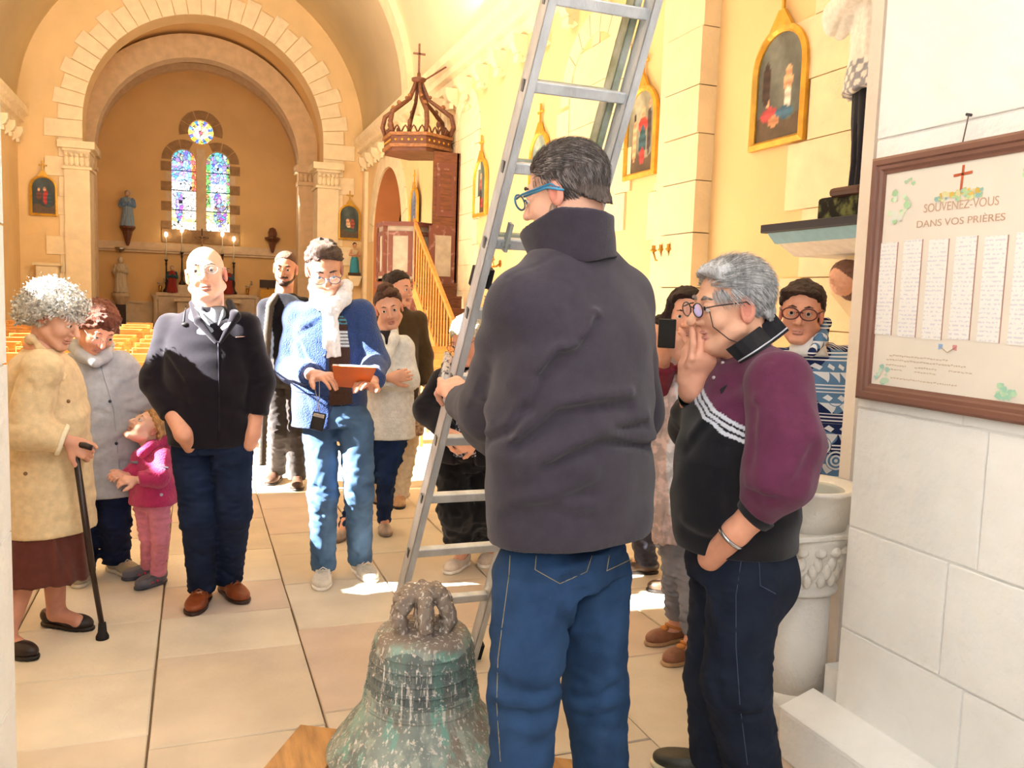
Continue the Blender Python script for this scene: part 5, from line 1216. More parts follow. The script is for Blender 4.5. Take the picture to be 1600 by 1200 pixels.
# ---- woman in the white cardigan, arms crossed
def woman_white():
    D = 5.12; R = person(603, 836, 'person in long white knitted cardigan with crossed arms and brown pinned-up hair')
    tf = frame(18); s_, f_, u_ = tf; hf = frame(10, -12, -12); sc = 1.0; hc = H(608, 482, D)
    J = dict(neck=H(598, 518, D), shL=H(582, 538, D), shR=H(632, 538, D-.02), elL=H(580, 590, D-.04), elR=H(637, 592, D-.04), wrL=H(610, 590, D-.2), wrR=H(602, 595, D-.16),
             hipL=H(592, 680, D), hipR=H(616, 680, D), knL=H(572, 745, D+.04), knR=H(603, 745, D-.02), anL=AN(540, 838), anR=AN(600, 828), toeL=GR(528, 845), toeR=GR(606, 842))
    S, L = headsd(hc, hf, sc, neck=J['neck'], nr=.05, skin='#dba58c', old=.5, nose=.9); B = underbody(SD(), J); h = SD(); hand(h, J['wrL'], CR*.9+UP*.2, TC, .17, 1); hand(h, J['wrR'], -CR, TC, .17, -1)
    sd_build('body', [(S, .0045), (B, .018), (h, .006)], 0, M_skin, R, '#dba58c'); eyes(hc, hf, sc, R); brows(L, sc, R, '#4a3226', .003)
    headhair(L, hf, sc, R, '#4d3023', dict(lumps=[((0, -.02, .045), (.086, .1, .088), None), ((0, -.02, .125), (.05, .05, .03), '#553629'), ((.03, .04, .1), (.05, .045, .03), '#5d3b2b')], front=.08, tz=.035, nape=-.07), 4, .005)
    c = '#f6f4ee'
    S = coat(J, [(H(608, 688, D), .165, .125), (H(608, 640, D), .155, .12), (H(607, 585, D), .148, .12), (H(606, 550, D), .165, .11), (H(604, 533, D), .13, .09), (H(600, 520, D), .07, .065)], s_, c, (.07, .068, .058), .98, 3, cutz=H(608, 684, D))
    S.cone(H(601, 525, D-.1), H(604, 560, D-.12), .03, .006, .006, None, 's')
    S.ops.append(('d', lambda p: (.0022*np.sin(p[:, 2]*2*np.pi/.022)*(p[:, 2] < H(608, 600, D)[2])).astype(F32), 0, None))
    o = sd_build('cardigan', S, .009, M_knit, R, c)
    q = SD(); q.chain([H(586, 512, D+.02), H(592, 530, D-.11), H(604, 562, D-.15)], [.024, .03, .02], .02, c); q.chain([H(616, 512, D+.02), H(616, 530, D-.11), H(606, 562, D-.15)], [.024, .03, .02], .02, c); sd_build('shawl_collar', q, .008, M_knit, o, c)
    MB().tube([H(600, 540, D-.05), H(601, 519, D-.03)], [.07, .05], 12).build('black_top', plainmat('#17171d'), R, smooth=True)
    MB().tube([H(618, 587, D-.17), H(624, 590, D-.16)], [.045, .047], 12).build('black_cuff', plainmat('#17171d'), R, smooth=True)
    T = legs(J, '#22355a', (.085, .058, .045), .14, .11, H(604, 655, D), seed=3); sd_build('jeans', T, .012, M_denim, R, '#22355a')
    for q in 'LR': shoe(R, J['an'+q], J['toe'+q], .24, .042, '#b9a391', '#8a7768', flat=True)
woman_white()
def standing(D, px, py_foot, height, turn, label, cols, hair, hairpx=None, lean=(0, 0), female=True, h=.016, shoes=None, seed=1, sleeve=.9, trouser=True, feet=None, hd=None, skirt=None):
    """an adult standing at rest, arms down"""
    g = GR(px, py_foot); k = height/1.7; tf = frame(turn); s_, f_, u_ = tf; R = person(px, py_foot, label)
    b = np.array([g[0], g[1], 0.]); q = lambda x, y, z: b+(s_*x+f_*y)*k+UP*z*k
    J = dict(neck=q(0, 0, 1.42), shL=q(-.17, 0, 1.36), shR=q(.17, 0, 1.36), elL=q(-.23, -.02, 1.08), elR=q(.23, -.02, 1.08), wrL=q(-.22, .08, .85), wrR=q(.22, .08, .85),
             hipL=q(-.09, 0, .86), hipR=q(.09, 0, .86), knL=q(-.1, .02, .47), knR=q(.1, .02, .47), anL=q(-.1, 0, .085), anR=q(.1, 0, .085), toeL=q(-.14, .2, 0), toeR=q(.14, .2, 0))
    if feet: J['anL'], J['anR'] = [np.append(np.array(v[:2]), .085) for v in feet[:2]]; J['toeL'], J['toeR'] = feet[2:]
    hf = frame(*(hd or (turn, -5, 0))); hc = q(0, .02, 1.565); sc = 1.0*k
    S, L = headsd(hc, hf, sc, neck=J['neck'], nr=.052, skin=SKIN); B = underbody(SD(), J); hh = SD(); hand(hh, J['wrL'], -UP+f_*.2, -s_, .17, 1); hand(hh, J['wrR'], -UP+f_*.2, s_, .17, -1)
    sd_build('body', [(S, .005), (B, .018), (hh, .006)], 0, M_skin, R, SKIN); eyes(hc, hf, sc, R); brows(L, sc, R, hair, .003)
    lm = [((0, -.018, .045), (.086, .1, .09), None)]+([((0, -.06, -.03), (.08, .06, .1), None)] if female else [])
    headhair(L, hf, sc, R, hair, dict(lumps=lm, front=.082, tz=.032, nape=-.11 if female else -.06), seed, .0055)
    S = coat(J, [(q(0, 0, .74), .18*k, .13*k), (q(0, 0, .95), .165*k, .125*k), (q(0, 0, 1.1), .155*k, .12*k), (q(0, 0, 1.3), .175*k, .115*k), (q(0, 0, 1.4), .12*k, .085*k), (q(0, 0, 1.44), .06, .06)], s_, cols[0], (.07, .062, .05), sleeve, seed, cutz=q(0, 0, .76))
    sd_build('top', S, h*.8, M_cloth, R, cols[0])
    T = legs(J, cols[1], (.088, .07, .06), .15, .115, q(0, 0, .95), seed=seed, side=s_); sd_build('trousers', T, h*.8, M_cloth, R, cols[1])
    for v in 'LR': shoe(R, J['an'+v], J['toe'+v], .25, .045, shoes or '#332a26', '#221d1a')
    return R, J, L, hf, hc, sc
# ---- woman behind her: dark bun, brown jacket, beige cropped trousers
def woman_bun():
    g = GR(625, 787); f = [g-CR*.16, g+CR*.0, g-CR*.2-TC*.2, g+CR*.02+TC*.2]
    R, J, L, hf, hc, sc = standing(6.0, 615, 787, 1.66, 30, 'person with dark hair bun and brown jacket half hidden behind the white cardigan', ('#4b3a25', '#d8c9b0'), '#2f2019', shoes='#b08d6a', feet=f, hd=(60, -5, 0))
    sd_build('hair_bun', SD().ell(L(0, -.1, .06), (.045, .045, .045), None, .01, '#2a1c16').noise(.003, .02), .005, M_hair, R, '#2a1c16')
    t = thing('shoulder_bag', H(640, 655, 5.85), 'small brown patterned shoulder bag at the hip of the brown jacket', 'bag')
    MB().box((-.05, -.1, -.11), (.05, .1, .1), np.array([nrm(TC), nrm(CR), UP]).T, H(640, 655, 5.82)).build('bag_body', mat('patterned_fabric', '#7a4a3a', .9, .5, 60, col2='#c9b08a'), t, bevel=.02)
    ribbon('strap', [H(634, 640, 5.8), H(625, 590, 5.8), H(622, 548, 5.95)], .006, plainmat('#3a2a22'), t, 5)
woman_bun()
# ---- woman in black bending behind the ladder
def woman_black():
    D = 4.5; R = person(725, 888, 'person in black clothes and patterned scarf leaning forward behind the ladder')
    tf = frame(-30); s_, f_, u_ = tf; hf = frame(-38, -24, -4); sc = 1.0; hc = H(733, 532, D-.12)
    J = dict(neck=H(722, 568, D-.04), shL=H(692, 592, D), shR=H(752, 588, D+.06), elL=H(668, 640, D-.05), elR=H(770, 660, D+.08), wrL=H(700, 676, D-.22), wrR=H(742, 690, D-.2),
             hipL=H(708, 720, D+.02), hipR=H(752, 720, D+.06), knL=H(714, 800, D-.02), knR=H(758, 798, D+.04), anL=AN(722, 884), anR=AN(768, 874), toeL=GR(700, 897), toeR=GR(752, 892))
    S, L = headsd(hc, hf, sc, neck=J['neck'], nr=.05, skin='#d99a80', old=.8); B = underbody(SD(), J); h = SD(); hand(h, J['wrL'], CR*.6-UP*.4, TC, .17, 1); hand(h, J['wrR'], -CR*.8-UP*.3, TC, .17, -1)
    sd_build('body', [(S, .0045), (B, .018), (h, .006)], 0, M_skin, R, '#d99a80'); eyes(hc, hf, sc, R); brows(L, sc, R, '#9a8a70', .003); glasses(L, R, '#3a2a2a', th=.0016, y=.112)
    headhair(L, hf, sc, R, '#cbb08a', dict(lumps=[((0, -.02, .045), (.092, .105, .095), '#ddd0b8'), ((0, -.065, -.01), (.085, .065, .09), None)], front=.085, tz=.02, ty=.015, nape=-.08, n=.005), 6, .005, M_curl)
    c = '#14121a'
    S = coat(J, [(H(728, 740, D+.03), .2, .15), (H(728, 690, D+.02), .18, .15), (H(724, 640, D), .17, .145), (H(722, 600, D), .18, .125), (H(722, 582, D-.01), .14, .1), (H(722, 566, D-.03), .07, .07)], s_, c, (.08, .075, .056), .95, 3, cutz=H(728, 722, D))
    S.cone(H(722, 640, D-.14), H(728, 760, D-.14), .03, .075, .01, None, 's'); o = sd_build('cardigan', S, .011, M_cloth, R, c)
    SH = SD().loft([(H(728, 708, D), .16, .128), (H(724, 640, D), .15, .13), (H(722, 590, D), .13, .1)], s_, .02, '#3a3843'); sd_build('patterned_blouse', SH, .011, mat('speckled_print', '#2c2a35', .9, .6, 70, col2='#c9c6d2', lo=.5, hi=.56), R, '#3a3843')
    q = SD(); q.chain([H(700, 556, D+.02), H(696, 590, D-.13), H(708, 620, D-.18)], [.024, .034, .02], .02, '#b5afb0'); q.chain([H(744, 556, D+.04), H(735, 590, D-.12), H(715, 618, D-.18)], [.024, .03, .02], .02, '#b5afb0'); q.noise(.004, .03, (1, 1, .3), 2, True)
    sd_build('scarf', q, .007, mat('striped_scarf', '#d8d4d2', .9, .3, 30, col2='#5a565c', stretch=(1, 1, .2), lo=.5, hi=.6), R, '#b5afb0')
    T = legs(J, '#0e0d11', (.1, .092, .09), .17, .13, H(730, 690, D), seed=3, hem=False, side=s_); T.cut(np.array([0, 0, .13]), -UP); sd_build('wide_trousers', T, .012, M_cloth, R, '#0e0d11')
    for v in 'LR': shoe(R, J['an'+v], J['toe'+v], .25, .046, '#d5c6b8', '#e8e0d6', m=M_cloth, flat=True)
woman_black()
# ---- woman in the blue and white patterned jacket
def woman_blue():
    D = 3.45; b = H(1275, 800, D); g = np.array([b[0], b[1], 0]); R = thing('person', g, 'person with short dark hair and glasses in navy and white patterned fleece jacket', 'person')
    tf = frame(-20); s_, f_, u_ = tf; hf = frame(-22, -4, 3); sc = 1.02; hc = H(1252, 490, D-.04)
    q = lambda x, y, z: g+s_*x+f_*y+UP*z
    J = dict(neck=H(1268, 535, D), shL=H(1212, 572, D-.02), shR=H(1326, 566, D+.05), elL=H(1205, 670, D), elR=H(1345, 660, D+.1), wrL=H(1230, 740, D-.15), wrR=H(1330, 740, D-.1),
             hipL=q(-.09, 0, .84), hipR=q(.09, 0, .84), knL=q(-.1, .02, .46), knR=q(.1, .02, .46), anL=q(-.1, 0, .085), anR=q(.1, 0, .085), toeL=q(-.13, .2, 0), toeR=q(.13, .2, 0))
    S, L = headsd(hc, hf, sc, neck=J['neck'], nr=.058, skin='#d69a80', old=.6, jaw=1.1); B = underbody(SD(), J); h = SD(); hand(h, J['wrL'], CR*.8, TC, .18, 1); hand(h, J['wrR'], -CR*.8, TC, .18, -1)
    sd_build('body', [(S, .0038), (B, .018), (h, .006)], 0, M_skin, R, '#d69a80'); eyes(hc, hf, sc, R, '#3a2a1e'); brows(L, sc, R, '#4a3a32', .0035); glasses(L, R, '#4f2128', th=.0027, y=.112, r=.027)
    headhair(L, hf, sc, R, '#3a2b26', dict(lumps=[((0, -.02, .045), (.088, .102, .09), None), ((0, -.065, -.01), (.075, .055, .08), None), ((-.02, .05, .078), (.066, .042, .03), '#463530'), ((.045, .03, .08), (.04, .05, .035), None)], front=.086, tz=.03, ty=.01, nape=-.08, n=.004), 8, .0042)
    m = bpy.data.materials.new('nordic_pattern_fleece'); m.use_nodes = True; nt = m.node_tree; N = nt.nodes; Lk = nt.links; bs = N['Principled BSDF']; bs.inputs['Roughness'].default_value = .95; bs.inputs['Specular IOR Level'].default_value = .1
    tc = N.new('ShaderNodeTexCoord'); sx = N.new('ShaderNodeSeparateXYZ'); Lk.new(tc.outputs['Object'], sx.inputs[0])
    def mth(op, a, b=None, c=None):
        n = N.new('ShaderNodeMath'); n.operation = op
        for i, v in enumerate((a, b, c)):
            if v is None: continue
            if isinstance(v, (int, float)): n.inputs[i].default_value = v
            else: Lk.new(v, n.inputs[i])
        return n.outputs[0]
    u = mth('ADD', sx.outputs[0], mth('MULTIPLY', sx.outputs[1], .6)); z = sx.outputs[2]
    row = mth('FLOOR', mth('DIVIDE', z, .04)); fz = mth('FRACT', mth('DIVIDE', z, .04)); fu = mth('FRACT', mth('DIVIDE', u, .03))
    tri = mth('LESS_THAN', mth('ABSOLUTE', mth('SUBTRACT', fu, .5)), mth('MULTIPLY', fz, .5))
    dia = mth('LESS_THAN', mth('ADD', mth('ABSOLUTE', mth('SUBTRACT', fu, .5)), mth('ABSOLUTE', mth('SUBTRACT', fz, .5))), .33)
    lin_ = mth('LESS_THAN', mth('FRACT', mth('DIVIDE', z, .0138)), .4)
    r3 = mth('MODULO', row, 3.0); a0 = mth('COMPARE', r3, 0.0, .5); a1 = mth('COMPARE', r3, 1.0, .5); a2 = mth('COMPARE', r3, 2.0, .5)
    pat = mth('ADD', mth('ADD', mth('MULTIPLY', tri, a0), mth('MULTIPLY', dia, a1)), mth('MULTIPLY', lin_, a2))
    vo = N.new('ShaderNodeTexVoronoi'); vo.inputs['Scale'].default_value = 7; Lk.new(tc.outputs['Object'], vo.inputs[0])
    spi = mth('LESS_THAN', vo.outputs['Distance'], .28); star = mth('GREATER_THAN', mth('SINE', mth('MULTIPLY', vo.outputs['Distance'], 60)), .1)
    low = mth('LESS_THAN', z, 1.12); pat2 = mth('ADD', mth('MULTIPLY', mth('MULTIPLY', spi, star), low), mth('MULTIPLY', pat, mth('SUBTRACT', 1.0, mth('MULTIPLY', spi, low))))
    nz = N.new('ShaderNodeTexNoise'); nz.inputs['Scale'].default_value = 4; Lk.new(tc.outputs['Object'], nz.inputs[0])
    dk = N.new('ShaderNodeMix'); dk.data_type = 'RGBA'; Lk.new(mth('GREATER_THAN', nz.outputs[0], .54), dk.inputs[0]); dk.inputs[6].default_value = (*lin('#1f2b55'), 1); dk.inputs[7].default_value = (*lin('#5d83ab'), 1)
    mx = N.new('ShaderNodeMix'); mx.data_type = 'RGBA'; Lk.new(mth('MINIMUM', pat2, 1.0), mx.inputs[0]); Lk.new(dk.outputs[2], mx.inputs[6]); mx.inputs[7].default_value = (*lin('#dfe3ea'), 1); Lk.new(mx.outputs[2], bs.inputs['Base Color'])
    c = '#223'+'055'
    S = coat(J, [(q(0, 0, .66), .23, .16), (q(0, 0, .9), .22, .165), (q(0, 0, 1.08), .21, .16), (H(1268, 590, D), .205, .135), (H(1268, 560, D), .16, .11), (H(1268, 540, D), .08, .08)], s_, c, (.085, .08, .06), .95, 5, cutz=q(0, 0, .68), shr=.085)
    S.cone(H(1258, 530, D-.12), H(1245, 575, D-.18), .035, .006, .006, None, 's'); o = sd_build('fleece_jacket', S, .008, m, R, c)
    qd = SD(); qd.chain([H(1290, 505, D+.03), H(1283, 530, D-.11), H(1268, 552, D-.16)], [.02, .024, .016], .02, c); qd.chain([H(1290, 505, D+.03), H(1262, 520, D+.1), H(1240, 530, D)], [.02, .02, .02], .02, c); sd_build('jacket_collar', qd, .006, m, o, c)
    MB().tube([H(1262, 560, D-.06), H(1262, 530, D-.04)], [.085, .06], 14).build('white_roll_neck', plainmat('#e8e8ea'), R, smooth=True)
    T = legs(J, '#2a2c38', (.1, .085, .075), .18, .14, q(0, 0, .95), side=s_); sd_build('trousers', T, .014, M_cloth, R, '#2a2c38')
    for v in 'LR': shoe(R, J['an'+v], J['toe'+v], .25, .046, '#2c2522', '#1a1513')
woman_blue()
# ---- young woman holding up a phone
def woman_phone():
    D = 3.62; R = person(1050, 1020, 'person with long dark hair holding up a phone between the two men')
    tf = frame(-14); s_, f_, u_ = tf; hf = frame(-6, -6, 4); sc = .95; hc = H(1070, 494, D)
    J = dict(neck=H(1077, 535, D), shL=H(1042, 565, D), shR=H(1115, 562, D+.03), elL=H(1024, 640, D-.05), elR=H(1120, 640, D-.03), wrL=H(1038, 560, D-.25), wrR=H(1066, 558, D-.28),
             hipL=H(1052, 735, D), hipR=H(1092, 735, D+.02), knL=H(1052, 850, D-.04), knR=H(1078, 862, D-.06), anL=AN(1058, 1000), anR=AN(1082, 1028), toeL=GR(1018, 1008), toeR=GR(1044, 1040))
    S, L = headsd(hc, hf, sc, neck=J['neck'], nr=.046, skin='#dfa58c', nose=.85); B = underbody(SD(), J, '#d69a80'); h = SD()
    hand(h, J['wrL'], H(1040, 530, D-.3)-J['wrL'], TC*.7-CR*.7, .165, -1, (.5, .55, .6, .6), .08, skin='#dfa58c'); hand(h, J['wrR'], H(1048, 528, D-.32)-J['wrR'], TC*.9+CR*.3, .165, 1, (.4, .45, .5, .6), .12, skin='#dfa58c')
    sd_build('body', [(S, .0042), (B, .014), (h, .0045)], 0, M_skin, R, '#dfa58c'); eyes(hc, hf, sc, R, '#2a1c14'); brows(L, sc, R, '#2c1e1a', .003)
    headhair(L, hf, sc, R, '#2d1d1b', dict(lumps=[((0, -.018, .045), (.088, .104, .09), None), ((0, -.05, -.04), (.088, .06, .1), None), ((-.03, .05, .085), (.04, .035, .025), None)], tz=.03, ty=.015, slope=.5, front=.088, n=.003, ears=0, nape=-.13), 6, .005)
    HQ = SD()
    for x in (-1, 1): HQ.chain([L(x*.068, .03, .04), L(x*.085, .015, -.02), L(x*.086, .0, -.09), L(x*.075, -.02, -.14)], [.02, .022, .022, .016], .02, '#2d1d1b')
    HQ.noise(.003, .03, (1, 1, .3), 3, True); sd_build('long_hair', HQ, .005, M_hair, R, '#2d1d1b')
    c = '#e2c8c2'; S = coat(J, [(H(1072, 745, D), .17, .125), (H(1074, 660, D), .155, .12), (H(1076, 600, D), .16, .115), (H(1077, 565, D), .14, .1), (H(1077, 540, D), .06, .06)], s_, '#7b2a3a', (.065, .055, .045), .9, 4, cutz=H(1072, 735, D)); sd_build('red_top', S, .012, M_cloth, R, '#7b2a3a')
    q = SD(); q.loft([(H(1038, 850, D-.12), .05, .02), (H(1032, 760, D-.13), .075, .03), (H(1040, 640, D-.15), .07, .035), (H(1055, 560, D-.12), .05, .04)], CR, .03, c); q.loft([(H(1058, 800, D-.15), .03, .016), (H(1056, 700, D-.16), .05, .02), (H(1066, 600, D-.15), .05, .03)], CR, .03, '#e8e4ea'); q.chain([H(1044, 540, D+.02), H(1060, 560, D-.12), H(1090, 555, D-.1), H(1105, 538, D+.02)], [.03, .045, .045, .03], .03, '#d9cfc8'); q.noise(.006, .05, (1, 1, .25), 3, True)
    sd_build('long_scarf', q, .008, mat('floral_scarf', attr='Col', rough=.95, var=.22, scale=26, lo=.45, hi=.6), R, c)
    T = legs(J, '#85858f', (.082, .06, .05), .14, .11, H(1072, 700, D), seed=4, hem=False, side=s_); T.cut(np.array([0, 0, .1]), -UP); sd_build('jeans', T, .011, M_denim, R, '#85858f')
    for v in 'LR':
        a = J['an'+v]; t = J['toe'+v]; d = nrm((t-a)*np.array([1, 1, 0])); sd = np.cross(d, UP); o = shoe(R, a, t, .235, .042, '#8a5a42', '#b08a64', flat=True, name='sandal')
        MB().tube([a+d*-.04-UP*.03, a+sd*.035-UP*.025, a+d*.05+sd*.02-UP*.01, a+d*.06-UP*.005, a+d*.05-sd*.02-UP*.01, a-sd*.035-UP*.025], .007, 6, True).build('ankle_strap', plainmat('#c27b3e'), o, smooth=True)
        MB().ball(a+d*.075-UP*.018, (.02, .02, .012), 8, 6).build('bow', plainmat('#c9823f'), o, smooth=True)
    pc = H(1042, 521, D-.36); t = thing('mobile_phone', pc, 'black mobile phone held up in both hands by the long dark haired person', 'phone')
    A = np.array([nrm(CR*.7+TC*.3), nrm(np.cross(UP, CR*.7+TC*.3)), UP]).T; MB().box((-.034, -.005, -.056), (.034, .005, .056), A, pc).build('case', plainmat('#0f0f12', .3), t, bevel=.004); MB().ball(pc+A@np.array([.02, -.006, .05]), .006, 8, 6).build('camera_lens', plainmat('#303036', .1), t)
woman_phone()
# ---- the one whose brown shoes show past the blue jeans
fa, fb = GR(992, 895), GR(1050, 925)
standing(4.5, 1015, 905, 1.43, -40, 'person almost hidden behind the grey fleece jacket, only brown shoes and dark head showing', ('#232029', '#2a2730'), '#17110f', shoes='#4a372a', feet=[fa+CR*.06, fb+CR*.05, fa-CR*.2, fb-CR*.2], seed=5)
g = GR(768, 822)
standing(5.4, 772, 822, 1.6, -60, 'person in red shoes behind the grey fleece jacket, one red shoe showing past the ladder', ('#3a4660', '#23242c'), '#4a3428', shoes='#c9303a', feet=[g, g+FH*.25, g-CR*.2, g+FH*.25-CR*.2], seed=6)
# ------------------------------------------------------------------ ladder
M_alu = mat('weathered_aluminium', '#c0c3c7', .4, .14, 14, .2, 90, metal=.4, stretch=(1, 1, .35))
M_alu2 = mat('mossy_aluminium', '#8b9478', .6, .2, 9, .2, 60, metal=.25, col2='#c3c6c0')
def ladder():
    k = .86; a0 = C0+(np.array([.845, 3.584, .121])-C0)*k; v = np.array([.0275, -.1, .261])*k
    w0, w1 = .42*k, .375*k; tf = -a0[2]/v[2]; foot = a0+v*tf
    t = thing('extension_ladder', foot, 'tall aluminium extension ladder leaning across the nave beside the bell', 'ladder')
    up = nrm(v); ax = np.array([1, 0, 0.]); nr = nrm(np.cross(ax, up))
    top = 10.2
    def X(i, s, off=0.): return a0+v*i+ax*((w0+(w1-w0)*i/9)*s)+nr*off
    def rail(p, q, m, nm='rail', w=.026, h=.068):
        d = nrm(q-p); y = nrm(np.cross(d, ax)); x = np.cross(y, d); mb = MB(); s2 = 1
        for lo, hi in (((-w/2, -h/2), (-w/2+.004, h/2)), ((-w/2, -h/2), (w/2, -h/2+.009)), ((-w/2, h/2-.009), (w/2, h/2))):
            for cx in (0,):
                vv = []
                for e in (p, q):
                    for uu, ww in ((lo[0], lo[1]), (hi[0], lo[1]), (hi[0], hi[1]), (lo[0], hi[1])): vv.append(e+x*uu+y*ww)
                mb.add(vv, [(3, 2, 1, 0), (4, 5, 6, 7), (0, 1, 5, 4), (1, 2, 6, 5), (2, 3, 7, 6), (3, 0, 4, 7)])
        vv = []
        for e in (p, q):
            for uu, ww in ((-w/2+.004, -h/2+.009), (w/2-.006, -h/2+.009), (w/2-.006, h/2-.009), (-w/2+.004, h/2-.009)): vv.append(e+x*uu+y*ww)
        mb.add(vv, [(3, 2, 1, 0), (4, 5, 6, 7), (0, 1, 5, 4), (1, 2, 6, 5), (2, 3, 7, 6), (3, 0, 4, 7)])
        return fix_normals(mb.build(nm, m, t, bevel=.0015))
    r1 = rail(X(tf+.05, 0), X(top, 0), M_alu); r2 = rail(X(tf+.05, 1), X(top, 1), M_alu)
    for s in (0, 1): fix_normals(MB().beam(X(tf, s)+UP*.002, X(tf+.35, s), .034, .074, ax+1e-3).build('rubber_foot', plainmat('#19191b', .8), t))
    for i in range(-1, 11):
        if i > top: break
        MB().beam(X(i, 0)+ax*.01, X(i, 1)-ax*.01, .03, .034, up).build('rung', M_alu, t, bevel=.004)
        for s, r in ((0, r1), (1, r2)):
            sg = -1 if s == 0 else 1
            MB().beam(X(i, s)+ax*sg*.012, X(i, s)+ax*sg*.017, .018, .036, up).build('rung_end', plainmat('#6f7274', .4, 1), r, bevel=.001)
    # upper section, behind and inset
    i0 = 5.5
    for s in (.09, .91): rail(X(i0, s, -.066), X(top, s, -.066), M_alu2, 'upper_rail', .024, .06)
    for s in (.09, .91): fix_normals(MB().beam(X(i0-.22, s, -.066), X(i0+.06, s, -.066), .034, .07, ax+1e-3).build('rubber_end', plainmat('#15151a', .7), t, bevel=.003))
    for i in range(6, 11): MB().beam(X(i, .1, -.066), X(i, .9, -.066), .026, .03, up).build('upper_rung', M_alu2, t, bevel=.004)
    for s in (.15, .85): 
        q = MB(); q.beam(X(6, s, -.08), X(6, s, .025), .03, .01, up); q.beam(X(5.92, s, .02), X(6.3, s, .02), .03, .01, ax+1e-3); fix_normals(q.build('locking_hook', plainmat('#8f9390', .4), t))
    # second leg pair of the trestle, half hidden by the bell
ladder()
# ------------------------------------------------------------------ bell on its pallet
def bell_mat():
    m = bpy.data.materials.new('verdigris_bronze'); m.use_nodes = True; nt = m.node_tree; N = nt.nodes; L = nt.links; b = N['Principled BSDF']; b.inputs['Roughness'].default_value = .75; b.inputs['Metallic'].default_value = .15
    tc = N.new('ShaderNodeTexCoord')
    def nz(scale, st, det=6):
        mp = N.new('ShaderNodeMapping'); mp.inputs['Scale'].default_value = st; L.new(tc.outputs['Object'], mp.inputs[0]); n = N.new('ShaderNodeTexNoise'); n.inputs['Scale'].default_value = scale; n.inputs['Detail'].default_value = det; L.new(mp.outputs[0], n.inputs[0]); return n.outputs[0]
    def ramp(f, a, c): r = N.new('ShaderNodeMapRange'); r.inputs[1].default_value = a; r.inputs[2].default_value = c; L.new(f, r.inputs[0]); return r.outputs[0]
    def mix(f, a, c):
        x = N.new('ShaderNodeMix'); x.data_type = 'RGBA'; L.new(f, x.inputs[0])
        for i, v in ((6, a), (7, c)):
            if isinstance(v, str): x.inputs[i].default_value = (*lin(v), 1)
            else: L.new(v, x.inputs[i])
        return x.outputs[2]
    sz = N.new('ShaderNodeSeparateXYZ'); L.new(tc.outputs['Object'], sz.inputs[0]); Z = sz.outputs[2]
    c = mix(ramp(nz(5, (1, 1, 1)), .38, .6), '#7a827c', '#9ca79f'); c = mix(ramp(nz(9, (1.5, 1.5, .25)), .52, .64), c, '#95b3a8'); c = mix(ramp(nz(6, (1, 1, .6)), .5, .64), c, '#8a7a6c'); c = mix(ramp(nz(3.3, (1.2, 1.2, .5)), .64, .74), c, '#353c40')
    c = mix(ramp(nz(16, (1.8, 1.8, .12)), .5, .62), c, '#a9aea2'); c = mix(ramp(nz(11, (1.8, 1.8, .12)), .56, .64), c, '#7fa99c'); dz = N.new('ShaderNodeMath'); dz.operation = 'ADD'; L.new(Z, dz.inputs[0]); ml = N.new('ShaderNodeMath'); ml.operation = 'MULTIPLY'; L.new(nz(9, (1, 1, 1)), ml.inputs[0]); ml.inputs[1].default_value = .16; L.new(ml.outputs[0], dz.inputs[1]); c = mix(ramp(dz.outputs[0], .455, .475), c, '#8f8074'); md = N.new('ShaderNodeMath'); md.operation = 'COMPARE'; L.new(dz.outputs[0], md.inputs[0]); md.inputs[1].default_value = .37; md.inputs[2].default_value = .07; m3 = N.new('ShaderNodeMath'); m3.operation = 'MULTIPLY'; L.new(md.outputs[0], m3.inputs[0]); m3.inputs[1].default_value = .55; c = mix(m3.outputs[0], c, '#3a454b'); c = mix(ramp(nz(46, (1.7, 1.7, .13), 3), .6, .68), c, '#dcd6cc'); c = mix(ramp(nz(95, (1, 1, .7), 2), .6, .7), c, '#d8cbc0')
    L.new(c, b.inputs['Base Color']); bp = N.new('ShaderNodeBump'); bp.inputs['Strength'].default_value = .6; bp.inputs['Distance'].default_value = .01; L.new(nz(60, (1, 1, .6)), bp.inputs['Height']); L.new(bp.outputs[0], b.inputs['Normal']); return m
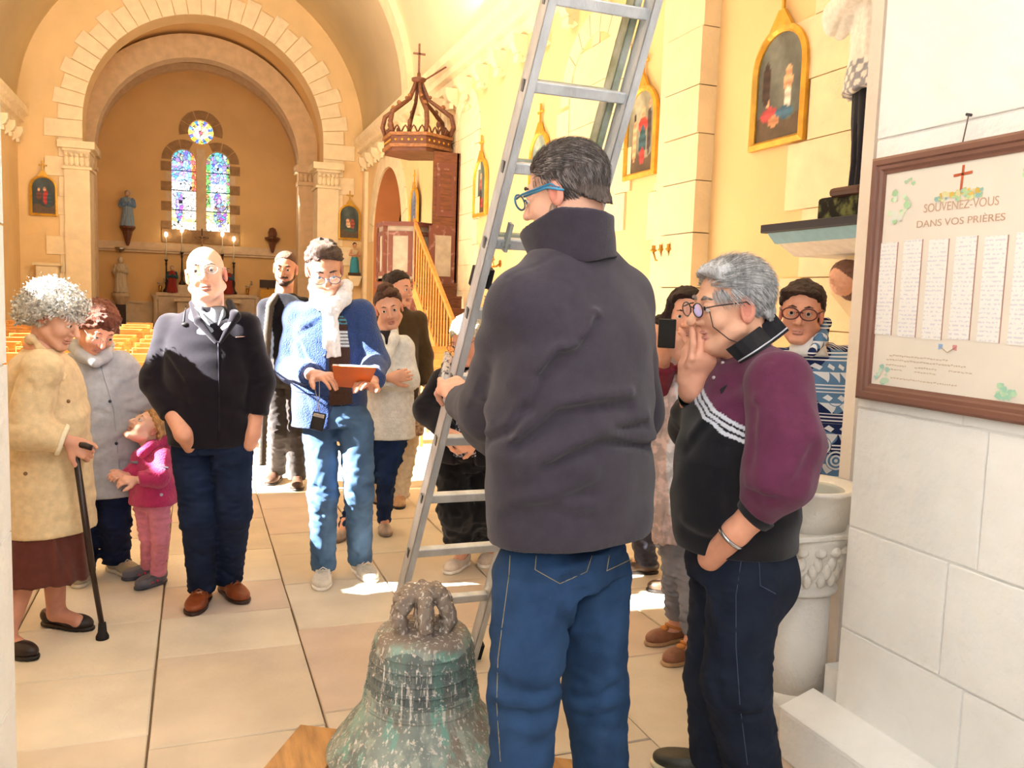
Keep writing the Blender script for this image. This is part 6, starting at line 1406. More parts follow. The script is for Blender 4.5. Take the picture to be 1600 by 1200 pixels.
def bell():
    M = bell_mat(); dd = 2.5; c = H(661, 985, dd); zt = c[2]; cx, cy = c[0], c[1]; R = thing('church_bell', (cx, cy, .085), 'old verdigris bronze bell streaked with droppings standing on a wooden pallet', 'bell')
    k = .158/.158; S = .135; zs = zt-.085
    # profile: (radius, height above the pallet); scaled from the shoulder
    Hh = zt-.085+.02
    Hh = zt-.085+.015; sc_ = Hh
    pts = [(r, f*Hh) for r, f in ((.28, 0), (.286, .025), (.276, .05), (.258, .13), (.222, .26), (.197, .33), (.178, .42), (.167, .56), (.159, .70), (.152, .85), (.147, .92), (.136, .965), (.105, .99), (.05, 1.0))]; out = []
    def rad(z):
        return float(np.interp(z, [p[1] for p in pts], [p[0] for p in pts]))
    zz = list(np.linspace(0, pts[-4][1], 150)); bands = [(.10, .0035), (.12, .003), (.44, .004), (.46, .004), (.53, .004), (.55, .005), (.61, .004), (.63, .004), (.69, .005), (.71, .003), (.78, .004), (.80, .003), (.86, .003)]
    for z in zz: out.append((rad(z)+sum(a*math.exp(-((z/sc_-b)/.008)**2) for b, a in bands), z+.085))
    for r, z in pts[-3:]: out.append((max(r, .001), z+.085))
    m = MB(); m.lathe((cx, cy, 0), [(.001, .087)]+out, 96); o = m.build('bell_body', M, R, smooth=True)
    # raised lettering bands, too worn to read, as small relief
    rg = random.Random(3); m = MB()
    for zb in (.495, .58, .66, .745):
        for i in range(70):
            if rg.random() < .25: continue
            a = 2*math.pi*i/70; r = rad(zb*sc_)+.001; p = np.array([cx+r*math.cos(a), cy+r*math.sin(a), zb*sc_+.085]); hh = .008
            m.beam(p-UP*hh, p+UP*hh, .005+.006*rg.random(), .006, (math.cos(a), math.sin(a), 0))
    o2 = m.build('worn_relief', M, R); o2['kind'] = 'stuff'
    # crown: six looped canons round a central argent
    zt = Hh+.085-.004; ctr = np.array([cx, cy, zt]); S_ = SD(); S_.cone(ctr, ctr+UP*.10, .026, .032, .01, '#6d8078')
    for i in range(6):
        a = math.pi/3*i+.35; d = np.array([math.cos(a), math.sin(a), 0]); s2 = np.array([-d[1], d[0], 0])
        S_.chain([ctr+d*.072, ctr+d*.088+UP*.035, ctr+d*.076+UP*.075, ctr+d*.045+UP*.108, ctr+UP*.105+d*.01], [.017, .019, .022, .022, .022], .012, '#6d8078'); S_.cone(ctr+d*.072, ctr+d*.075+UP*.005, .022, .02, .01)
    S_.cone(ctr+UP*.108-CR*.045, ctr+UP*.112+CR*.045, .02, .018, .02); S_.ell(ctr+UP*.125, (.03, .026, .018), None, .01); S_.noise(.003, .03, seed=4); S_.noise(.0015, .012, seed=6)
    V, Fq = S_.mesh(.004); np_mesh('crown_loops', [(V, Fq, np.ones((len(V), 3))*.2)], M, R)
    # pallet planks
    mw = mat('pine_planks', '#b98a55', .75, .25, 5, .3, 30, stretch=(6, 1, 6)); a = H(470, 1128, 2.78)
    g0 = GR(468, 1132, .085); g1 = GR(905, 1185, .085); dx = nrm((g1-g0)*np.array([1, 1, 0])); dy = np.array([-dx[1], dx[0], 0]); dy = dy if dy[1] < 0 else -dy; L = float(np.linalg.norm(g1-g0)); W = .5
    P_ = thing('wooden_pallet', (*(g0+dx*L/2+dy*W/2)[:2], 0), 'low wooden pallet of wide pine boards under the bell', 'pallet')
    Rm = np.array([dx, dy, UP]).T; n = 5
    if np.linalg.det(Rm) < 0: pass
    for i in range(n):
        x0, x1 = L*i/n, L*(i+1)/n-.006
        fix_normals(MB().box((x0, rnd.uniform(-.01, .004), .045), (x1, W, .084-rnd.uniform(0, .002)), Rm, (g0[0], g0[1], 0)).build('plank', mw, P_, bevel=.004))
    for y in (.02, W/2-.045, W-.11): fix_normals(MB().box((.0, y, 0), (L, y+.09, .045), Rm, (g0[0], g0[1], 0)).build('bearer', mw, P_, bevel=.003))
bell()
# ------------------------------------------------------------------ framed roll of remembrance on the porch wall
def WP(px, py, off=0.): return WX(px, py, WXN-off)
def rollframe():
    a = WP(1375, 250); z1, z0 = 1.945, 1.205; y1 = 2.09; y0 = y1-.64
    z1 = float(a[2]); z0 = float(WP(1340, 620)[2]); y1 = float(a[1]); y0 = y1-.64
    R = thing('framed_roll', (WXN, (y0+y1)/2, z0), 'large brown framed paper roll of names titled in red lettering on the white wall', 'picture frame')
    mf = mat('brown_frame_wood', '#7d5648', .45, .15, 8, .15, 50, stretch=(1, .3, .3)); x = WXN-.006
    def bar(p, q, nm='frame_rail'):
        m = MB(); p = np.array(p); q = np.array(q); d = nrm(q-p); inn = np.array([0, (y0+y1)/2, (z0+z1)/2])-np.array([0, (p[1]+q[1])/2, (p[2]+q[2])/2]); inn -= d*np.dot(inn, d); inn = nrm(inn); W = .05
        prof = [(0, 0), (0, .022), (.008, .028), (.022, .028), (.026, .022), (.036, .022), (.042, .016), (.05, .014), (.05, 0)]; v = []
        for e, sg in ((p, 1), (q, -1)):
            for w, h in prof: v.append(e+inn*w+d*sg*w+np.array([-h, 0, 0]))
        n = len(prof); m.add(v, [tuple(range(n)), tuple(range(n, 2*n))[::-1]]+[(i, (i+1) % n, n+(i+1) % n, n+i) for i in range(n)]); fix_normals(m.build(nm, mf, R))
    c = [(x, y1, z0), (x, y1, z1), (x, y0, z1), (x, y0, z0)]
    for i in range(4): bar(c[i], c[(i+1) % 4])
    xp = x-.010; pap = MB().box((xp, y0+.045, z0+.045), (x, y1-.045, z1-.045)).build('backing_sheet', mat('aged_paper', '#e6ddd0', .85, .04, 4, .05, 30), R)
    W_ = y1-y0-.1; Hh = z1-z0-.1
    def q(u, v, off=.0): return np.array([xp-.0006-off, y1-.05-u*W_, z0+.05+v*Hh])       # u from the left, v from the bottom
    # pasted strips of names (too faint to read): ruled with pale writing
    ms = bpy.data.materials.new('written_strip'); ms.use_nodes = True; nt = ms.node_tree; N = nt.nodes; Lk = nt.links; b = N['Principled BSDF']; b.inputs['Roughness'].default_value = .9; tc = N.new('ShaderNodeTexCoord'); sx = N.new('ShaderNodeSeparateXYZ'); Lk.new(tc.outputs['Object'], sx.inputs[0])
    fr = N.new('ShaderNodeMath'); fr.operation = 'MULTIPLY'; Lk.new(sx.outputs[2], fr.inputs[0]); fr.inputs[1].default_value = 85; f2 = N.new('ShaderNodeMath'); f2.operation = 'FRACT'; Lk.new(fr.outputs[0], f2.inputs[0]); lt = N.new('ShaderNodeMath'); lt.operation = 'LESS_THAN'; Lk.new(f2.outputs[0], lt.inputs[0]); lt.inputs[1].default_value = .42
    nz = N.new('ShaderNodeTexNoise'); nz.inputs['Scale'].default_value = 120; Lk.new(tc.outputs['Object'], nz.inputs[0]); g = N.new('ShaderNodeMath'); g.operation = 'GREATER_THAN'; Lk.new(nz.outputs[0], g.inputs[0]); g.inputs[1].default_value = .5; mu = N.new('ShaderNodeMath'); mu.operation = 'MULTIPLY'; Lk.new(lt.outputs[0], mu.inputs[0]); Lk.new(g.outputs[0], mu.inputs[1])
    mx = N.new('ShaderNodeMix'); mx.data_type = 'RGBA'; Lk.new(mu.outputs[0], mx.inputs[0]); mx.inputs[6].default_value = (*lin('#efece8'), 1); mx.inputs[7].default_value = (*lin('#dad7de'), 1); Lk.new(mx.outputs[2], b.inputs['Base Color'])
    red = plainmat('#b98a78', .9)
    for i in range(6):
        u0 = -.005+i*.168; u1 = u0+.122; v0, v1 = .24-.004*(i % 3), .675+.006*(i % 2)
        MB().add([q(u0, v0), q(u1, v0), q(u1, v1), q(u0, v1), q(u0, v0, .002), q(u1, v0, .002), q(u1, v1, .002), q(u0, v1, .002)], [(3, 2, 1, 0), (4, 5, 6, 7), (0, 1, 5, 4), (1, 2, 6, 5), (2, 3, 7, 6), (3, 0, 4, 7)]).build('name_strip', ms, R)
        MB().beam(q(u1+.003, v0, .001), q(u1+.003, v1, .001), .0012, .0025, (1, 0, 0)).build('strip_edge', red, R)
    # lettering
    def text(s, u, v, size, col, nm, sx=1.):
        cu = bpy.data.curves.new(nm, 'FONT'); cu.body = s; cu.size = size; cu.align_x = 'CENTER'; cu.extrude = .0003; tmp = bpy.data.objects.new('tmp', cu); COL.objects.link(tmp); dg = bpy.context.evaluated_depsgraph_get(); me = bpy.data.meshes.new_from_object(tmp.evaluated_get(dg)); bpy.data.objects.remove(tmp)
        p = q(u, v, .0008); co = np.empty(len(me.vertices)*3, F32); me.vertices.foreach_get('co', co); co = co.reshape(-1, 3)
        w = np.stack([p[0]-co[:, 2], p[1]-co[:, 0]*sx, p[2]+co[:, 1]], 1)-org(R); me.vertices.foreach_set('co', w.astype(F32).ravel()); me.materials.clear(); me.materials.append(plainmat(col, .9)); link_mesh(nm, me, R)
    text('SOUVENEZ-VOUS', .5, .80, .034, '#c8a58c', 'lettering', .9); text('DANS VOS PRIÈRES', .5, .735, .027, '#c8a58c', 'lettering', 1.25)
    # painted cross on a bank of flowers, small flags, leaf sprays
    o_ = plainmat('#c4603c', .9); m = MB(); m.beam(q(.5, .865, .001), q(.505, .985, .001), .001, .007, (0, 1, 0)); m.beam(q(.45, .945, .001), q(.56, .95, .001), .001, .007, (0, 0, 1)); m.build('painted_cross', o_, R)
    rg = random.Random(8)
    def blobs(cu, cv, ru, rv, n, cols, nm, s=.008):
        for c_ in cols:
            m = MB()
            for _ in range(n):
                a = rg.uniform(0, 6.28); r = rg.random()**.5; u = cu+ru*r*math.cos(a); v = cv+rv*r*math.sin(a); p = q(u, v, .0018+rg.uniform(0, .0012)); w = s*rg.uniform(.5, 1.2); t_ = rg.uniform(0, 3.14); h = w*rg.uniform(.35, .9)
                m.add([p+np.array([0, w*math.cos(t_+x)*1, (h if i_ % 2 else w)*math.sin(t_+x)]) for i_, x in enumerate(np.linspace(0, 6.28, 7)[:-1])], [(0, 1, 2, 3, 4, 5)])
            m.build(nm, plainmat(c_, .95), R, kind='stuff')
    blobs(.5, .86, .15, .022, 14, ('#d8b75c', '#8fb9b4', '#dcd6a0', '#b6cf9a'), 'painted_flowers'); blobs(.1, .84, .07, .07, 7, ('#d8e6ca', '#aed3a6', '#e2e6da'), 'painted_leaves', .012); blobs(.17, .95, .05, .012, 4, ('#a9c9a4',), 'painted_leaves'); blobs(.08, .05, .05, .04, 6, ('#bfd8bf', '#a3cbbc'), 'painted_leaves', .01); blobs(.9, .93, .06, .04, 7, ('#b7d8a8', '#c8dfc0'), 'painted_leaves', .012); blobs(.85, .04, .05, .03, 7, ('#b5d6b3', '#a0cdb4'), 'painted_leaves', .01)
    for du, c1 in ((-.03, '#8fb0d8'), (.03, '#d88f8f')): MB().beam(q(.5, .18, .001), q(.5+du*1.6, .205, .001), .001, .004, (1, 0, 0)).build('flag_pole', plainmat('#b9a58c'), R); MB().add([q(.5+du*1.0, .195, .001), q(.5+du*1.9, .19, .001), q(.5+du*1.9, .215, .001), q(.5+du*1.0, .215, .001)], [(0, 1, 2, 3)]).build('painted_flag', plainmat(c1, .9), R)
    m = MB()
    for i, (u0, u1, v) in enumerate(((.12, .5, .145), (.1, .62, .125), (.1, .24, .10), (.3, .44, .10), (.52, .64, .10), (.12, .22, .08), (.3, .42, .08), (.14, .58, .04))):
        u = u0
        while u < u1: w = rg.uniform(.006, .02); m.beam(q(u, v+rg.uniform(-.002, .002), .0008), q(u+w, v+rg.uniform(-.003, .003), .0008), .0006, .0035, (0, 0, 1)); u += w+.006
    m.build('faint_handwriting', plainmat('#cdbba6', .95), R, kind='stuff')
    p = WP(1519, 180); MB().tube([p+np.array([.004, 0, 0]), p-np.array([.02, 0, 0])], .004, 8).build('nail', plainmat('#4a4a52', .4, 1), R); MB().tube([p-np.array([.012, 0, 0]), np.array([x-.015, p[1]+.006, z1-.01])], .0018, 6).build('hanging_wire', plainmat('#6a5a56', .5, 1), R)
rollframe()
# ------------------------------------------------------------------ holy water font
def font_():
    c = P(1256, 900, 2.95); cx, cy = 1.985, 2.375; R = thing('holy_water_font', (cx, cy, 0), 'white stone holy water font on a carved capital and round column beside the porch wall', 'font')
    m = mat('pale_carved_stone', '#efe7db', .75, .05, 5, .3, 60)
    MB().lathe((cx, cy, 0), [(.17, 0), (.17, .06), (.155, .09), (.145, .11), (.15, .13), (.132, .16)], 32).build('base', m, R, smooth=True)
    MB().lathe((cx, cy, 0), [(.128, .16), (.124, .3), (.12, .505)], 32).build('shaft', m, R, smooth=True)
    q = MB().lathe((cx, cy, 0), [(.12, .505), (.14, .512), (.142, .525), (.12, .535), (.118, .54), (.14, .62), (.165, .7), (.165, .715)], 36)
    q.build('capital', m, R, smooth=True); r = random.Random(3); q = MB()
    for i in range(16):
        a = 2*math.pi*i/16
        for j, (z, rr) in enumerate(((.57, .128), (.60, .136), (.63, .143))): 
            aa = a+j*.1; q.ball((cx+rr*math.cos(aa), cy+rr*math.sin(aa), z), (.018, .018, .03), 7, 5)
        q.ball((cx+.155*math.cos(a+.2), cy+.155*math.sin(a+.2), .672), (.022, .022, .018), 8, 5)
    q.build('carved_leaves', m, R, smooth=True, kind='stuff')
    MB().box((-.17, -.17, .715), (.17, .17, .735), o=(cx, cy, 0)).build('abacus', m, R, bevel=.006); MB().lathe((cx, cy, 0), [(.155, .735), (.165, .80), (.19, .862), (.2, .87), (.2, .88), (.175, .88), (.14, .862), (.001, .85)], 40).build('basin', m, R, smooth=True)
    MB().lathe((cx, cy, 0), [(.15, .864), (.001, .865)], 32).build('water', mat('still_water', '#b9bdb5', .06, .05, 4, spec=.8), R)
font_()
# ------------------------------------------------------------------ saint's statue on a painted bracket
def saint():
    c = np.array([3.52, 3.86, 0]); z = 1.93; R = thing('wall_bracket', (c[0], c[1], z-.3), 'black and pale blue painted bracket high on the wall with an angel head below', 'shelf')
    MB().box((3.2, 3.45, z), (4.0, 4.35, z+.05)).build('slab', plainmat('#20222c', .5), R, bevel=.006)
    MB().prism([(3.23, 3.48, z), (3.29, 3.48, z-.06), (4.0, 3.48, z-.06), (4.0, 3.48, z)], (0, .84, 0)).build('blue_moulding', plainmat('#8fb9cc', .7), R); MB().prism([(3.30, 3.5, z-.06), (3.42, 3.5, z-.13), (4.0, 3.5, z-.13), (4.0, 3.5, z-.06)], (0, .8, 0)).build('white_moulding', plainmat('#e6ded2', .8), R)
    ac = np.array([3.42, 3.86, z-.27]); S = SD().ell(ac, (.075, .08, .095), None, .01, '#dba58a').ell(ac+np.array([-.07, 0, -.015]), (.02, .02, .02), None, .01, '#dba58a').ell(ac+np.array([.02, 0, .03]), (.085, .095, .08), None, .01, '#6b4a3c').ell(ac+np.array([.06, .0, -.02]), (.06, .09, .1), None, .01, '#6b4a3c').noise(.003, .02)
    sd_build('angel_head', S, .006, M_skin, R, '#dba58a'); q = MB()
    for sg in (-1, 1):
        for i in range(4): q.ball((3.52+.03*i, 3.86+sg*(.09+.05*i), z-.2-.01*i), (.05, .07, .03), 8, 6)
    q.build('angel_wings', plainmat('#e9e4dc', .8), R, smooth=True)
    MB().prism([(3.55, 3.7, z-.13), (3.5, 3.75, z-.35), (3.95, 3.75, z-.75), (4.0, 3.7, z-.75), (4.0, 3.7, z-.13)], (0, .3, 0)).build('corbel', M_stone, R)
    b = np.array([3.5, 3.74, z+.05]); T = thing('saint_statue', b, 'tall painted statue in white lace surplice over a black cassock on a mossy plinth', 'statue')
    MB().box((-.2, -.24, 0), (.2, .24, .13), o=b).build('plinth', mat('mossy_black_plinth', '#1c1b19', .9, .3, 12, .4, 40, col2='#6b6f42', lo=.5, hi=.62), T, bevel=.02)
    s = UP; k = '#22222a'; S = SD().loft([(b+UP*.13, .16, .15), (b+UP*.3, .15, .14), (b+UP*.75, .17, .16), (b+UP*1.2, .17, .13)], np.array([0, 1., 0]), .02, k).noise(.008, .12, (1, 1, .15), 3, True)
    sd_build('cassock', S, .012, M_cloth, T, k); w = '#ece6dc'
    S = SD().loft([(b+UP*.68, .235, .215), (b+UP*.9, .2, .19), (b+UP*1.35, .19, .15), (b+UP*1.5, .12, .1)], np.array([0, 1., 0]), .02, w); S.chain([b+np.array([0, -.2, 1.42]), b+np.array([-.12, -.24, 1.12]), b+np.array([-.2, -.06, 1.2])], [.08, .09, .07], .02, w); S.chain([b+np.array([0, .2, 1.42]), b+np.array([-.12, .24, 1.12]), b+np.array([-.2, .06, 1.2])], [.08, .09, .07], .02, w); S.noise(.008, .1, (1, 1, .15), 4, True)
    lz = b[2]+.84; S.paint(lambda p: np.maximum(p[:, 2]-lz, np.sin(p[:, 1]*95)*np.sin(p[:, 2]*80)*.05-.005), '#9a9aa2'); o = sd_build('lace_surplice', S, .010, M_cloth, T, w)
    fr = (np.array([0, -1., 0]), np.array([-1., 0, 0]), UP); S, L = headsd(b+UP*1.66, fr, .95, neck=b+UP*1.5, skin='#d9a88c'); sd_build('head', S, .006, M_skin, T, '#d9a88c')
    sd_build('hair', SD().ell(L(0, -.02, .04), (.08, .09, .08), None, .01, '#d8d4cc').ell(L(0, -.05, -.02), (.075, .05, .08), None, .01, '#d8d4cc').noise(.004, .03), .007, M_hair, T, '#d8d4cc')
    MB().box((-.1, -.12, .12), (-.0, .12, .17), o=b+np.array([-.13, 0, 0])).build('shoes', plainmat('#4a2a22', .5), T, bevel=.02)
saint()
# ------------------------------------------------------------------ framed stations, on the right wall and beside the chancel arch
M_gold = mat('gilded_wood', '#d9a53c', .38, .15, 10, .15, 40, metal=.35)
M_paint = mat('oil_painting', attr='Col', rough=.5, var=.15, scale=12)
def scene_col(sky, ground, figs):
    sky = np.array(lin(sky)); ground = np.array(lin(ground)); F = [(a, b, c, d, np.array(lin(e))) for a, b, c, d, e in figs]
    def f(u, v):
        c = ground if v < .22+.05*math.sin(u*7) else sky*(.55+.6*v)*(1+.25*math.sin(u*9+v*6))
        for a, b, ru, rv, col in F:
            if ((u-a)/ru)**2+((v-b)/rv)**2 < 1: c = col*(1+.3*math.sin(v*60))
        return tuple(np.clip(c, 0, 1))
    return f
SK = '#d8a37c'
figs = [
 [(.68, .62, .06, .05, SK), (.68, .52, .09, .12, SK), (.68, .34, .08, .14, '#d9cfc0'), (.3, .25, .2, .07, '#c0474a'), (.62, .24, .2, .06, '#3f6b86'), (.25, .36, .05, .04, SK), (.4, .18, .12, .05, '#c98a62'), (.2, .55, .1, .2, '#3a2a26')],
 [(.55, .74, .07, .06, SK), (.55, .58, .16, .1, '#c63f36'), (.55, .35, .13, .22, '#2f5660'), (.55, .2, .1, .1, '#b0403c'), (.78, .5, .08, .3, '#463a3a'), (.78, .8, .05, .05, SK), (.25, .4, .08, .26, SK), (.25, .7, .05, .05, '#2d221f')],
 [(.4, .5, .1, .12, '#7a8a70'), (.6, .4, .1, .14, '#a9b0a0')],
 [(.5, .7, .08, .06, SK), (.5, .5, .1, .16, '#b35a4a'), (.5, .3, .12, .18, '#2b2f3c'), (.6, .2, .1, .1, '#a33a34')],
 [(.5, .6, .15, .25, '#5a6a86'), (.4, .25, .1, .12, '#a8a0a4')],
 [(.6, .45, .12, .2, '#b8352f'), (.3, .5, .12, .12, '#6e3f32'), (.75, .4, .1, .2, '#2f4a4c'), (.55, .68, .06, .05, SK), (.3, .66, .05, .05, SK)],
 [(.5, .42, .2, .1, '#d9c6a0'), (.4, .5, .1, .1, SK), (.65, .45, .12, .16, '#9e4a36'), (.5, .25, .25, .06, '#3f5a4c')]]
def station(o, U, N, w, h, label, k, sky='#6d746c', gr='#5c4c3a', cross=True):
    """o: bottom centre on the wall, U: image right along the wall, N: out of the wall"""
    o = np.array(o, float); U = np.array(U, float); N = np.array(N, float); R = thing('station_painting', o, label, 'painting', 'arched paintings in gilt frames on the walls')
    def arch(inset, n=16):
        R_ = w/2-inset; zt = h-w/2; return [(-R_, inset), (R_, inset)]+[(R_*math.cos(t), zt+R_*math.sin(t)) for t in np.linspace(0, math.pi, n)]
    Q = lambda p, d: o+U*p[0]+UP*p[1]+N*d
    A, B, C = arch(0), arch(.035), arch(.055); m = MB(); n = len(A); v = []
    for pts, d in ((A, 0), (A, .035), (B, .05), (C, .025), (C, 0)): v += [Q(p, d) for p in pts]
    f = []
    for r in range(4):
        for i in range(n): f.append((r*n+i, r*n+(i+1) % n, (r+1)*n+(i+1) % n, (r+1)*n+i))
    m.add(v, f); fix_normals(m.build('gilt_frame', M_gold, R))
    zt = (h-w/2); cf = scene_col(sky, gr, figs[k])
    def ins(u, v):
        x = (u-.5)*(w-.1); z = v*(h-.1)+.05; return z < zt or x*x+(z-zt)**2 < (w/2-.045)**2
    painted('canvas', ins, o-U*(w/2-.05)+UP*.05+N*.012, U*(w-.1), UP*(h-.1), (30, 44), cf, M_paint, R)
    if cross:
        q = MB(); q.prism([Q((-w*.2, h-.03), .01), Q((w*.2, h-.03), .01), Q((.03, h+.1), .01), (Q((-.03, h+.1), .01))], N*.03)
        q.beam(Q((0, h+.05), .02), Q((0, h+.3), .02), .022, .02, N); q.beam(Q((-.06, h+.22), .02), Q((.06, h+.22), .02), .02, .022, N)
        for p in ((0, h+.31), (-.07, h+.22), (.07, h+.22)): q.ball(Q(p, .02), .018, 6, 5)
        fix_normals(q.build('cross_finial', M_gold, R))
NX = (-1, 0, 0); UY = (0, -1, 0)
station((XR-.01, 5.28, 2.66), UY, NX, .62, .86, 'arched gilt painting nearest the porch wall, figure in white cloth before a dark cave', 0, '#6b6e66')
station((XR-.01, 7.33, 2.68), UY, NX, .62, .86, 'arched gilt painting of a standing figure in red and green beside the stone pilaster', 1, '#9c9a84')
station((XR-.01, 9.9, 2.7), UY, NX, .62, .86, 'arched gilt painting seen above the head of the dark haired ladder holder', 2, '#8fa196')
station((XR-.01, 12.2, 2.7), UY, NX, .62, .86, 'narrow looking arched painting just left of the long ladder rail', 3, '#5a6a64')
station((XR-.06, 16.1, 2.7), UY, NX, .62, .86, 'arched bluish painting beside the pulpit backboard', 4, '#7d86a0')
station((-3.2, 21.96, 3.02), (1, 0, 0), (0, -1, 0), .56, .9, 'arched painting on the far left of the chancel arch', 5, '#3f4a4a')
station((3.68, 21.96, 2.86), (1, 0, 0), (0, -1, 0), .56, .9, 'arched painting between the chancel arch and the chapel arch', 6, '#4a5652')
# ------------------------------------------------------------------ pulpit
M_wood2 = mat('worn_gilt_wood', '#8f5f36', .5, .3, 20, .1, 60)
M_wood = mat('varnished_brown_wood', '#6b3f27', .45, .25, 7, .15, 40, stretch=(1, 1, 5)); M_red = mat('red_marbled_paint', '#6e4034', .4, .3, 9, .08, 40, col2='#a58376', lo=.56, hi=.72); M_grey = mat('grey_marbled_paint', '#a89b88', .45, .12, 8, .05, 40); M_pine = mat('orange_pine', '#c98a45', .45, .15, 8, .1, 40, stretch=(1, 1, 4))
def pulpit():
    c = np.array([3.32, 13.95, 0]); zf = 1.72; R = thing('pulpit', (c[0], c[1], 0), 'raised wooden pulpit with red marbled panels, crown canopy and pine stair on the right wall', 'pulpit')
    def hexp(r, a0=0): return [np.array([c[0]+r*math.cos(math.pi/3*i+a0), c[1]+r*math.sin(math.pi/3*i+a0), 0]) for i in range(6)]
    a0 = math.pi/6; Hx = hexp(.52, a0)
    def slab(r, z0, z1, m, nm): fix_normals(MB().prism([p+UP*z0 for p in hexp(r, a0)], (0, 0, z1-z0)).build(nm, m, R))
    slab(.58, zf-.12, zf-.02, M_red, 'lower_moulding'); slab(.52, zf-.02, zf+.04, M_wood, 'floor_board'); slab(.5, zf-.2, zf-.12, M_grey, 'base_moulding')
    fix_normals(MB().lathe((c[0], c[1], 0), [(.12, 0), (.16, .1), (.1, .2), (.1, 1.1), (.2, 1.3), (.45, zf-.2)], 12).build('pedestal', M_red, R))
    for i in range(6):
        p, q = Hx[i], Hx[(i+1) % 6]
        if i == 5 : continue
        d = nrm(q-p); n = nrm(np.cross(d, UP)); n = n if np.dot(n, (p+q)/2-c) > 0 else -n; L = np.linalg.norm(q-p); A = np.array([d, n, UP]).T
        if np.linalg.det(A) < 0: pass
        o = fix_normals(MB().box((0, -.03, zf), (L, 0, zf+.88), A, (p[0], p[1], 0)).build('panel', M_grey, R))
        for lo, hi in (((.06, 0, zf+.08), (.13, .02, zf+.8)), ((L-.13, 0, zf+.08), (L-.06, .02, zf+.8)), ((.13, 0, zf+.08), (L-.13, .02, zf+.15)), ((.13, 0, zf+.73), (L-.13, .02, zf+.8))): fix_normals(MB().box(lo, hi, A, (p[0], p[1], 0)).build('panel_moulding', M_red, o))
        fix_normals(MB().box((-.02, -.05, zf+.88), (L+.02, .05, zf+.95), A, (p[0], p[1], 0)).build('rail', M_red, R, bevel=.01))
        MB().box((-.03, -.03, zf), (.03, .03, zf+.9), o=p).build('corner_post', M_red, R)
    # backboard
    o = MB().box((3.55, 13.3, zf+.9), (3.96, 13.36, 3.78)).box((3.93, 13.3, zf+.0), (3.98, 14.4, 3.78)).build('backboard', M_wood, R)
    MB().box((3.60, 13.285, zf+1.05), (3.9, 13.3, 3.6)).build('backboard_panel', M_red, o); MB().box((3.66, 13.275, zf+1.15), (3.84, 13.285, 3.5)).build('inner_panel', M_wood, o); MB().box((3.5, 13.3, .3), (3.96, 13.36, zf+.9)).build('lower_backboard', M_red, R); MB().box((3.6, 13.285, zf+.1), (3.86, 13.3, zf+.75)).build('lower_panel', M_grey, R)
    # canopy: hexagonal soffit with crown of ribs
    zc = 3.78; k = MB(); cc = np.array([3.42, 13.9, 0])
    def hx(r): return [np.array([cc[0]+r*math.cos(math.pi/3*i+a0), cc[1]+r*math.sin(math.pi/3*i+a0), 0]) for i in range(6)]
    for r, z0, z1, m, nm in ((.56, zc, zc+.06, M_wood, 'soffit'), (.6, zc+.06, zc+.11, M_wood2, 'gilt_moulding'), (.57, zc+.11, zc+.24, M_wood, 'frieze'), (.6, zc+.24, zc+.29, M_wood2, 'upper_moulding')): fix_normals(MB().prism([p+UP*z0 for p in hx(r)], (0, 0, z1-z0)).build(nm, m, R))
    P6 = hx(.54)
    for i in range(6):
        p = P6[i]; d = nrm(p-cc); q = lambda r, z: cc+d*r+UP*z
        MB().tube([q(.54, zc+.28), q(.6, zc+.45), q(.56, zc+.62), q(.36, zc+.76), q(.18, zc+.88), q(.08, zc+1.1), q(.05, zc+1.18)], [.035, .04, .04, .034, .03, .03, .03], 8).build('crown_rib', M_wood, R, smooth=True)
        m = MB(); m.ball(q(.42, zc+.77), .04, 7, 5).ball(q(.2, zc+.93), .03, 7, 5); m.build('scroll_leaf', M_wood2, R, smooth=True)
        a, b = P6[i], P6[(i+1) % 6]; m = MB()
        for t in np.linspace(.12, .88, 4): p2 = a+(b-a)*t+UP*(zc+.3); m.tube([p2-(b-a)*.11, p2-(b-a)*.05+UP*.07, p2+UP*.02+UP*.08, p2+(b-a)*.05+UP*.07, p2+(b-a)*.11], .014, 5)
        mid = a+(b-a)*.5+UP*(zc+.45); m.ball(mid, (.035, .035, .055), 7, 5); m.tube([mid-UP*.15, mid], .012, 5); m.build('cresting', M_wood, R, smooth=True)
        m = MB(); n_ = nrm(np.cross(b-a, UP))
        for t in np.linspace(.1, .9, 5): m.ball(a*1+(b-a)*t+UP*(zc+.175)+(nrm((a+b)/2-cc))*.025, .02, 6, 4)
        m.build('star_studs', M_gold, R)
    MB().lathe((cc[0], cc[1], 0), [(.05, zc+1.14), (.12, zc+1.2), (.12, zc+1.23), (.03, zc+1.26), (.025, zc+1.32)], 12).build('crown_cap', M_wood, R, smooth=True)
    m = MB(); m.beam(cc+UP*(zc+1.3), cc+UP*(zc+1.78), .028, .028, (0, 1, 0)); m.beam(cc+UP*(zc+1.62)-np.array([.1, 0, 0]), cc+UP*(zc+1.62)+np.array([.1, 0, 0]), .028, .028); m.build('cross', M_wood, R)
    m = MB().tube([cc+UP*(zc+1.15), np.array([3.95, 13.6, zc+1.5])], .014, 6).build('stay_rod', M_wood, R)
    # stair down along the wall towards the porch
    y0, y1 = 13.5, 10.9; n = 9
    for i in range(n):
        y = y0+(y1-y0)*i/n; z = zf*(1-i/n)-.02
        MB().box((3.3, y+(y1-y0)/n-.02, z-.035), (3.95, y, z)).build('stair_tread', M_wood, R); MB().box((3.32, y+(y1-y0)/n, z-.2), (3.95, y+(y1-y0)/n+.02, z-.03)).build('stair_riser', M_wood, R)
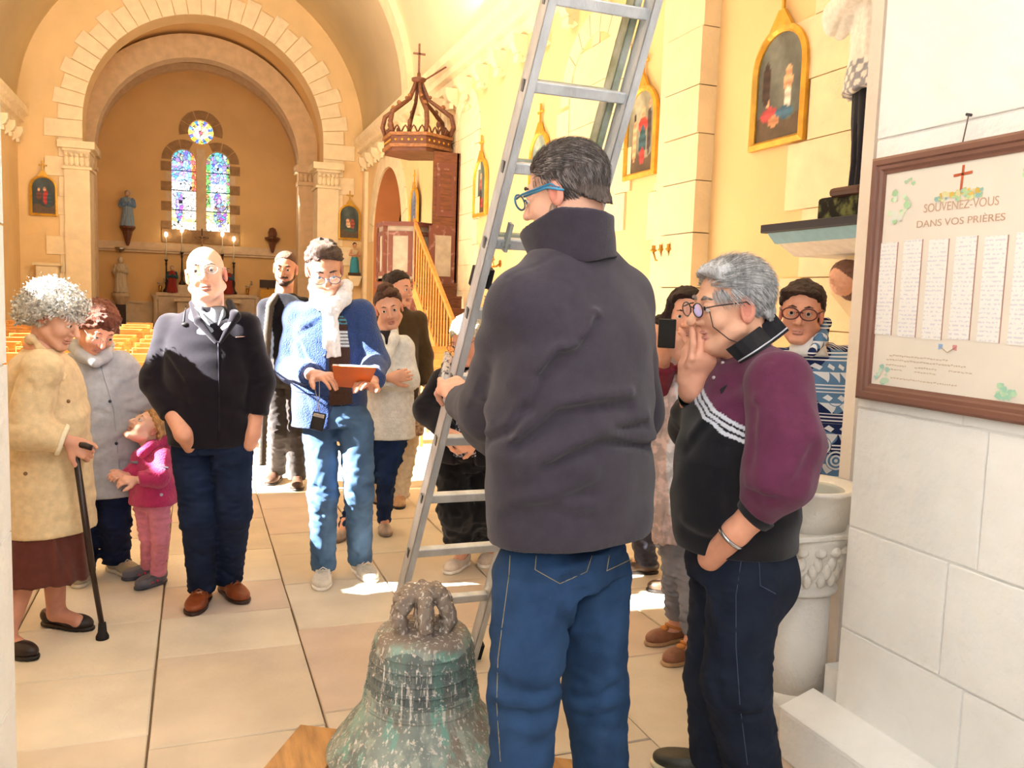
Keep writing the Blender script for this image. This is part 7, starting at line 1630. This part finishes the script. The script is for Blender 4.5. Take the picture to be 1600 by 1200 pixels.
    for x in (3.28,): MB().prism([(x, y0, zf-.2), (x, y0, zf+.06), (x, y1, .06), (x, y1, -.0), (x, y1+.2, 0)], (.035, 0, 0)).build('stringer', M_pine, R)
    MB().beam((3.295, y0, zf+.98), (3.295, y1-.05, .98), .05, .06).build('handrail', M_pine, R)
    for i in range(17):
        t = (i+.5)/17; y = y0+(y1-y0)*t; z = zf*(1-t); MB().tube([(3.295, y, z+.04), (3.295, y, z+.96)], .014, 6).build('baluster', M_wood if i % 1 else M_pine, R)
    MB().lathe((3.295, y1-.08, 0), [(.05, 0), (.05, .9), (.06, .95), (.035, 1.0), (.06, 1.06), (.05, 1.12), (.01, 1.16)], 12).build('newel_post', M_wood, R, smooth=True)
pulpit()
# ------------------------------------------------------------------ church chairs
def make_chair(m=M_pine):
    R = thing('church_chair', (0, 0, 0), 'x', 'chair', 'rush seated pine chairs in rows')
    for x in (-.19, .19): MB().beam((x, -.18, 0), (x, -.18, .44), .034, .034, (0, 1, 0)).build('leg', m, R); MB().beam((x, .18, 0), (x*.95, .22, .86), .034, .034, (0, 1, 0)).build('leg', m, R)
    MB().box((-.21, -.2, .43), (.21, .2, .46)).build('seat', mat('woven_rush', '#d8a85c', .9, .2, 40, .5, 120, stretch=(1, 6, 1)), R, bevel=.008)
    for z in (.58, .69): MB().box((-.18, .185, z), (.18, .205, z+.05)).build('back_slat', m, R, bevel=.004)
    MB().box((-.21, .19, .80), (.21, .215, .88)).build('top_rail', m, R, bevel=.006)
    for z in (.14, .26): MB().beam((-.19, -.18, z), (.19, -.18, z), .018, .018).build('stretcher', m, R)
    for x in (-.19, .19): MB().beam((x, -.18, .18), (x, .19, .18), .018, .018).build('stretcher', m, R)
    return R
proto = make_chair(); first = True; rg = random.Random(4); cn = 0
def put_chair(x, y, rz, label, group):
    global first
    o = proto if first else copy_tree(proto); first = False
    o.location = (x, y, 0); o.rotation_euler = (0, 0, rz); o['label'] = label; o['group'] = group
for row, y in enumerate(np.arange(8.6, 16.5, .82)):
    for x in np.arange(-2.9, -.25, .5): put_chair(x+rg.uniform(-.03, .03), y+rg.uniform(-.03, .03), math.pi+rg.uniform(-.05, .05), 'pine chair left of the aisle, %s in the %s row' % (('sixth from the aisle', 'fifth from the aisle', 'fourth from the aisle', 'third from the aisle', 'second from the aisle', 'beside the aisle')[min(5, int(round((x+2.9)/.5)))], ('first', 'second', 'third', 'fourth', 'fifth', 'sixth', 'seventh', 'eighth', 'ninth', 'tenth')[row]), 'pine chairs in rows left of the aisle')
for x, y, lab in ((2.25, 8.3, 'pine chair nearest the leaning ladder, its tall back toward the porch'), (2.6, 9.1, 'second pine chair back, behind the long white cardigan'), (2.15, 9.9, 'third pine chair back, in front of the newel post'), (2.7, 10.3, 'fourth pine chair, against the pulpit stair'), (2.45, 11.2, 'fifth pine chair, partly hidden at the foot of the pulpit stair')):
    put_chair(x, y, math.pi+rg.uniform(-.2, .2), lab, 'pine chairs near the pulpit stair')
# ------------------------------------------------------------------ chancel furnishings
M_marb = mat('altar_stone', '#c9ac86', .6, .1, 6, .1, 30); M_gilt = mat('brass', '#b98a3a', .3, .1, 20, metal=.9); M_dark = mat('dark_bronze', '#3c281a', .5, .15, 14, metal=.3)
def altar():
    R = thing('altar', (.35, 27.6, 0), 'pale stone altar with stepped shelf in front of the stained glass window', 'altar')
    MB().box((-1.5, 26.2, 0), (1.7, 28.44, .16)).box((-1.2, 26.6, .16), (1.6, 28.44, .3)).build('steps', M_marb, R); MB().box((-.5, 27.2, .3), (1.2, 27.9, 1.1)).build('table', M_marb, R, bevel=.01); MB().box((-.6, 27.1, 1.1), (1.3, 28.0, 1.2)).build('table_top', M_marb, R, bevel=.01); MB().box((-1.05, 28.0, .3), (1.75, 28.42, 1.25)).build('retable', M_marb, R); MB().box((-1.12, 27.95, 1.25), (1.82, 28.43, 1.36)).build('retable_shelf', M_marb, R, bevel=.01); MB().box((-.5, 28.05, 1.36), (.92, 28.42, 1.6)).build('gradine', M_marb, R)
    for x in (-1.12, 1.82): MB().lathe((x, 28.1, 0), [(.16, .3), (.1, .5), (.08, 1.1), (.16, 1.3)], 12).build('scroll_end', M_marb, R, smooth=True)
    T = thing('tabernacle', (.35, 28.2, 1.6), 'carved tabernacle standing at the middle of the altar behind the bald head', 'tabernacle'); MB().box((.05, 28.0, 1.6), (.65, 28.4, 2.15)).build('body', M_marb, T); MB().prism([(.0, 28.0, 2.15), (.7, 28.0, 2.15), (.35, 28.0, 2.35)], (0, .4, 0)).build('gable', M_marb, T); MB().box((.2, 27.98, 1.68), (.5, 28.0, 2.08)).build('door', M_gilt, T)
    X = thing('crucifix', (.2, 28.3, 2.35), 'dark standing crucifix below the stained glass window', 'crucifix'); MB().beam((.2, 28.3, 2.35), (.2, 28.3, 3.35), .04, .04, (0, 1, 0)).beam((0, 28.3, 3.08), (.4, 28.3, 3.08), .04, .04).build('cross', M_dark, X); S = SD().cone((.2, 28.26, 2.7), (.2, 28.26, 3.0), .02, .035, .01).cone((.2, 28.26, 3.03), (.02, 28.27, 3.09), .018, .01, .01).cone((.2, 28.26, 3.03), (.38, 28.27, 3.09), .018, .01, .01).ell((.2, 28.24, 3.1), (.03, .03, .04), None, .01); sd_build('figure', S, .01, M_cloth, X, '#a37a55')
    fl = bpy.data.materials.new('candle_flame'); fl.use_nodes = True; b = fl.node_tree.nodes['Principled BSDF']; b.inputs['Emission Color'].default_value = (1, .85, .6, 1); b.inputs['Emission Strength'].default_value = 14
    for i, (x, zt, w) in enumerate(((-.83, 3.05, 'leftmost'), (-.38, 3.2, 'second from the left'), (.80, 3.15, 'second from the right'), (1.14, 3.02, 'rightmost'))):
        y = 28.31; z0 = 1.36 if i in (0, 3) else 1.6
        c = thing('candlestick', (x, y, z0), 'tall dark altar candlestick with burning white candle, %s of the four' % w, 'candlestick', 'candlesticks on the altar')
        MB().lathe((x, y, 0), [(.09, z0), (.1, z0+.05), (.05, z0+.12), (.03, z0+.2), (.05, z0+.35), (.025, z0+.45), (.02, z0+.8), (.035, z0+.88), (.02, z0+.92), (.05, z0+.98), (.05, z0+1.0)], 10).build('stem', M_dark, c, smooth=True)
        MB().lathe((x, y, 0), [(.016, z0+1.0), (.016, zt)], 8).build('candle', plainmat('#e6dcc0', .5), c, smooth=True); MB().ball((x, y, zt+.07), (.05, .05, .075), 8, 8).build('flame', fl, c, smooth=True)
    def fig(x, y, z, h, cols, lab, nm='altar_statue', side=(1, 0, 0), grp=None, m=M_cloth):
        T = thing(nm, (x, y, z), lab, 'statue', grp); b = np.array([x, y, z]); S = SD().loft([(b, .2*h, .16*h), (b+UP*h*.35, .15*h, .12*h), (b+UP*h*.7, .15*h, .11*h), (b+UP*h*.82, .08*h, .07*h)], side, .02, cols[0]); S.chain([b+np.array([-.13*h, 0, h*.75]), b+np.array([-.17*h, -.05*h, h*.58]), b+np.array([-.03*h, -.13*h, h*.62])], [.05*h]*3, .02, cols[1]); S.chain([b+np.array([.13*h, 0, h*.75]), b+np.array([.17*h, -.05*h, h*.58]), b+np.array([.03*h, -.13*h, h*.62])], [.05*h]*3, .02, cols[1]); S.loft([(b+UP*h*.15, .17*h, .15*h), (b+UP*h*.78, .15*h, .12*h)], side, .02, cols[1]) if len(cols) > 3 else None
        S.noise(.01*h, .12*h, (1, 1, .2), 3, True); sd_build('robe', S, .014*max(1, h), m, T, cols[0]); S = SD().ell(b+UP*h*.91+np.array([0, -.01, 0]), (.06*h, .07*h, .085*h), None, .01, cols[2]).ell(b+UP*h*.93+np.array([0, .03*h, 0]), (.07*h, .075*h, .085*h), None, .01, cols[1]); sd_build('head', S, .01, m, T, cols[2]); return T
    fig(-.66, 28.0, 1.36, .8, ('#8a2f22', '#2f4a4c', '#c99a7a'), 'statue in red and dark blue standing left on the altar shelf'); fig(.97, 28.0, 1.36, .8, ('#8a2f22', '#3a5560', '#c99a7a'), 'statue in red and dark blue standing right on the altar shelf')
    fig(-.13, 28.2, 1.61, .55, ('#9a4a30', '#8a3a2a', '#c99a7a'), 'small reddish statue beside the tabernacle, hidden partly by the bald head')
    T = thing('wall_bracket', (-1.9, 28.4, 2.75), 'pointed brown wooden bracket under the painted statue with a child', 'bracket'); MB().prism([(-2.12, 28.1, 3.3), (-1.68, 28.1, 3.3), (-1.9, 28.42, 2.75)], (0, .38, 0)).build('cone', M_wood, T) if False else MB().lathe((-1.9, 28.28, 0), [(.03, 2.72), (.06, 2.8), (.14, 3.15), (.22, 3.25), (.22, 3.3)], 8).build('carved_cone', M_wood, T)
    fig(-1.9, 28.28, 3.3, 1.05, ('#8a9aa2', '#6d86a0', '#c9a07c'), 'painted statue holding a child on the bracket left of the stained glass window')
    T = thing('wall_bracket', (2.31, 28.4, 2.75), 'pointed brown bracket right of the window carrying a small rounded finial', 'bracket'); MB().lathe((2.31, 28.28, 0), [(.03, 2.72), (.06, 2.8), (.12, 3.05), (.24, 3.16), (.24, 3.2), (.12, 3.22), (.14, 3.35), (.09, 3.48), (.0, 3.52)], 8).build('carved_cone', M_wood, T)
    T = thing('stone_pedestal', (-2.1, 28.3, .2), 'stone corbel on a dark wooden post under the white statue left of the altar', 'pedestal'); MB().lathe((-2.1, 28.22, 0), [(.12, .95), (.2, 1.1), (.26, 1.2), (.26, 1.3)], 12).build('stone_corbel', M_marb, T); MB().box((-2.24, 28.1, 0), (-1.98, 28.44, .95)).build('post', M_dark, T)
    fig(-2.1, 28.22, 1.31, 1.05, ('#cdb896', '#c4ad88', '#cdb896'), 'plain cream statue on the corbel at the far left of the altar'); T = thing('hanging_lamp', (-2.1, 28.2, 2.5), 'small metal bowl lamp on the wall above the plain cream statue', 'lamp'); MB().lathe((-2.1, 28.25, 0), [(.02, 2.5), (.1, 2.56), (.16, 2.66), (.15, 2.66)], 14).build('bowl', plainmat('#a9a196', .3, 1), T, smooth=True); MB().tube([(-2.1, 28.3, 2.64), (-2.1, 28.42, 2.68)], .012, 6).build('bracket', M_dark, T)
    T = thing('lectern', (-2.95+.3, 24.0, 0), 'dark wooden lectern standing at the left edge of the chancel', 'lectern'); MB().box((-2.7, 23.6, 1.0), (-2.3, 24, 1.2)).build('desk', M_dark, T); MB().box((-2.55, 23.75, 0), (-2.45, 23.85, 1.0)).build('post', M_dark, T)
    T = thing('processional_banner', (1.95, 27.9, 0), 'yellow panel with dark crest standing behind the bearded person', 'banner'); MB().box((1.92, 27.9, .2), (2.4, 27.95, 1.55)).build('yellow_cloth', plainmat('#d89a3a', .8), T); MB().box((1.9, 27.88, 1.6), (2.45, 27.98, 1.85)).build('crest', M_dark, T); MB().tube([(2.15, 27.97, 0), (2.15, 27.97, 1.7)], .02, 6).build('pole', M_dark, T)
    for x, y, lab in ((-1.0, 28.2, 'left'), (1.55, 28.2, 'right')):
        T = thing('flower_vase', (x, y, 1.36), 'small vase of flowers at the %s end of the altar shelf' % lab, 'vase'); MB().lathe((x, y, 0), [(.05, 1.36), (.03, 1.42), (.06, 1.5), (.045, 1.56)], 8).build('vase', M_gilt, T, smooth=True); m = MB(); r = random.Random(2)
        for i in range(7): a = r.uniform(0, 6.28); p = np.array([x+.13*math.cos(a), y, 1.72+.1*math.sin(a)]); m.tube([(x, y, 1.55), p], .006, 4); m.ball(p, .03, 6, 5)
        m.build('flowers', plainmat('#b9a07a', .8), T)
altar()
def shelf_figure():
    b = np.array([3.78, 21.7, 1.95]); T = thing('saint_figurine', b, 'small statue in turquoise skirt on a bracket under the right hand painting', 'statue'); MB().box((-.14, -.1, 0), (.14, .12, .08), o=b).build('base', M_dark, T); S = SD().loft([(b+UP*.08, .13, .1), (b+UP*.4, .1, .08), (b+UP*.5, .06, .05)], (1, 0, 0), .02, '#3f8a9a').loft([(b+UP*.45, .07, .06), (b+UP*.66, .09, .06)], (1, 0, 0), .02, '#c9b08a').ell(b+UP*.76, (.045, .045, .06), None, .01, '#c9906f').ell(b+UP*.79+np.array([0, .02, 0]), (.052, .05, .055), None, .01, '#3a2a22'); S.chain([b+UP*.64-np.array([.09, 0, 0]), b+UP*.52-np.array([.13, .04, 0]), b+UP*.52-np.array([.02, .09, 0])], [.025]*3, .01, '#c9906f').chain([b+UP*.64+np.array([.09, 0, 0]), b+UP*.52+np.array([.13, -.04, 0]), b+UP*.52+np.array([.02, -.09, 0])], [.025]*3, .01, '#c9906f'); sd_build('figure', S, .01, M_cloth, T, '#3f8a9a')
    T = thing('wall_bracket', (3.78, 21.75, 1.6), 'plain stone bracket under the turquoise statue', 'bracket'); MB().prism([(3.6, 21.58, 1.95), (3.96, 21.58, 1.95), (3.86, 21.58, 1.7), (3.7, 21.58, 1.7)], (0, .42, 0)).build('corbel', M_stone, T)
    b = np.array([-3.1, 21.76, 1.6]); T = thing('alms_box', b+np.array([0, 0, 0]), 'small stone box on the wall under the far left painting', 'box'); MB().box((-.25, -.1, .0), (.2, .19, .3), o=b).build('body', M_stone, T, bevel=.02); MB().box((-.3, -.14, .3), (.25, .19, .36), o=b).build('lid', M_stone, T)
shelf_figure()
def sconce(p, lab):
    R = thing('wall_sconce', p, lab, 'sconce', 'brass candle sconces on the right wall'); p = np.array(p, float)
    MB().lathe((0, 0, 0), [(.001, 0), (.05, .0), (.05, .012), (.001, .02)], 12).build('backplate', M_gilt, R); o = R.children[0]; o.matrix_parent_inverse = Matrix(); 
    me = o.data; co = np.array([v.co[:] for v in me.vertices])+p; co = np.stack([-co[:, 2], co[:, 0], co[:, 1]], 1)*1.0 if len(co) else co
    for v, c in zip(me.vertices, co): v.co = (c[0], c[1], c[2])
    for d in (-1, 0, 1):
        q = MB(); e = p+np.array([-.16, d*.13, .03]); q.tube([p+np.array([-.01, 0, 0]), p+np.array([-.08, d*.05, -.05]), p+np.array([-.14, d*.12, -.04]), e], .009, 6); q.lathe(e, [(.012, 0), (.035, .015), (.018, .03), (.018, .06)], 8); q.build('arm', M_gilt, R, smooth=True)
a = WX(1057, 400, XR); sconce(a, 'brass candle sconce on the right wall above the phone'); a = WX(782, 412, XR); sconce(a, 'brass candle sconce glimpsed through the ladder')
